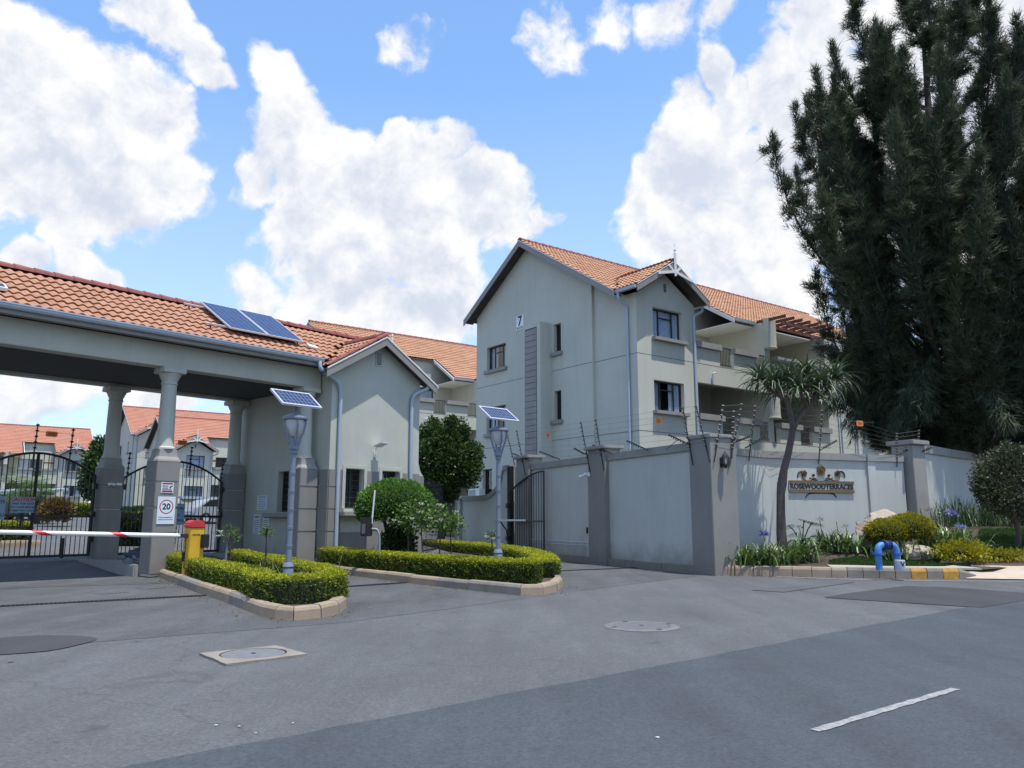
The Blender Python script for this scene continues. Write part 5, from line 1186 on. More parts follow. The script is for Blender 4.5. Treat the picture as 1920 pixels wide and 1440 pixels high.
# ================================================================ apartment blocks
PITCHB = R(32.0); TP = math.tan(PITCHB); CPB, SPB = math.cos(PITCHB), math.sin(PITCHB)
def make_block(Bo, e1, e2, zo, LEN, label, near=True, tmat=TILE_O, fins=True, group='apartment blocks', indiv=0, zbase=-.05):
    Bo = Vector(Bo); e1 = Vector(e1); e2 = Vector(e2)
    t = thing('apartment_block', Bo + e1 * LEN / 2 + e2 * 5 + V(0, 0, 0), label, 'building', group)
    FLf = Face(Bo, e2, -e1); FRf = Face(Bo, e1, -e2)
    SE, SR, SB, ZE = 0.60, 6.40, 10.75, 9.72 + zo            # front eave, ridge, back eave, eave height (top of tiles)
    ZR = ZE + (SR - SE) * TP; OV = 0.60
    z1, z2 = 4.40 + zo, 7.28 + zo
    # ---- left gable end: projecting main panel and set back strip
    wins = [(8.05, 9.55, 8.0 + zo, 9.10 + zo), (8.05, 9.55, 5.05 + zo, 6.27 + zo), (4.20, 4.66, 8.04 + zo, 9.24 + zo), (4.22, 4.66, 5.2 + zo, 6.42 + zo)] + ([(9.1, 9.85, 2.0, 3.46)] if near else [])
    m = MB(); ZT = 9.6 + zo; panel(m, FLf, 2.3, 10.4, zbase, ZT, wins, d=.12)
    roofz = lambda s: (ZE + (s - SE) * TP if s < SR else ZR - (s - SR) * TP) - .10
    m.poly([FLf(2.3, ZT, .12), FLf(10.4, ZT, .12), FLf(10.4, max(ZT, roofz(10.4)), .12), FLf(SR, roofz(SR), .12), FLf(2.3, roofz(2.3), .12)])
    m.poly([FLf(2.3, zbase, .12), FLf(2.3, zbase, 0), FLf(2.3, roofz(2.3), 0), FLf(2.3, roofz(2.3), .12)])
    m.build('gable_wall', PLASTER_BLOCK, t, fix=False)
    m = MB(); panel(m, FLf, 0, 2.3, zbase, roofz(0.6) - .02); m.poly([FLf(.6, roofz(.6) - .02), FLf(2.3, roofz(.6) - .02), FLf(2.3, roofz(2.3))]); m.build('end_wall', PLASTER_BLOCK, t, fix=False)
    for i, w in enumerate(wins): window(FLf, w, t, d=.12, cols=(.28, .44, .28) if w[1] - w[0] > 1 else (1.0,), curtain='both' if w[1] - w[0] > 1 else None, sillw=.12, room=.6)
    for zj in (z1, z2):
        for a, b, d in ((0.0, 2.3, 0.0), (2.3, 4.8, .12), (6.0, 10.4, .12)):
            m = MB(); FLf.box(m, a, b - .003, zj - .012, zj + .012, d - .01, d + .002); m.build('joint_line', JOINT, t)
    # louvred shaft
    if near:
        sh = MB(); zt = 9.34 + zo
        p = lambda s, z, d: FLf(s, z, d)
        FLf.box(sh, 4.82, 5.98, zbase, zt, .121, .72); so = sh.build('louvred_shaft', PLASTER_BLOCK, t)
        m = MB(); FLf.box(m, 5.06, 5.86, 3.2, zt - .18, .7205, .724); m.build('louvre_recess', DARK, so)
        zz = 3.25; k = 0
        while zz < zt - .42:
            m = MB(); m.prism([FLf(5.07, zz, .726), FLf(5.85, zz, .726), FLf(5.85, zz + .235, .726), FLf(5.07, zz + .235, .726)], -e1 * .02); m.build('louvre', TAUPE_L, so); zz += .255
        m = MB(); FLf.box(m, 6.70, 7.24, 9.47, 10.12, .121, .145); s7 = m.build('block_number_sign', WHITE, t)
        m = MB(); FLf.box(m, 6.72, 7.22, 9.49, 10.10, .1452, .148); m.build('sign_field', pmat('sign_ink_border', (.78, .8, .8), .5), s7)
        rt = Z.cross(-e1); text('numeral', '7', .62, FLf(6.97, 9.85, .149), rt, -e1, INKBLACK, s7, .002, bold=.016); text('sign_lettering', 'BLOCK', .14, FLf(6.97, 9.56, .149), rt, -e1, INKBLACK, s7, .002, bold=.004)
    # ---- bay on the front
    bw = [(0.88, 2.52, 8.0 + zo, 9.17 + zo), (0.84, 2.5, 5.2 + zo, 6.36 + zo)]
    m = MB(); BR = 3.26; BC = 1.60; bz = 9.56 + zo; panel(m, FRf, 0, BR, zbase, bz, bw)
    m.poly([FRf(0, bz), FRf(BR, bz), FRf(BC, bz + (BR / 2) * TP)]); m.build('bay_wall', PLASTER_BLOCK, t, fix=False)
    FBs = Face(Bo + e1 * BR, e2, e1); m = MB(); panel(m, FBs, 0, 3.1, zbase, bz); m.build('bay_side_wall', PLASTER_BLOCK, t, fix=False)
    for w in bw: window(FRf, w, t, cols=(.28, .46, .26), curtain='both' if random.random() < .6 else 'full', sillw=.2, sill_h=.13, room=.7)
    for zj in (z1, z2): m = MB(); FRf.box(m, 0, BR, zj - .012, zj + .012, -.01, .002); m.build('joint_line', JOINT, t)
    m = MB(); FRf.box(m, BC - .07, BC + .07, 9.86 + zo, 10.18 + zo, .001, .01); v_ = m.build('vent', DARK, t)
    for k in range(5): m = MB(); FRf.box(m, BC - .06, BC + .06, 9.88 + zo + k*.06, 9.91 + zo + k*.06, .0105, .02); m.build('louvre', TAUPE_L, v_)
    # ---- roof
    r = MB(); th = .06
    def slab(pts): r.prism(pts, V(0, 0, -th))
    P = lambda rr_, s, z: Bo + e1 * rr_ + e2 * s + V(0, 0, z)
    f = lambda s: ZE + (s - SE) * TP - .03
    NC0, NC1, NCS = 3.53, 6.45, 2.9                              # open notch in the roof over the balcony
    r.prism([P(-OV, SE, f(SE)), P(NC0, SE, f(SE)), P(NC0, NCS, f(NCS)), P(NC1, NCS, f(NCS)), P(NC1, SE, f(SE)), P(LEN, SE, f(SE)), P(LEN, SR, ZR - .03), P(-OV, SR, ZR - .03)], V(0, 0, -th))
    r.prism([P(-OV, SR, ZR - .03), P(LEN, SR, ZR - .03), P(LEN, SB, ZR - .03 - (SB - SR)*TP), P(-OV, SB, ZR - .03 - (SB - SR)*TP)], V(0, 0, -th))
    rf = r.build('roof', DKBEAM, t)
    upf = e2 * CPB + Z * SPB; wl_ = (SR - SE) / CPB; cw = lambda s: (s - SE) / CPB
    bse = 9.75 + zo; BE0, BE1 = -.42, 3.56; BZ = bse + (BC - BE0) * TP - .03; bs_end = SE + (BZ - ZE) / TP
    x = lambda rr_: rr_ + OV
    poly = [(x(-OV), 0), (x(BE0), 0), (x(BC), cw(bs_end)), (x(NC0), 0.15), (x(NC0), cw(NCS)), (x(NC1), cw(NCS)), (x(NC1), 0), (x(LEN), 0), (x(LEN), wl_), (x(-OV), wl_)]
    nn = 12 if near else 6
    tiled_slope(rf, P(-OV, SE, ZE), e1, upf, poly, tmat, individual=indiv, n=nn, near=tuple(Bo + V(0, 0, 11)), waves=2)
    upb = -e2 * CPB + Z * SPB
    tiled_slope(rf, P(-OV, SB, ZR - (SB - SR) * TP), e1, upb, [(0, 0), (LEN + OV, 0), (LEN + OV, (SB - SR)/CPB), (0, (SB - SR)/CPB)], tmat, n=6)
    ridge_caps(rf, P(-OV, SR, ZR), P(LEN, SR, ZR), RIDGE, r=.13, z=.03, indiv=near)
    # bay roof
    g = MB(); BO = .5
    g.prism([P(BE0, -BO, bse - .06), P(BC, -BO, BZ - .03), P(BE1, -BO, bse - .06), P(BE1, -BO, bse - .12), P(BC, -BO, BZ - .09), P(BE0, -BO, bse - .12)], e2 * (SE + BO))
    for be in (BE0, BE1): g.prism([P(be, SE, bse - .06), P(BC, SE, BZ - .03), P(BC, bs_end + .3, BZ - .03)], V(0, 0, -.06))
    g.build('bay_roof_deck', DKBEAM, rf)
    ul = e1 * CPB + Z * SPB; ur = -e1 * CPB + Z * SPB; bl = (BC - BE0) / CPB; dep = bs_end + BO
    tiled_slope(rf, P(BE0, -BO, bse - .02), e2, ul, [(0, 0), (SE + BO - .1, 0), (dep, bl), (0, bl)], tmat, n=nn, near=None)
    tiled_slope(rf, P(BE1, -BO, bse - .02), e2, ur, [(0, 0), (SE + BO - .1, 0), (dep, bl), (0, bl)], tmat, n=nn)
    ridge_caps(rf, P(BC, -BO, BZ), P(BC, bs_end, BZ), RIDGE, r=.12, z=.02, indiv=near)
    # barge boards, soffits
    def barge(a, b, out, h=.26, m1=FASCIA):
        q = MB(); q.prism([a, b, b - V(0, 0, h), a - V(0, 0, h)], out * .035); q.build('barge_board', m1, t)
        q = MB(); q.prism([a + out*.036 + V(0,0,.02), b + out*.036 + V(0,0,.02), b + out*.036 - V(0,0,.012), a + out*.036 - V(0,0,.012)], out * .012); q.build('barge_trim', WHITE, t)
    ov = -e1
    barge(P(-OV, SE - .05, ZE - .03), P(-OV, SR, ZR - .01), ov); barge(P(-OV, SR, ZR - .01), P(-OV, SB + .05, ZR - (SB - SR)*TP - .04), ov)
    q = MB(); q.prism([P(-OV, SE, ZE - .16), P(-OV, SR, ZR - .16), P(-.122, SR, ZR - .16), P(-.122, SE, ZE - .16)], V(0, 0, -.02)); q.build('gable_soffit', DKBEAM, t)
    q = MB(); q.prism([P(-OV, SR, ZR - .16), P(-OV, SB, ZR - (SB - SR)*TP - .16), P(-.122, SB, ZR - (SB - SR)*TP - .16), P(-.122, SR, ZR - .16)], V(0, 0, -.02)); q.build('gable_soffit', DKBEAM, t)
    barge(P(LEN, SE - .05, ZE - .03), P(LEN, SR, ZR - .01), e1); barge(P(LEN, SR, ZR - .01), P(LEN, SB + .05, ZR - (SB - SR)*TP - .04), e1)
    fo = -e2
    barge(P(BE0 - .03, -BO, bse - .05), P(BC, -BO, BZ - .02), fo); barge(P(BC, -BO, BZ - .02), P(BE1 + .03, -BO, bse - .05), fo)
    for a, b in ((BE0, BC), (BE1, BC)):
        q = MB(); q.prism([P(a, -BO, bse - .15), P(b, -BO, BZ - .15), P(b, -.003, BZ - .15), P(a, -.003, bse - .15)], V(0, 0, -.02)); q.build('gable_soffit', DKBEAM, t)
    # finial and collar tie
    fi = MB(); c = P(BC, -BO - .07, 0)
    pk = BZ
    fi.bar(c + V(0,0,pk - .62), c + V(0,0,pk + .30), .085); fin = fi.build('finial', WHITE, t)
    q = MB(); q.lathe(c + V(0,0,pk + .30), [(.05, 0), (.02, .05), (.05, .12), (.03, .2), (.012, .26), (.01, .36), (0, .40)], 8); q.build('finial_tip', WHITE, fin)
    q = MB(); q.bar(P(BC - .95, -BO - .06, pk - .66), P(BC - .05, -BO - .06, pk - .45), .05, .10); q.bar(P(BC + .95, -BO - .06, pk - .66), P(BC + .05, -BO - .06, pk - .45), .05, .10)
    q.bar(P(BC - .34, -BO - .05, pk - .22), P(BC, -BO - .05, pk - .5), .045, .08); q.bar(P(BC + .34, -BO - .05, pk - .22), P(BC, -BO - .05, pk - .5), .045, .08); q.build('gable_bracing', WHITE, fin)
    # gutters and downpipes
    q = MB(); q.prism([P(BE0 - .12, -BO + .03, bse - .17), P(BE0 + .01, -BO + .03, bse - .17), P(BE0 + .01, -BO + .03, bse - .05), P(BE0 - .14, -BO + .03, bse - .05)], e2 * (SE + BO)); q.build('gutter', GUTTER, t)
    q = MB(); q.prism([P(BE1 + .12, -BO + .03, bse - .17), P(BE1 - .01, -BO + .03, bse - .17), P(BE1 - .01, -BO + .03, bse - .05), P(BE1 + .14, -BO + .03, bse - .05)], e2 * (SE + BO)); q.build('gutter', GUTTER, t)
    pipe([P(BE0 - .06, .45, bse - .17), P(BE0 - .06, .45, bse - .38), P(-.07, .42, bse - .62), P(-.07, .42, zbase)], .055, t)
    pipe([P(BE1 + .06, -.12, bse - .17), P(BE1 + .06, -.12, bse - .36), P(BR - .12, -.07, bse - .6), P(BR - .12, -.07, zbase)], .055, t)
    q = MB(); q.prism([P(NC1, SE - .13, ZE - .13), P(NC1, SE, ZE - .13), P(NC1, SE, ZE), P(NC1, SE - .14, ZE)], e1 * (8.3 - NC1)); q.build('gutter', GUTTER, t)
    q = MB(); q.prism([P(12.15, SE - .13, ZE - .13), P(12.15, SE, ZE - .13), P(12.15, SE, ZE), P(12.15, SE - .14, ZE)], e1 * (LEN - 12.15)); q.build('gutter', GUTTER, t)
    q = MB(); q.prism([P(NC1 - .05, SE - .1, ZE - .06), P(NC1 - .05, NCS, f(NCS) + .06), P(NC1 - .05, NCS, f(NCS) - .14), P(NC1 - .05, SE - .1, ZE - .24)], e1 * .045); q.build('rake_board', WHITE, t)
    # ---- balconies
    BS = 3.1; FIN = 7.9
    FBk_ = Face(Bo + e2 * BS, e1, -e2)
    doors = [(4.4, 6.6, z2 + .06, z2 + 2.05), (4.4, 6.6, z1 + .06, z1 + 2.05), (9.2, 11.2, z2 + .06, z2 + 2.0), (9.2, 11.2, z1 + .06, z1 + 2.0)]
    m = MB(); panel(m, FBk_, BR, 12.3, zbase, ZE + 1.40, doors); m.build('balcony_back_wall', PLASTER_BLOCK, t, fix=False)
    for w in doors: window(FBk_, w, t, cols=(.5, .5), curtain=random.choice(('left', 'right', None)), sill=False, name='sliding_door')
    for za, zb_ in ((6.52 + zo, 7.30 + zo), (3.62 + zo, 4.42 + zo)):
        m = MB(); FRf.box(m, BR + .003, 12.3, za, zb_, -.22, -.002); m.build('slab_edge', PLASTER_BLOCK, t)
        m = MB(); FRf.box(m, BR + .003, 12.3, zb_ - .25, zb_ - .02, -BS, -.221); m.build('balcony_slab', PLASTER_BLOCK, t)
        m = MB(); FRf.box(m, BR + .003, 12.3, zb_ - .032, zb_ - .008, -.01, .001); m.build('joint_line', JOINT, t)
        for a, b in ((BR + .005, 4.72), (5.62, 7.12), (8.5, 10.0), (10.9, 12.28)):
            m = MB(); FRf.box(m, a, b, zb_ + .001, zb_ + .62, -.2, -.004); m.build('parapet', PLASTER_BLOCK, t)
            m = MB(); FRf.box(m, a - .02, b + .05, zb_ + .622, zb_ + .86, -.24, .12); m.build('parapet_ledge', TAUPE_L, t, bevel=.01)
        for a, b in ((4.74, 5.60), (7.14, 7.86), (10.02, 10.88)):
            q = MB(); FRf.box(q, a, b, zb_ + .80, zb_ + .85, -.14, -.10); FRf.box(q, a, b, zb_ + .08, zb_ + .12, -.14, -.10); rl = q.build('railing', DARK, t)
            k = int((b - a) / .09)
            for i in range(1, k): xx = a + (b - a) * i / k; q = MB(); FRf.box(q, xx - .009, xx + .009, zb_ + .121, zb_ + .799, -.13, -.11); q.build('baluster', DARK, rl)
    # fin wall between the two flats with rounded nose
    m = MB(); m.prism([P(FIN, .12, zbase), P(FIN, .12, 9.55 + zo), P(FIN, 2.6, 9.95 + zo), P(FIN, BS - .004, 9.95 + zo), P(FIN, BS - .004, zbase)], e1 * .36); m.build('fin_wall', PLASTER_BLOCK, t)
    for za, zb_ in ((8.46 + zo, 9.78 + zo), (5.42 + zo, 6.515 + zo)):
        m = MB(); m.lathe(P(FIN + .22, -.02, 0), [(.24, za), (.30, za + .01), (.30, za + .05), (.27, za + .06), (.27, zb_)], 24); m.build('rounded_nose', PLASTER_BLOCK, t, smooth=35)
    pg = MB(); pg.bar(P(FIN + .36, -.55, 9.55 + zo), P(12.3, -.55, 9.55 + zo), .06, .14); pg.bar(P(FIN + .36, .2, 9.55 + zo), P(12.3, .2, 9.55 + zo), .06, .14); pr = pg.build('pergola', PERG, t)
    for k in range(7):
        q = MB(); rr_ = FIN + .02 + k * .60; q.bar(P(rr_, -1.0, 9.70 + zo), P(rr_, SE - .16, 9.70 + zo), .055, .13); q.build('pergola_slat', PERG, pr)
    q = MB(); q.bar(P(BR + .05, BS - .3, 8.95 + zo), P(4.35, BS - .3, 8.95 + zo), .07, .16); q.build('pergola_slat', PERG, pr)
    m = MB(); m.tube([P(4.15, -.08, 6.5 + zo), P(4.15, -.08, 6.93 + zo), P(4.3, -.10, 6.98 + zo)], .04, 8); m.build('overflow_pipe', PIPE, t)
    q = MB(); q.prism([P(NC1 + .02, SE + .02, 9.50 + zo), P(12.28, SE + .02, 9.50 + zo), P(12.28, BS - .01, 9.50 + zo), P(NC1 + .02, BS - .01, 9.50 + zo)], V(0, 0, .04)); q.build('balcony_ceiling', WHITE, t)  # white soffit boards, added to brighten the balconies under the roof
    # ---- right hand stretch of wall
    rws = [(15.1, 16.3, 4.95 + zo, 6.05 + zo), (15.1, 16.3, 8.0 + zo, 9.1 + zo)]
    if LEN > 18: rws += [(18.2, 19.6, 4.95 + zo, 6.05 + zo), (18.2, 19.6, 8.0 + zo, 9.1 + zo)]
    rws = [w for w in rws if w[1] < LEN - .5]
    m = MB(); panel(m, FRf, 12.3, LEN - .3, zbase, ZE - .14, rws, d=-.02); m.build('front_wall', PLASTER_BLOCK, t, fix=False)
    Fs = Face(Bo + e1 * 12.3, e2, -e1); m = MB(); panel(m, Fs, .02, BS, zbase, ZE - .14); m.build('bay_side_wall', PLASTER_BLOCK, t, fix=False)
    for w in rws: window(FRf, w, t, d=-.02, cols=(.3, .4, .3), sillw=.16, room=.6)
    pipe([P(13.1, -.1, ZE - .15), P(13.1, -.1, zbase)], .05, t); pipe([P(14.4, -.1, ZE - .15), P(14.4, -.1, zbase)], .05, t)
    # back and far end
    FE = Face(Bo + e1 * (LEN - .3), e2, e1); m = MB(); panel(m, FE, .02, 10.4, zbase, ZE - .1); m.poly([FE(.6, ZE - .1), FE(10.4, ZE - .1), FE(10.4, roofz(10.4)), FE(SR, roofz(SR))]); m.build('end_wall', PLASTER_BLOCK, t, fix=False)
    FK = Face(Bo + e2 * 10.4, e1, e2); m = MB(); panel(m, FK, -.12, LEN - .3, zbase, ZE + .8); m.build('back_wall', PLASTER_BLOCK, t, fix=False)
    return t
b7 = make_block((4.62, 28.5, 0), E1, E2, 0.0, 21.0, 'three storey grey block numbered 7 with tiled roof behind the boundary wall', True, TILE_O, indiv=300)
pk2 = YD(579, 603, 48.0); B2 = V(pk2.x, pk2.y, 0) + E1 * .6 - E2 * 6.4
make_block(B2, E1, E2, pk2.z - 13.35, 22.0, 'tiled apartment block rising between the gatehouse and block number 7', True if False else False, TILE_O)
pa = YD(293, 780, 77.0); BA = V(pa.x, pa.y, 0) + E1 * .6 - E2 * 6.4
make_block(BA, E1, E2, pa.z - 13.35, 20.0, 'pale house with small white braced gable seen right of the front column', False, TILE_FAR)
pa = YD(231, 762, 88.0); BA = V(pa.x, pa.y, 0) + E1 * .6 - E2 * 6.4
make_block(BA, E1, E2, pa.z - 13.35, 24.0, 'tall pale house gable standing between the two dark columns', False, TILE_FAR)
pa = YD(145, 832, 88.0); BM = V(pa.x, pa.y, 0) + E1 * 1.6 + E2 * .5
make_block(BM, -E1, E2, pa.z - 11.0, 24.0, 'far left house with red roof and white braced gable behind the arched gate', False, TILE_FAR)
# small air conditioner box on the end wall of block 7
FA = Face(V(4.62, 28.5, 0), E2, -E1)
t = thing('air_conditioner', FA(9.9, 1.8, .3), 'white air conditioner box on the wall above the low curved wall', 'air conditioner')
a_, z_ = FA.at(889, 928, .45)
m = MB(); FA.box(m, a_ - .45, a_ + .45, z_ - .28, z_ + .28, .15, .48); m.build('casing', WHITE, t, bevel=.015)
m = MB(); FA.box(m, a_ - .15, a_ + .38, z_ - .22, z_ + .22, .481, .49); m.build('fan_grille', pmat('grille', (.35, .37, .38), .6), t)
# ================================================================ VEGETATION
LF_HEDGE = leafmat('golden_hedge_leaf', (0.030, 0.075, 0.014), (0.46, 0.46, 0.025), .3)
LF_DARK = leafmat('dark_green_leaf', (0.016, 0.036, 0.012), (0.085, 0.15, 0.030), .22, .45, .4)
LF_TOPI = leafmat('topiary_leaf', (0.028, 0.082, 0.016), (0.16, 0.32, 0.048), .28)
LF_ROSE = leafmat('rose_leaf', (0.030, 0.075, 0.018), (0.17, 0.28, 0.06), .3)
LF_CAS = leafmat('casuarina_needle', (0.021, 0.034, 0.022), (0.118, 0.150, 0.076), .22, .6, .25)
LF_ALOE = leafmat('aloe_leaf', (0.032, 0.058, 0.032), (0.135, 0.19, 0.085), .05, .45, .4)
LF_ROUND = leafmat('olive_grey_leaf', (0.022, 0.034, 0.018), (0.115, 0.125, 0.062), .2)
LF_AGAP = leafmat('strap_leaf', (0.022, 0.060, 0.018), (0.22, 0.31, 0.085), .15, .4, .5)
LF_YBUSH = leafmat('golden_bush_leaf', (0.055, 0.075, 0.008), (0.40, 0.36, 0.015), .28)
LF_GRASS = leafmat('grass_blade', (0.020, 0.050, 0.010), (0.085, 0.17, 0.028), .2)
LF_PHILO = leafmat('philodendron_leaf', (0.014, 0.040, 0.012), (0.06, 0.13, 0.035), .15, .35, .5)
LF_PALM = leafmat('palm_leaf', (0.030, 0.060, 0.020), (0.16, 0.26, 0.07), .2)
LF_BROWN = leafmat('russet_leaf', (0.09, 0.055, 0.02), (0.30, 0.20, 0.05), .2)
CORE = pmat('hedge_twig_core', (0.016, 0.024, 0.008), 1.0, .3, 20)
PETAL_W = pmat('white_petal', (.75, .72, .68), .7, .05); PETAL_B = leafmat('blue_petal', (0.13, 0.15, 0.42), (0.33, 0.36, 0.72), .2)
def nn3(v): return np.array(v, float)
def hedge(path, w, h, z0, label, dens=1500, mat=LF_HEDGE, size=.034, group=None, topbias=.75):
    """clipped hedge along a path: dark twig core and a skin of single leaves, yellow new growth at the top"""
    P = [Vector((p[0], p[1], 0)) for p in path]; P = resample(P, .25); n = len(P)
    t = thing('hedge', V(P[n//2].x, P[n//2].y, z0), label, 'hedge', group); m = MB(); nr_ = []
    for i in range(n): d = (P[min(i+1, n-1)] - P[max(i-1, 0)]).normalized(); nr_.append(V(-d.y, d.x, 0))
    k = .74; vs = []; fs = []
    for i in range(n):
        for o_, z in ((-w/2*k, z0), (w/2*k, z0), (w/2*k, z0 + h*.86), (-w/2*k, z0 + h*.86)): q = P[i] + nr_[i]*o_; vs.append(V(q.x, q.y, z))
    for i in range(n - 1):
        for j in range(4): fs.append((4*i + j, 4*i + (j+1) % 4, 4*i + 4 + (j+1) % 4, 4*i + 4 + j))
    fs += [(0, 1, 2, 3), tuple(4*(n-1) + j for j in range(4))]; m.add(vs, fs); m.build('twigs', CORE, t)
    pts = []; nrm = []; tin = []
    L = sum((P[i+1] - P[i]).length for i in range(n - 1)); Pn = np.array([tuple(p) for p in P]); Nn = np.array([tuple(q) for q in nr_])
    def sample(cnt, face):
        i = RNG.integers(0, n - 1, cnt); f = RNG.random(cnt)[:, None]; c = Pn[i]*(1-f) + Pn[i+1]*f; q = Nn[i]*(1-f) + Nn[i+1]*f
        lump = .014 * np.sin(c[:, 0]*9 + c[:, 1]*7) + .012 * np.sin(c[:, 0]*23 - c[:, 1]*19) + .02 * np.sin(c[:, 0]*41 + c[:, 1]*53)
        if face == 'top':
            o_ = RNG.uniform(-1, 1, cnt); z = h * (1 - .06*np.abs(o_)**4) + lump*.7 - RNG.random(cnt)**2 * .10 + .005
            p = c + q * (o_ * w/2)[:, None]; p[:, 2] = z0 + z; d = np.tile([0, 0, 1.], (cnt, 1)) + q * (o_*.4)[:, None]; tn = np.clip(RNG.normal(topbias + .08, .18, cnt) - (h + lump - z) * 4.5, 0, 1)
        else:
            s = np.where(RNG.random(cnt) < .5, -1, 1); zz = RNG.random(cnt); dep = RNG.random(cnt)**2 * .11
            lump2 = .018*np.sin(c[:, 0]*17 + zz*14) + .015*np.sin(c[:, 1]*29 - zz*23)
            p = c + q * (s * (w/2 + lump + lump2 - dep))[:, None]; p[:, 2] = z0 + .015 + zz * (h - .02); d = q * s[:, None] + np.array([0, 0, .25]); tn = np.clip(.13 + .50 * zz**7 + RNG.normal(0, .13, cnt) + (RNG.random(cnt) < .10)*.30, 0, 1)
        pts.append(p); nrm.append(d); tin.append(tn)
    sample(int(L * w * dens * 1.35), 'top'); sample(int(L * h * 2 * dens * 1.25), 'side')
    for e, sgn in ((0, -1), (n - 1, 1)):
        cnt = int(w * h * dens * 1.3); d = (P[min(e+1, n-1)] - P[max(e-1, 0)]).normalized() * sgn; o_ = RNG.uniform(-1, 1, cnt); zz = RNG.random(cnt)
        p = np.tile(Pn[e], (cnt, 1)) + Nn[e] * (o_*w/2)[:, None] + nn3(d) * (.02 - RNG.random(cnt)**2*.1 - .12*np.abs(o_)**4)[:, None]; p[:, 2] = z0 + zz*h; pts.append(p); nrm.append(np.tile(nn3(d) + [0, 0, .3], (cnt, 1))); tin.append(np.clip(.13 + .5*zz**7 + RNG.normal(0, .14, cnt), 0, 1))
    pts = np.concatenate(pts); nrm = np.concatenate(nrm); tin = np.concatenate(tin)
    v, f, tt = leaves(pts, nrm, size*1.35, size*.85, tin, .65); o = npmesh('foliage', v, f, mat, t, tint=tt); o['kind'] = 'stuff'
    return t
hp1 = inset(I1, 1, .48); a_ = hp1[0].lerp(hp1[1], -.0)
H1 = [hp1[0] + (hp1[1]-hp1[0])*.04, hp1[1], hp1[2], hp1[3], hp1[4], hp1[5], hp1[6], hp1[7]]
c_nose = G(603, 1128)
H1 = [inset(I1, 1, .36)[0], inset(I1, 1, .36)[1], inset(I1, 1, .38)[2], G(492, 1143), G(530, 1150), G(580, 1148), G(620, 1140), G(622, 1130), G(592, 1115), G(520, 1092), G(440, 1069)]
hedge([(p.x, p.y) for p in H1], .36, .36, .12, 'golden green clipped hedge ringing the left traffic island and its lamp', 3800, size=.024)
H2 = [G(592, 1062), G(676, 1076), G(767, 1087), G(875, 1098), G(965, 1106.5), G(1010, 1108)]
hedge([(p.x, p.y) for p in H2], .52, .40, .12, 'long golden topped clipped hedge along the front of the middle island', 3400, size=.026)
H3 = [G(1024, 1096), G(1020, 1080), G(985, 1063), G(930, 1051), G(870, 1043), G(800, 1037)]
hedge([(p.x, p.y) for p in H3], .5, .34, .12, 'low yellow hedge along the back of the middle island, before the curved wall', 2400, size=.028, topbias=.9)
# hedge beyond the far left gate with its kerb
def gz(p): return ground_z(p.x, p.y)
ih = [GH(-13.0, -7.6, 0), GH(-6.8, -8.6, 0), GH(-3.2, -9.6, 0)]
hedge([(p.x, p.y) for p in ih], .8, .62, gz(ih[1]) + .1, 'golden hedge on the kerbed bed behind the far left gate', 800, size=.05)
kb_ = bpy.data.objects.new('garden_kerb', None); COL.objects.link(kb_); kb_.location = ih[1]; tag(kb_, kind='structure')
kerb_run(kb_, [GH(-13, -7.0, 0), GH(-6.8, -8.0, 0), GH(-2.9, -9.1, 0)], 1, step=.6, z0=gz(ih[1]) - .05, h=.26, mats=(KERB,))
ih2 = [GH(-1.2, -9.0, 0), GH(0.6, -8.0, 0)]
hedge([(p.x, p.y) for p in ih2], .9, 1.15, gz(ih2[0]), 'dark green hedge behind the arched gate right of the yellow cabinet', 600, LF_DARK, .06, topbias=.6)
ih3 = [YD(120, 985, 55), YD(175, 983, 57)]
hedge([(p.x, p.y) for p in ih3], 1.2, 1.0, 1.2, 'distant clipped hedge along the inner road beyond the gate', 300, LF_HEDGE, .12)
ih3 = [YD(232, 972, 52), YD(278, 973, 54)]
hedge([(p.x, p.y) for p in ih3], 1.2, .6, 1.1, 'low distant hedge seen between the two columns', 300, LF_HEDGE, .12)

def ellipsoid_pts(n, c, r, shell=.35, zmin=-1.0, lump=.1, seed=0):
    d = rand_unit(n); d = d[d[:, 2] >= zmin]; k = len(d)
    lum = lump * (np.sin(d[:, 0]*5 + seed) * np.cos(d[:, 1]*6 + seed*2) + .6*np.sin(d[:, 2]*9 + d[:, 0]*11 + seed) + .5*np.sin(d[:, 1]*17 + d[:, 2]*13))
    rad = (1 + lum) * (1 - shell * RNG.random(k)**1.6); return nn3(c) + d * rad[:, None] * nn3(r), d
def bush(name, c, r, label, cat, mat, n, size, shell=.25, zmin=-.6, lump=.08, tintf=None, stem=None, spread=.8, up=.15, core=.8, coremat=None):
    c = Vector(c); t = thing(name, V(c.x, c.y, c.z - r[2]), label, cat)
    p, d = ellipsoid_pts(n, c, r, shell, zmin, lump, random.random()*9); k = len(p)
    tn = tintf(d, k) if tintf else np.clip(RNG.normal(.4, .22, k), 0, 1)
    v, f, tt = leaves(p, d / np.array(r) * max(r), size, size*.55, tn, spread, up); o = npmesh('foliage', v, f, mat, t, tint=tt); o['kind'] = 'stuff'
    if core:
        bm = bmesh.new(); bmesh.ops.create_icosphere(bm, subdivisions=3, radius=1)
        for vv in bm.verts: vv.co = c + Vector((vv.co.x*r[0], vv.co.y*r[1], max(zmin, vv.co.z)*r[2])) * core
        me = bpy.data.meshes.new('twigs'); bm.to_mesh(me); bm.free(); link('twigs', me, coremat or CORE, t, c)
    if stem: 
        for s0, s1, ra, rb in stem: m = MB(); m.tube([s0, Vector(s0).lerp(Vector(s1), .5) + V(random.uniform(-.04, .04), random.uniform(-.04, .04), 0), s1], [ra, (ra+rb)/2, rb], 8); m.build('stem', BARK, t, smooth=True)
    return t
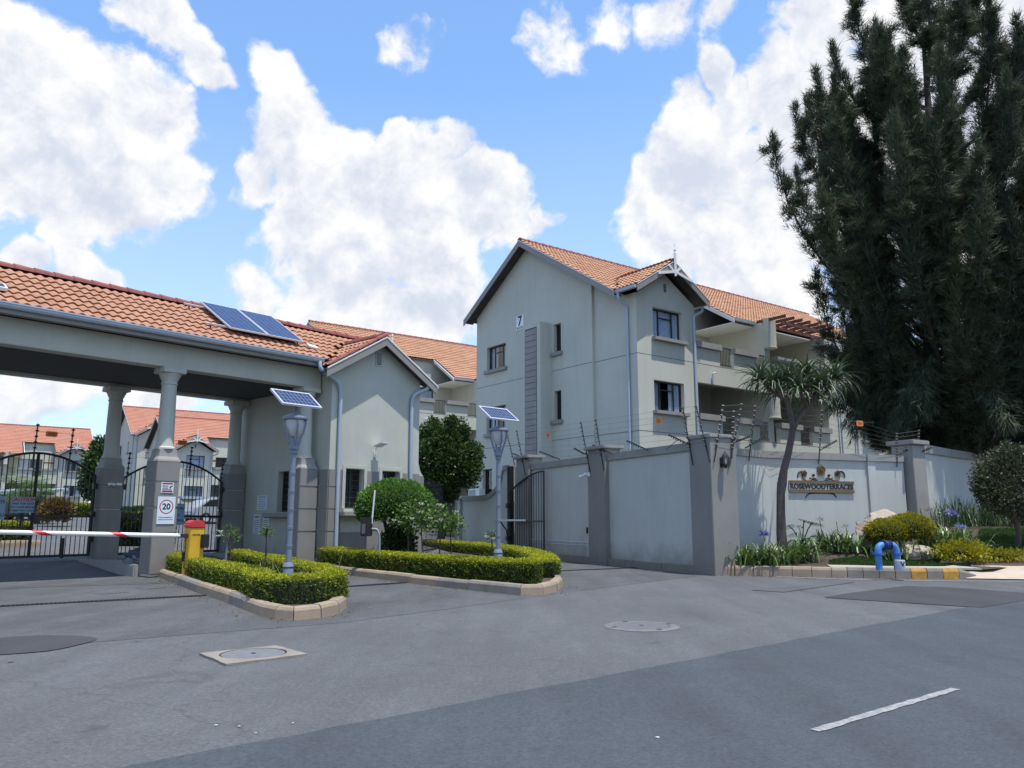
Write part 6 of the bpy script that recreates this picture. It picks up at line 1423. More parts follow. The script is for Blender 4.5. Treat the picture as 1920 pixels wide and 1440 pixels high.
# topiary mushroom on the middle island
tb = YD(740, 935, 19.1)
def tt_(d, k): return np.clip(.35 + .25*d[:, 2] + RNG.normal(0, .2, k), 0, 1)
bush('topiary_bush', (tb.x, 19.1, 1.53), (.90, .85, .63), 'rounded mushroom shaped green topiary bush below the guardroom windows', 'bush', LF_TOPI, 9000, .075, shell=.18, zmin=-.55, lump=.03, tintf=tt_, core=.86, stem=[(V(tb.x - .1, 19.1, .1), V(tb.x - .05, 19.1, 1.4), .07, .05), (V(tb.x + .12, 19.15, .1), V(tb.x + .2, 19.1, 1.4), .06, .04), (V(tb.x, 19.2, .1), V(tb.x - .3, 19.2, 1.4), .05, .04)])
bush('shrub', (tb.x + .1, 19.2, .62), (.42, .4, .52), 'dark leafy undergrowth beneath the topiary bush', 'shrub', LF_DARK, 2600, .09, shell=.6, zmin=-1, core=.6)
# rose bushes
def rose(px, py, y, h, r, label, nfl, seed):
    random.seed(seed); p = YD(px, py, y); base = V(p.x, y, .13); t = thing('rose_bush', base, label, 'rose bush', 'roses on the middle island')
    top = V(p.x + random.uniform(-.05, .05), y, h); m = MB(); m.tube([base, base.lerp(top, .5) + V(.02, 0, 0), top], [.022, .018, .014], 6); m.build('stem', BARK, t)
    n = int(420 * r / .4); q, d = ellipsoid_pts(n, top + V(0, 0, r*.4), (r, r, r*.75), .75, -1, .2, seed); ls_ = .085 if r > .3 else .045; v, f, tt = leaves(q, d, ls_, ls_*.58, np.clip(RNG.normal(.45, .25, len(q)), 0, 1), 1.0); o = npmesh('foliage', v, f, LF_ROSE, t, tint=tt); o['kind'] = 'stuff'
    tw = MB()
    for k in range(7): an = random.uniform(0, 6.28); e = top + V(math.cos(an)*r*.8, math.sin(an)*r*.8, random.uniform(.1, r)); tw.tube([top - V(0, 0, .05), top.lerp(e, .6) + V(0, 0, .04), e], .008, 5)
    tw.build('twigs', BARK, t)
    for k in range(nfl):
        an = random.uniform(3.4, 6.0); c = top + V(math.cos(an)*r*.95, math.sin(an)*r*.9, random.uniform(0, r*.9)); fl = MB()
        for j in range(16):
            a2 = j * 2.4; ry = .006 + .0024*j; e = c + V(math.cos(a2)*ry, math.sin(a2)*ry, -.02 + .001*j); s = V(-math.sin(a2), math.cos(a2), 0)*(.008 + .0012*j); u_ = V(math.cos(a2)*(.1 + .05*j), math.sin(a2)*(.1 + .05*j), .8).normalized()*.045
            fl.poly([e - s*.6, e + s*.6, e + s + u_*.6, e + u_, e - s + u_*.6])
        fl.build('bloom', PETAL_W, t, fix=False)
rose(792, 1000, 18.2, 1.15, .50, 'leafy rose bush with white blooms right of the topiary', 5, 1)
rose(822, 1000, 18.6, 1.05, .42, 'rose bush with few white blooms, middle of the row by the railing', 3, 2)
rose(846, 1005, 18.8, 0.98, .34, 'slender rose bush nearest the curved wall end', 2, 3)
rose(766, 985, 18.4, 1.1, .40, 'rose bush growing into the right side of the topiary', 3, 4)
rose(921, 1008, 17.5, .82, .15, 'small standard rose with three white blooms beside the middle lamp post', 3, 5)
rose(497, 1003, 15.2, .95, .14, 'tiny standard rose on a thin stem left of the left lamp post', 0, 6)
rose(433, 1005, 16.5, .85, .24, 'small leafy rose right of the bent grey pole', 1, 7)
# white low blooms and green ground plants between the hedges
def clump(px, py, y, n, ln, label, mat=LF_AGAP, z=None, wd=.035, lean=1.0, name='strap_leaf_plant', cat='plant', seed=0, spread=.12, tmean=.45, group=None, loc=None):
    rs = np.random.default_rng(seed + 100); c = loc if loc is not None else YD(px, py, y); zz = bed_z(c.x, c.y) if z is None else z; c = V(c.x, c.y, zz)
    t = thing(name, c, label, cat, group); K = 7; V_ = []; F_ = []; T_ = []
    for i in range(n):
        an = rs.uniform(0, 6.283); L = ln * rs.uniform(.55, 1.15); w = wd * rs.uniform(.7, 1.2); b = nn3(c) + [rs.normal(0, spread), rs.normal(0, spread), 0]
        d = np.array([math.cos(an), math.sin(an), 0]); s = np.array([-d[1], d[0], 0]); el = rs.uniform(.75, 1.5) ; curl = rs.uniform(.8, 2.2) * lean; p = b.copy(); tn = np.clip(rs.normal(tmean, .22), 0, 1); b0 = len(V_)
        for k in range(K + 1):
            u = k / K; ww = w * (.75 + .5*u) * (1 - u**3) * .5 + .001; V_ += [p - s*ww, p + s*ww]; T_ += [tn*(.75 + .3*u)]*2; a2 = el - curl*u*u; p = p + (d*math.cos(a2) + np.array([0, 0, 1])*math.sin(a2)) * L / K
        for k in range(K): F_.append((b0 + 2*k, b0 + 2*k+1, b0 + 2*k+3, b0 + 2*k+2))
    o = npmesh('leaves', np.array(V_), np.array(F_), mat, t, tint=np.array(T_), smooth=True); o['kind'] = 'stuff'; return t
for i, (px, y, lab) in enumerate(((880, 17.6, 'soft green ground plant between the island hedges left of the lamp'), (850, 18.0, 'soft green ground plant near the slender rose'), (905, 17.2, 'soft green ground plant right before the middle lamp post'))):
    clump(px, 1040, y, 90, .42, lab, LF_ROSE, .13, .02, seed=i, spread=.25, tmean=.5)
clump(560, 1075, 13.2, 60, .42, 'thin upright leaves beside the left lamp post', LF_AGAP, .13, .018, .4, seed=21, spread=.22, tmean=.25)
clump(485, 1065, 14.4, 60, .42, 'thin upright leaves at the foot of the tiny standard rose', LF_AGAP, .13, .018, .4, seed=22, spread=.25, tmean=.25)
clump(690, 1040, 18.9, 80, .5, 'spiky dark plant under the card reader', LF_AGAP, .13, .016, .5, seed=23, spread=.25, tmean=.1)
clump(775, 1045, 17.4, 80, .5, 'white edged grassy plant at the topiary foot', LF_AGAP, .13, .02, .8, seed=24, spread=.25, tmean=.7)
# ---- laurel like tree behind the gatehouse
def leafy_tree(name, px, base_y_z, y, blobs, label, mat, n, size, trunk, tintm=.35, shell=.8):
    p0 = YD(px, base_y_z, y); base = V(p0.x, y, trunk[0]); t = thing(name, base, label, 'tree'); PT = []; DD = []; TT = []
    tot = sum(b[2]**2 for b in blobs)
    tr = MB(); fork = None
    cen = [YD(bx, by, y + bo) for bx, by, br, bo in blobs]
    top = sum(cen, V(0, 0, 0)) / len(cen); mid = base.lerp(V(top.x, top.y, top.z), .55)
    tr.tube([base, base.lerp(mid, .5) + V(.08, 0, 0), mid], [trunk[1], trunk[1]*.8, trunk[1]*.6], 10)
    for c in cen: tr.tube([mid, mid.lerp(c, .5) + V(0, 0, .15), c], [trunk[1]*.5, trunk[1]*.3, .02], 7)
    tr.build('trunk', BARK, t, smooth=True)
    for (bx, by, br, bo), c in zip(blobs, cen):
        R_ = br / 1480 * y; k = int(n * br**2 / tot); q, d = ellipsoid_pts(k, c, (R_, R_, R_*.95), shell, -1, .16, bx); PT.append(q); DD.append(d)
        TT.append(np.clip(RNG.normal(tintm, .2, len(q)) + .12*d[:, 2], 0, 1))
    v, f, tt = leaves(np.concatenate(PT), np.concatenate(DD), size, size*.5, np.concatenate(TT), .9, .2); o = npmesh('crown', v, f, mat, t, tint=tt); o['kind'] = 'stuff'; return t
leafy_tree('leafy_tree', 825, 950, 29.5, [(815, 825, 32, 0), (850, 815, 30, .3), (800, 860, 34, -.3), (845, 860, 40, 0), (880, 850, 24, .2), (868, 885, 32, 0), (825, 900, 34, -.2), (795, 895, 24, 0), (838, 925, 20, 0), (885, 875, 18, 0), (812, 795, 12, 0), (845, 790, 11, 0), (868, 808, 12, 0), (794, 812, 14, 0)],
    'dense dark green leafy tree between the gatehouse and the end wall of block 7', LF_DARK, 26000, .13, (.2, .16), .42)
leafy_tree('leafy_tree', 180, 990, 64, [(186, 860, 26, 0), (182, 890, 30, 0), (190, 835, 16, 0), (176, 915, 22, 0)], 'dark tree glimpsed left of the dark back column', LF_DARK, 5000, .34, (.8, .2), .35)
# ---- round headed small tree at the right edge
leafy_tree('round_tree', 1905, 1010, 19.5, [(1890, 890, 52, 0), (1860, 905, 34, 0), (1925, 900, 50, .2), (1880, 930, 38, -.3), (1850, 925, 20, 0), (1915, 945, 34, 0), (1895, 860, 30, 0), (1945, 930, 40, 0)],
    'round headed grey green small tree at the right edge before the wall', LF_ROUND, 30000, .075, (.5, .085), .42)
# ---- casuarina: upright plumes of fine needles on ascending limbs
def casuarina():
    rs = np.random.default_rng(3); base = YD(1806, 850, 27.0); base = V(base.x, 27.0, 1.0); t = thing('casuarina_tree', base, 'huge dark casuarina with feathery upright plumes behind the wall', 'tree')
    TOP = 20.8
    zs = np.array([3.8, 5.0, 6.5, 8, 10, 12, 13.6, 15, 17, 19, 20.8]); rm = np.array([2.6, 3.9, 4.2, 4.8, 5.7, 6.4, 6.6, 6.2, 5.0, 3.9, 2.4])
    tr = MB(); tp = [base, base + V(-.05, 0, 4), base + V(.1, .1, 8), base + V(-.1, 0, 13), base + V(0, 0, 18.5)]; tr.tube(tp, [.42, .34, .27, .16, .05], 12); tr.build('trunk', BARK, t, smooth=True)
    br = MB(); PT = []; DD = []; TT = []
    zs = np.array([3.8, 5.0, 6.5, 8, 10, 12, 13.6, 15, 17, 19, 20.8]); rm = np.array([2.4, 3.1, 3.5, 4.0, 5.1, 5.7, 5.8, 5.6, 4.8, 3.7, 2.2])
    plumes = []
    for i in range(150):
        z = rs.uniform(5.0, 18.4); rmax = np.interp(z, zs, rm); rho = rmax * (rs.uniform(.15, 1.0)**.5); an = rs.uniform(0, 6.283); plumes.append((z, rho, an, rs.uniform(.34, .62), .35))
    for px_, py_, dy in ((1598, -8, .6), (1640, 40, -1.5), (1692, -40, .8), (1735, -70, -.8), (1765, -60, 1.2), (1800, -20, -1.6), (1826, -55, .3), (1862, 18, -.5), (1908, 62, .4), (1560, 75, .8), (1530, 130, -.6), (1490, 190, .5), (1448, 250, 0), (1950, 20, -.4), (2010, 90, .5), (2060, 180, 0), (1665, 60, 2), (1780, 40, 2.4)):
        q = YD(px_, py_, 27 + dy); dx = q.x - base.x; plumes.append((q.z, math.hypot(dx, dy), math.atan2(dy, dx), rs.uniform(.30, .46), .2))
    for k, (z, rho, an, wid, lo) in enumerate(plumes):
        d = np.array([math.cos(an), math.sin(an), 0]); c = nn3(base); z0 = max(2.6, z - 2.6 - rho*.75 - rs.uniform(0, 1.5)); tip = np.array([c[0] + d[0]*rho, c[1] + d[1]*rho, z])
        a = np.array([c[0], c[1], z0]); mid = np.array([c[0] + d[0]*rho*.98, c[1] + d[1]*rho*.98, z0 + (z - z0)*.34])
        P = [(1-u)**2*a + 2*u*(1-u)*mid + u*u*tip for u in np.linspace(0, 1, 9)]
        br.tube([Vector(q) for q in P], [.07*(1-u) + .010 for u in np.linspace(0, 1, 9)], 5)
        wid *= .8; n = int(400 * rs.uniform(.7, 1.3) * (wid/.36)); u = lo + (1 - lo) * rs.random(n)**.85; P_ = (1-u)[:, None]**2*a + (2*u*(1-u))[:, None]*mid + (u*u)[:, None]*tip
        ax = tip - mid; ax /= np.linalg.norm(ax); fr = (u - lo)/(1 - lo); spind = .05 + wid * np.sin(np.clip(fr*.93 + .07, 0, 1)**.8 * math.pi)**.8 * (1 + .35*np.sin(u*31 + k*1.7))
        o = rs.normal(size=(n, 3)); o /= np.linalg.norm(o, axis=1, keepdims=True); o *= (spind * rs.random(n)**.5)[:, None]
        for j in range(int(rs.integers(6, 12))):        # side sprays break the outline
            us = rs.uniform(lo + .12, .95); b0 = (1-us)**2*a + 2*us*(1-us)*mid + us*us*tip; a3 = rs.uniform(0, 6.283); out = np.array([math.cos(a3), math.sin(a3), rs.uniform(-.1, .55)]); ls = rs.uniform(.4, 1.05) * (1.2 - .75*us)
            b2 = b0 + out*ls + np.array([0, 0, rs.uniform(-.25, .3)*ls]); b1 = b0 + out*ls*.55
            br.tube([Vector(b0), Vector(b1), Vector(b2)], [.016, .011, .006], 4); ns = int(70*ls); w_ = rs.random(ns)**.8
            q3 = (1-w_)[:, None]**2*b0 + (2*w_*(1-w_))[:, None]*b1 + (w_*w_)[:, None]*b2 + rs.normal(size=(ns, 3))*.07; PT.append(q3); DD.append(np.tile(out*.8 + np.array([0, 0, .25]), (ns, 1)) + rs.normal(size=(ns, 3))*.35); TT.append(np.clip(rs.normal(.42, .2, ns), 0, 1))
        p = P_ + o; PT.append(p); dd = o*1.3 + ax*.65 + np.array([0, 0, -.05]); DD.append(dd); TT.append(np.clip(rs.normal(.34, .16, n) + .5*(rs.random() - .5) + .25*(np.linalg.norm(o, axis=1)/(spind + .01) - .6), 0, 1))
    # low hanging twigs on the left and front
    for i in range(26):
        an = rs.uniform(2.3, 5.2); rho = rs.uniform(2.6, 4.3); z = rs.uniform(4.6, 6.6); c = nn3(base); d = np.array([math.cos(an), math.sin(an), 0])
        a = c*1; a[2] = z + .9; tip = c + d*rho; tip[2] = z - rs.uniform(.5, 1.6); mid = c + d*rho*.8; mid[2] = z + 1.0
        P = [(1-u)**2*a + 2*u*(1-u)*mid + u*u*tip for u in np.linspace(0, 1, 8)]; br.tube([Vector(q) for q in P], [.04*(1-u) + .008 for u in np.linspace(0, 1, 8)], 5)
        n = 170; u = 1 - .55*rs.random(n); P_ = (1-u)[:, None]**2*a + (2*u*(1-u))[:, None]*mid + (u*u)[:, None]*tip; o = rs.normal(size=(n, 3))*.16; PT.append(P_ + o); DD.append(o*2 + np.array([0, 0, -.9]) + d*.3); TT.append(np.clip(rs.normal(.35, .2, n), 0, 1))
    br.build('limbs', BARK, t, smooth=True)
    PT = np.concatenate(PT); DD = np.concatenate(DD); TT = np.concatenate(TT); NB = 8; n = len(PT)
    dd = np.repeat(DD, NB, 0); dd /= np.linalg.norm(dd, axis=1, keepdims=True); dd += rs.normal(size=dd.shape)*.42; dd /= np.linalg.norm(dd, axis=1, keepdims=True)
    p = np.repeat(PT, NB, 0) + rs.normal(size=dd.shape)*.05; L = rs.uniform(.16, .40, (len(p), 1)); s = np.cross(dd, rs.normal(size=dd.shape)); s /= np.linalg.norm(s, axis=1, keepdims=True); w = .0115
    v = np.stack([p - s*w, p + s*w, p + dd*L + np.array([0, 0, -.03])], 1).reshape(-1, 3); f = np.arange(len(v)).reshape(-1, 3)
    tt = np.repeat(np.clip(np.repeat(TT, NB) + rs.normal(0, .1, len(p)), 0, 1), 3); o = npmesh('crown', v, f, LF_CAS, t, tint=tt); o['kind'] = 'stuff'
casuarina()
# ---- tree aloe
def aloe():
    y = 19.0; B0 = YD(1468, 1030, y); b = V(B0.x, y, bed_z(B0.x, y) - .05); t = thing('tree_aloe', b, 'tall tree aloe with forked trunk and drooping rosettes before the name wall', 'tree')
    px = lambda x, yy, o=0: YD(x, yy, y + o)
    m = MB(); P = [b, px(1465, 1000), px(1464, 960), px(1464, 925), px(1466, 908), px(1470, 880), px(1478, 850), px(1484, 820), px(1487, 795)]; m.tube(P, [.135, .115, .10, .098, .112, .088, .082, .078, .07], 14); m.build('trunk', BARK_A, t, smooth=True)
    F0 = px(1487, 797); forks = {'a': px(1476, 752, -.1), 'b': px(1515, 762, .1)}
    for k in forks: q = MB(); q.tube([F0 - V(0, 0, .08), F0.lerp(forks[k], .5) + V(0, 0, .03), forks[k]], [.075, .06, .052], 9); q.build('limb', BARK_A, t, smooth=True)
    ends = [(1452, 712, -.2, 'a'), (1478, 705, .25, 'a'), (1425, 708, .2, 'a'), (1500, 722, -.35, 'b'), (1512, 700, .35, 'b'), (1540, 715, -.15, 'b'), (1566, 705, .2, 'b'), (1530, 735, .1, 'b'), (1460, 728, .45, 'a')]
    for x, yy, o, fk in ends:
        e = px(x, yy, o); f0 = forks[fk]; k = f0.lerp(e, .55) + V((e.x - f0.x)*.15, 0, -.03); q = MB(); q.tube([f0, f0.lerp(k, .6), k, e], [.05, .045, .04, .036], 8); q.build('limb', BARK_A, t, smooth=True)
        rs = np.random.default_rng(int(x)); V_ = []; F_ = []; T_ = []; n = 62; K = 9; c = nn3(e)
        for i in range(n):
            an = i*2.399 + rs.uniform(-.25, .25); d = np.array([math.cos(an), math.sin(an), 0]); s = np.array([-d[1], d[0], 0]); L = rs.uniform(.55, .92); el = 1.3 - 1.6*(i/n) + rs.uniform(-.2, .2); curl = rs.uniform(1.0, 1.9); p = c + d*.03 + [0, 0, -.10*(i/n)]; b0 = len(V_); tn = np.clip(rs.normal(.42, .2) + .2*(1 - i/n), 0, 1)
            for kk in range(K + 1):
                u = kk/K; ww = .029*(1 - u**1.5)*(.75 + .25*math.sin(math.pi*u)) + .002; a2 = max(-1.5, el - curl*u**1.2); up = -d*math.sin(a2) + np.array([0, 0, math.cos(a2)]); V_ += [p - s*ww + up*.010*(1-u), p - up*.008*(1-u), p + s*ww + up*.010*(1-u)]; T_ += [tn]*3; p = p + (d*math.cos(a2) + np.array([0, 0, math.sin(a2)]))*L/K
            for kk in range(K): a_ = b0 + 3*kk; F_ += [(a_, a_+1, a_+4, a_+3), (a_+1, a_+2, a_+5, a_+4)]
        npmesh('rosette', np.array(V_), np.array(F_), LF_ALOE, t, tint=np.array(T_), smooth=True)
aloe()
# ---- bed planting
G_AG = 'strap leaf clumps in the planting bed'
for i, (px, py, y, n, ln, lab) in enumerate((
    (1372, 1050, 18.45, 150, .58, 'dense strap leaf clump at the foot of the corner pillar'), (1402, 1050, 18.3, 140, .55, 'strap leaf clump right of the one at the corner pillar'), (1440, 1050, 18.15, 170, .62, 'pale arching strap leaf clump left of the aloe trunk'),
    (1500, 1045, 18.6, 150, .62, 'strap leaf clump just right of the aloe trunk'), (1555, 1035, 19.4, 130, .6, 'strap leaf clump below the left end of the name sign'), (1590, 1030, 19.3, 140, .6, 'strap leaf clump between name sign and rocks'),
    (1668, 1040, 18.7, 90, .5, 'small strap leaf clump behind the blue pipe'), (1705, 1035, 18.8, 110, .5, 'strap leaf clump before the right hand rock'), (1765, 1010, 19.2, 170, .75, 'large strap leaf clump right of the golden bush'), (1800, 1010, 19.3, 160, .72, 'strap leaf clump behind the low yellow shrub'), (1745, 1025, 18.9, 120, .55, 'strap leaf clump touching the low rock'))):
    clump(px, py, y, n, ln, lab, seed=i, group=G_AG, spread=.2, wd=.042)
for i, (px, y) in enumerate(((1780, 22.6), (1815, 22.8), (1850, 23.0), (1885, 23.0), (1920, 23.2), (1950, 23))):
    clump(px, 985, y, 150, .85, ('grassy dark tuft along the far wall, first from the big pier', 'grassy dark tuft along the far wall, second from the big pier', 'grassy dark tuft left of the round tree trunk', 'grassy dark tuft behind the round tree trunk', 'grassy dark tuft at the right picture edge', 'grassy dark tuft beyond the right picture edge')[i], LF_DARK, seed=40 + i, spread=.5, wd=.02, lean=.35, tmean=.35)
def umbel(px, py, y, label, open_=True, ztop=None):
    c = YD(px, py, y); b = V(c.x + .03, y, bed_z(c.x, y)); t = thing('agapanthus_flower', b, label, 'flower', 'agapanthus flower stalks'); m = MB(); m.tube([b, b.lerp(c, .5) + V(.02, 0, 0), c], [.012, .010, .008], 6); m.build('stalk', pmat('stalk_green', (.05, .09, .035), .7), t)
    if open_ is None: return
    n = 60 if open_ else 26; d = rand_unit(n); d[:, 2] = np.abs(d[:, 2])*.8 - .1; p = nn3(c) + d*(.03); v, f, tt = leaves(p, d, .11 if open_ else .085, .035 if open_ else .010, RNG.random(n), .25); npmesh('flower_head', v, f, PETAL_B if open_ else LF_PHILO, t, tint=tt)
for px, py, y, op, lab in ((1432, 1003, 19.0, True, 'blue agapanthus bloom left of the aloe trunk'), (1537, 975, 19.8, False, 'spent seed head stalk below the name sign letters'), (1568, 978, 19.9, None, 'bare upright stalk below the name sign'), (1586, 988, 20, False, 'short seed head stalk left of the rocks'), (1605, 978, 20, None, 'thin bare stalk just left of the rocks'), (1628, 972, 20.4, False, 'seed head stalk behind the left rock'),
    (1744, 957, 20.8, False, 'tall seed head stalk beside the big pier'), (1768, 963, 21, False, 'seed head stalk right of the big pier'), (1782, 962, 21, True, 'pale blue agapanthus bloom before the sunlit wall patch'), (1788, 966, 20.5, True, 'second pale blue bloom beside the sunlit wall patch'), (1801, 989, 19.4, True, 'round blue agapanthus bloom among the strap leaves'), (1683, 1008, 19.0, True, 'pale bloom at the foot of the golden bush'), (1499, 990, 19.6, False, 'dim seed head behind the aloe trunk')):
    umbel(px, py, y, lab, op)
def philodendron():
    y = 19.5; c = YD(1505, 1030, y); b = V(c.x, y, bed_z(c.x, y)); t = thing('philodendron', b, 'split leaf philodendron right of the aloe trunk', 'plant')
    for (px, py, o, r) in ((1478, 985, 0, .34), (1508, 975, -.1, .40), (1523, 980, .2, .30), (1531, 1005, -.1, .30), (1493, 1000, -.3, .30), (1515, 1010, -.4, .28), (1480, 1015, -.3, .26)):
        e = YD(px, py, y + o); m = MB(); m.tube([b + V(random.uniform(-.08, .08), 0, 0), b.lerp(e, .6) + V(0, 0, .12), e], .014, 6); m.build('leaf_stalk', pmat('stalk_green', (.05, .09, .035), .7), t)
        an = random.uniform(0, 6.28); pts = []; m = MB(); f = V(math.cos(an), -abs(math.sin(an)), -.25).normalized(); s = f.cross(Z).normalized(); up = s.cross(f)
        for k in range(11):
            u = k / 10; w = r * .75 * math.sin(math.pi * min(1, u*.9 + .1)) ** .7
            for sg in (-1, 1):
                a_ = e + f*(r*1.5*u - r*.3); b_ = a_ + s*sg*w + f*.05*r + up*(-.16*w); h = r*.055; m.poly([a_ - f*h*.7, a_ + f*h*.7, b_ + f*h*.5, b_ - f*h*.6])
        o_ = m.build('split_leaf', LF_PHILO, t, fix=False); at = o_.data.attributes.new('tint', 'FLOAT', 'POINT'); at.data.foreach_set('value', RNG.uniform(.2, .9, len(o_.data.vertices)).astype(np.float32))
philodendron()
# ---- rocks
def rock(px, py, y, r, label, seed, rot=0, zc=None):
    c = YD(px, py, y); rs = random.Random(seed); bm = bmesh.new(); bmesh.ops.create_icosphere(bm, subdivisions=4, radius=1); planes = [(Vector((rs.uniform(-1, 1), rs.uniform(-1, 1), rs.uniform(-.6, 1))).normalized(), rs.uniform(.55, .9)) for _ in range(13)]
    M = Matrix.Rotation(rot, 3, 'Y')
    for v in bm.verts:
        p = v.co.copy()
        for n_, d in planes:
            k = p.dot(n_)
            if k > d: p -= n_ * (k - d)
        p *= 1 + .025*math.sin(p.x*13 + seed) * math.cos(p.z*17) + .012*math.sin(p.y*37 + p.z*41)
        v.co = M @ Vector((p.x*r[0], p.y*r[1], p.z*r[2])) + c
    me = bpy.data.meshes.new('rock'); bm.to_mesh(me); bm.free(); o = link('rock', me, ROCK, None, V(c.x, c.y, c.z - r[2])); tag(o, label, 'rock', 'rocks by the golden bush'); return o
rock(1662, 982, 19.9, (.50, .45, .42), 'upper weathered sandstone rock behind the golden bush', 4, .3)
rock(1628, 1000, 19.6, (.34, .35, .42), 'left sandstone rock standing upright beside the golden bush', 8, -.2)
rock(1714, 1036, 18.7, (.42, .35, .30), 'low sandstone rock beneath the right side of the golden bush', 12, .35)
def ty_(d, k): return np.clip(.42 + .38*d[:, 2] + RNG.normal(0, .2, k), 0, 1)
bb = YD(1685, 996, 19.1)
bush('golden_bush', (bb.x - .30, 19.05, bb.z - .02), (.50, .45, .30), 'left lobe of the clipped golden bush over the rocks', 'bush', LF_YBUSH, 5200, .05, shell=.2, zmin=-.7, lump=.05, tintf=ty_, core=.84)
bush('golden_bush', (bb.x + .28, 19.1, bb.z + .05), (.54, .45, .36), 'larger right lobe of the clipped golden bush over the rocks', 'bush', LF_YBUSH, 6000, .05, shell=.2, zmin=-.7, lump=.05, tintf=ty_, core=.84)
ys = YD(1803, 1035, 18.2); bush('yellow_shrub', (ys.x, 18.2, ys.z), (.58, .35, .24), 'low loose yellow green shrub behind the pavement', 'shrub', LF_YBUSH, 2400, .07, shell=.6, zmin=-.8, lump=.2, tintf=lambda d, k: np.clip(RNG.normal(.62, .2, k), 0, 1), core=.5)
ys = YD(1880, 1042, 18.6); bush('yellow_shrub', (ys.x, 18.6, ys.z), (.75, .3, .14), 'low creeping yellow shrub at the right edge of the lawn', 'shrub', LF_YBUSH, 2200, .06, shell=.6, zmin=-.8, lump=.2, tintf=lambda d, k: np.clip(RNG.normal(.62, .2, k), 0, 1), core=.5)
# ---- lawn
def lawn(poly, n, h, name='lawn'):
    xs_ = [p[0] for p in poly]; ys_ = [p[1] for p in poly]; P = []
    while len(P) < n:
        q = RNG.uniform([min(xs_), min(ys_)], [max(xs_), max(ys_)], (n, 2)); P += [tuple(a) for a in q if inside(poly, a[0], a[1])]
    P = np.array(P[:n]); z = np.array([bed_z(x, y) for x, y in P]); p = np.column_stack([P, z - .005]); d = np.tile([0, 0, 1.], (n, 1)); v, f, tt = leaves(p, d, h, .012, np.clip(RNG.normal(.45, .22, n), 0, 1), .45)
    o = npmesh(name, v, f, LF_GRASS, tint=tt); tag(o, 'short mown grass of the pavement verge', 'grass', kind='stuff')
xl, xr = G(1535, 1057, .22).x, G(1765, 1055, .22).x
lawn([(xl, 18.0), (xr, 17.85), (xr + .1, 18.4), (xr - .5, 18.75), (xl + .9, 18.8), (xl + .2, 18.5)], 16000, .06)
l_ = [YD(1820, 1035, 18.9), YD(1990, 1035, 18.9), YD(1990, 1010, 22), YD(1840, 1012, 21.6)]
lawn([(p.x, p.y) for p in l_], 14000, .08)
# ---- blue water pipe and marker
def bluepipe():
    y = G(1642, 1066, .23).y; z0 = .20; a = G(1642, 1066, .22); b = G(1681, 1066, .22); a = V(a.x, y, z0); b = V(b.x, y + .12, z0); t = thing('water_pipe', (a + b)/2, 'bright blue looped water pipe with flanges standing on the pavement', 'pipe'); r = .068; H = .50
    def arc(c, p0, p1): return [p0.lerp(c, u).lerp(c.lerp(p1, u), u) for u in np.linspace(0, 1, 7)]
    ex = (b - a).normalized(); R_ = .13
    for p, nm in ((a, 1), (b, -1)):
        m = MB(); m.tube([p, p + V(0, 0, H - .19)], r, 16); m.build('riser', BLUEPIPE, t, smooth=40)
        m = MB(); m.lathe(p, [(r, H - .20), (.115, H - .195), (.115, H - .155), (r, H - .15)], 18); m.build('flange', pmat('flange_blue', (.03, .10, .35), .45, .1), t, smooth=40)
        m = MB(); m.tube(arc(p + V(0, 0, H), p + V(0, 0, H - .15), p + V(0, 0, H) + ex*nm*R_), r*1.04, 16); m.build('elbow', BLUEPIPE, t, smooth=40)
    c0 = a + V(0, 0, H) + ex*.12; c1 = b + V(0, 0, H) - ex*.12; L = (c1 - c0).length; m = MB(); P = []; RR = []
    for u, rr in ((0, .07), (.02, .115), (.10, .115), (.12, .075), (.2, .08), (.22, .105), (.32, .105), (.35, .085), (.47, .09), (.5, .105), (.6, .105), (.63, .085), (.78, .08), (.8, .105), (.88, .105), (.9, .075), (1, .07)): P.append(c0 + (c1 - c0)*u); RR.append(rr)
    m.tube(P, RR, 16); m.build('coupling', BLUEDARK, t, smooth=30)
    k = G(1679, 1067, .22); k = V(k.x + .02, y - .18, .2); t2 = thing('valve_marker', k, 'short grey concrete valve marker with a dark V beside the blue pipe', 'marker'); m = MB(); m.lathe(k, [(.095, 0), (.10, .02), (.10, .20), (.097, .21), (0, .212)], 20); m.build('post', pmat('marker_paint', (.38, .43, .48), .7, .1, 5, dirt=.2), t2, smooth=30)
    text('lettering', 'V', .13, k + V(.01, -.099, .13), V(1, 0, 0), V(0, -1, 0), INKBLACK, t2, .004, bold=.006)
bluepipe()
# broken kerb piece lying on the pavement
m = MB(); c = G(1786, 1056, .26); m.prism([c + V(-.28, 0, 0), c + V(.02, -.10, 0), c + V(.30, -.02, 0), c + V(.33, .06, 0), c + V(.05, .05, 0), c + V(-.22, .10, 0)], V(0, 0, .05)); tag(m.build('broken_kerb_piece', CONC, bevel=.01), 'broken pale kerb piece lying before the garden kerb', 'rubble')

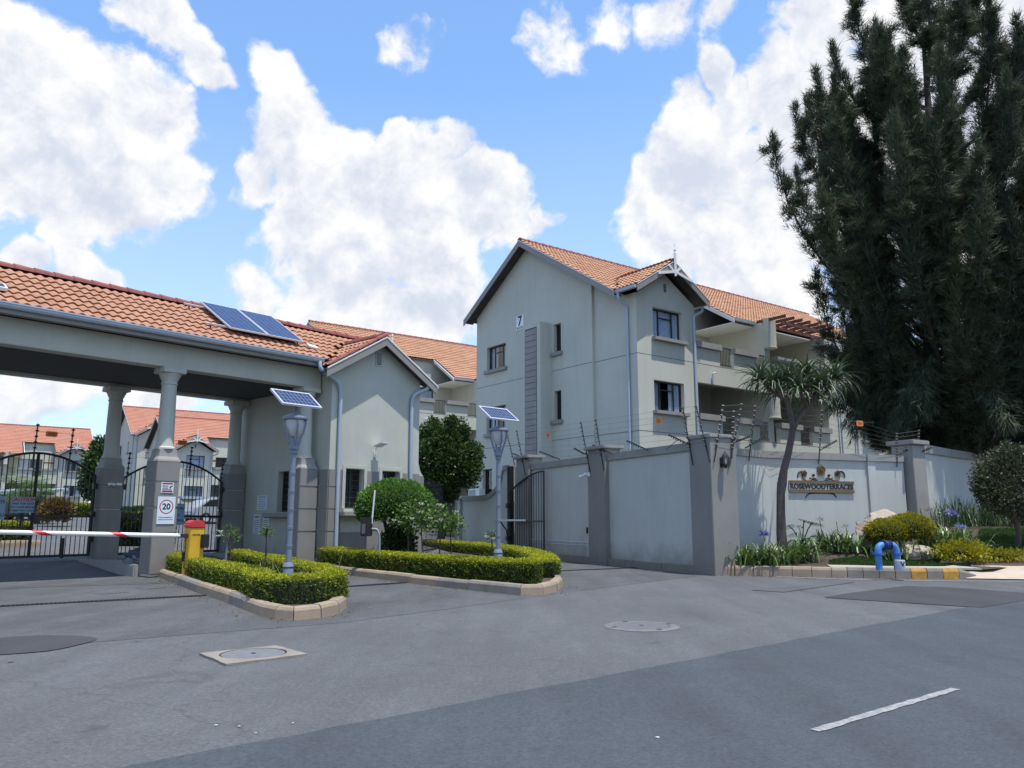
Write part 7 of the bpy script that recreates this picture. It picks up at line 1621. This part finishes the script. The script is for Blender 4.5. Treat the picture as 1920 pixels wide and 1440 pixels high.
# ================================================================ things seen through the gates
def palm(px, py, y, h, n, ln, label, mat, seed, droop=1.2):
    rs = np.random.default_rng(seed); c = YD(px, py, y); b = V(c.x, y, gz(c)); top = V(c.x, y, c.z); t = thing('palm', b, label, 'palm'); m = MB(); m.tube([b, b.lerp(top, .5), top], [.2, .17, .15], 9); m.build('trunk', BARK, t, smooth=True); V_ = []; F_ = []; T_ = []
    for i in range(n):
        an = rs.uniform(0, 6.283); el = rs.uniform(-.2, 1.35); d = np.array([math.cos(an), math.sin(an), 0]); p = nn3(top); L = ln*rs.uniform(.8, 1.1); tn = np.clip(rs.normal(.5, .2), 0, 1); s = np.array([-d[1], d[0], 0])
        for k in range(14):
            u = k/14; a2 = el - droop*u; dr = d*math.cos(a2) + np.array([0, 0, 1])*math.sin(a2); 
            if k > 2:
                for sg in (-1, 1):
                    q = s*sg*.8 + dr*.5 + np.array([0, 0, -.25]); q /= np.linalg.norm(q); ll = ln*.38*math.sin(math.pi*(u*.85 + .12)); b0 = len(V_); V_ += [p, p + dr*.035, p + q*ll]; F_.append((b0, b0+1, b0+2)); T_ += [tn]*3
            V_ += [p - s*.012, p + s*.012, p + dr*L/14]; F_.append((len(V_)-3, len(V_)-2, len(V_)-1)); T_ += [tn]*3; p = p + dr*L/14
    o = npmesh('crown', np.array(V_), np.array(F_), mat, t, tint=np.array(T_)); o['kind'] = 'stuff'
palm(42, 925, 40, 0, 60, 1.7, 'green feathery palm behind the far left gate', LF_PALM, 1)
palm(72, 935, 41, 0, 50, 1.5, 'olive palm just right of the green palm behind the gate', LF_PALM, 2)
cb_ = YD(106, 958, 38); bush('russet_bush', (cb_.x, 38, cb_.z), (.65, .6, .5), 'rounded russet spiky bush behind the far left gate', 'bush', LF_BROWN, 1800, .22, shell=.5, zmin=-.8, core=.6, spread=.4)
m = MB(); m.tube([V(cb_.x, 38, gz(cb_)), V(cb_.x, 38, cb_.z)], .1, 7)
def carport(pxa, pxb, ya, py, rise, label):
    a = YD(pxa, py, ya); b = YD(pxb, py, ya + 2); t = thing('carport', a.lerp(b, .5), label, 'carport'); top = a.z; g0 = gz(a); d = (b - a); d.z = 0; d.normalize(); nn_ = V(-d.y, d.x, 0)
    m = MB(); m.prism([a, V(b.x, b.y, a.z + rise), V(b.x, b.y, a.z + rise) + nn_*4, a + nn_*4], V(0, 0, .14)); m.build('roof_sheet', pmat('carport_sheet', (.30, .36, .42), .5, .06), t)
    for p in (a, b):
        for q in (.2, 3.6): c = p + nn_*q; k = MB(); k.bar(V(c.x, c.y, g0 - .2), V(c.x, c.y, a.z + .02), .1); k.build('post', WHITE, t)
carport(338, 436, 46, 935, -.0, 'blue grey carport roof seen through the right hand arched gate')
carport(70, 128, 44, 926, .25, 'blue grey carport roof behind the palms at far left')
# low inner wall behind the right gate
iw0, iw1 = YD(335, 950, 58), YD(440, 950, 62); m = MB(); m.prism([V(iw0.x, iw0.y, 1), V(iw1.x, iw1.y, 1), V(iw1.x, iw1.y, 2.4), V(iw0.x, iw0.y, 2.4)], V(.1, .25, 0)); tag(m.build('inner_wall', PLASTER_BLOCK), 'pale inner wall under the carport behind the right gate', 'wall')
iw0, iw1 = YD(60, 960, 54), YD(178, 960, 58); m = MB(); m.prism([V(iw0.x, iw0.y, .9), V(iw1.x, iw1.y, .9), V(iw1.x, iw1.y, 2.2), V(iw0.x, iw0.y, 2.2)], V(.1, .25, 0)); tag(m.build('inner_wall', PLASTER_BLOCK), 'pale inner wall behind the far left gate and russet bush', 'wall')
def car(px, y, yaw, mat, label, py=978):
    c = YD(px, py, y); g0 = gz(c); c = V(c.x, y, g0); ex = V(math.cos(yaw), math.sin(yaw), 0); ey = V(-ex.y, ex.x, 0); t = thing('parked_car', c, label, 'car', 'cars parked inside the estate'); P = lambda x, w, z: c + ex*x + ey*w + V(0, 0, z)
    pr = [(-2.05, .35), (-2.1, .62), (-2.02, .86), (-1.7, .95), (-1.15, 1.36), (-.3, 1.46), (.45, 1.40), (1.05, .98), (1.75, .86), (2.05, .68), (2.1, .4), (1.9, .28), (-1.9, .28)]
    m = MB(); m.prism([P(x, -.82, z) for x, z in pr], ey*1.64); m.build('body', mat, t, bevel=.06)
    m = MB(); gl = [(-1.55, .98), (-1.1, 1.32), (-.3, 1.40), (.40, 1.35), (.92, .99)]; m.prism([P(x, -.826, z) for x, z in gl], ey*1.652); m.build('side_windows', pmat('car_glass', (.02, .022, .025), .08, .1), t)
    m = MB(); m.poly([P(.50, -.66, 1.385), P(.50, .66, 1.385), P(1.06, .72, 1.0), P(1.06, -.72, 1.0)]); m.build('windscreen', pmat('car_glass', (.02, .022, .025), .08, .1), t, fix=False)
    for x in (-1.3, 1.3):
        for w in (-.80, .80): q = MB(); q.tube([P(x, w - .1, .31), P(x, w + .1, .31)], .31, 18); wh = q.build('wheel', pmat('tyre', (.015, .015, .015), .8), t); q = MB(); q.tube([P(x, w - .11, .31), P(x, w + .11, .31)], .19, 12); q.build('rim', ALU, wh)
    for w in (-.6, .6): q = MB(); q.box8([P(2.0, w-.16, .66), P(2.09, w-.16, .66), P(2.09, w+.16, .66), P(2.0, w+.16, .66), P(1.9, w-.16, .80), P(2.0, w-.16, .80), P(2.0, w+.16, .80), P(1.9, w+.16, .80)]); q.build('headlight', SIGNWHITE, t)
car(410, 47, R(50), pmat('car_silver', (.32, .34, .36), .3, .04, coat=.5), 'silver car parked under the carport behind the right hand gate')
car(18, 46, R(20), pmat('car_dark', (.02, .022, .03), .25, .05, coat=.5), 'dark car half hidden behind the sign at far left')
car(62, 47, R(25), pmat('car_white', (.65, .67, .7), .3, .03, coat=.5), 'white car parked behind the CAUTION sign')

# fallen leaves and grit along the kerbs
def leaf_litter(lines_, n, label, zf):
    P = []
    for pts in lines_:
        L = resample(pts, .3)
        for i in range(n):
            k = random.randrange(len(L) - 1); p = L[k].lerp(L[k+1], random.random()); d = (L[k+1] - L[k]).normalized(); o = V(d.y, -d.x, 0) * (abs(random.gauss(0, .16)) + .015); P.append((p.x + o.x, p.y + o.y, zf))
    P = np.array(P); v, f, tt = leaves(P, np.tile([0, 0, .05], (len(P), 1)) + rand_unit(len(P))*np.array([1, 1, .12]), .034, .02, RNG.random(len(P)), .2); v[:, 2] = np.maximum(v[:, 2], .006)
    tag(npmesh('leaf_litter', v, f, LF_BROWN, tint=tt), label, 'leaf litter', kind='stuff')
leaf_litter([I1[:9], I2[:8]], 170, 'small dry fallen leaves along the island kerbs', .008)
leaf_litter([KP[:5], [WA, WA + WD*3]], 130, 'small dry fallen leaves in the gutter by the pavement', .011)
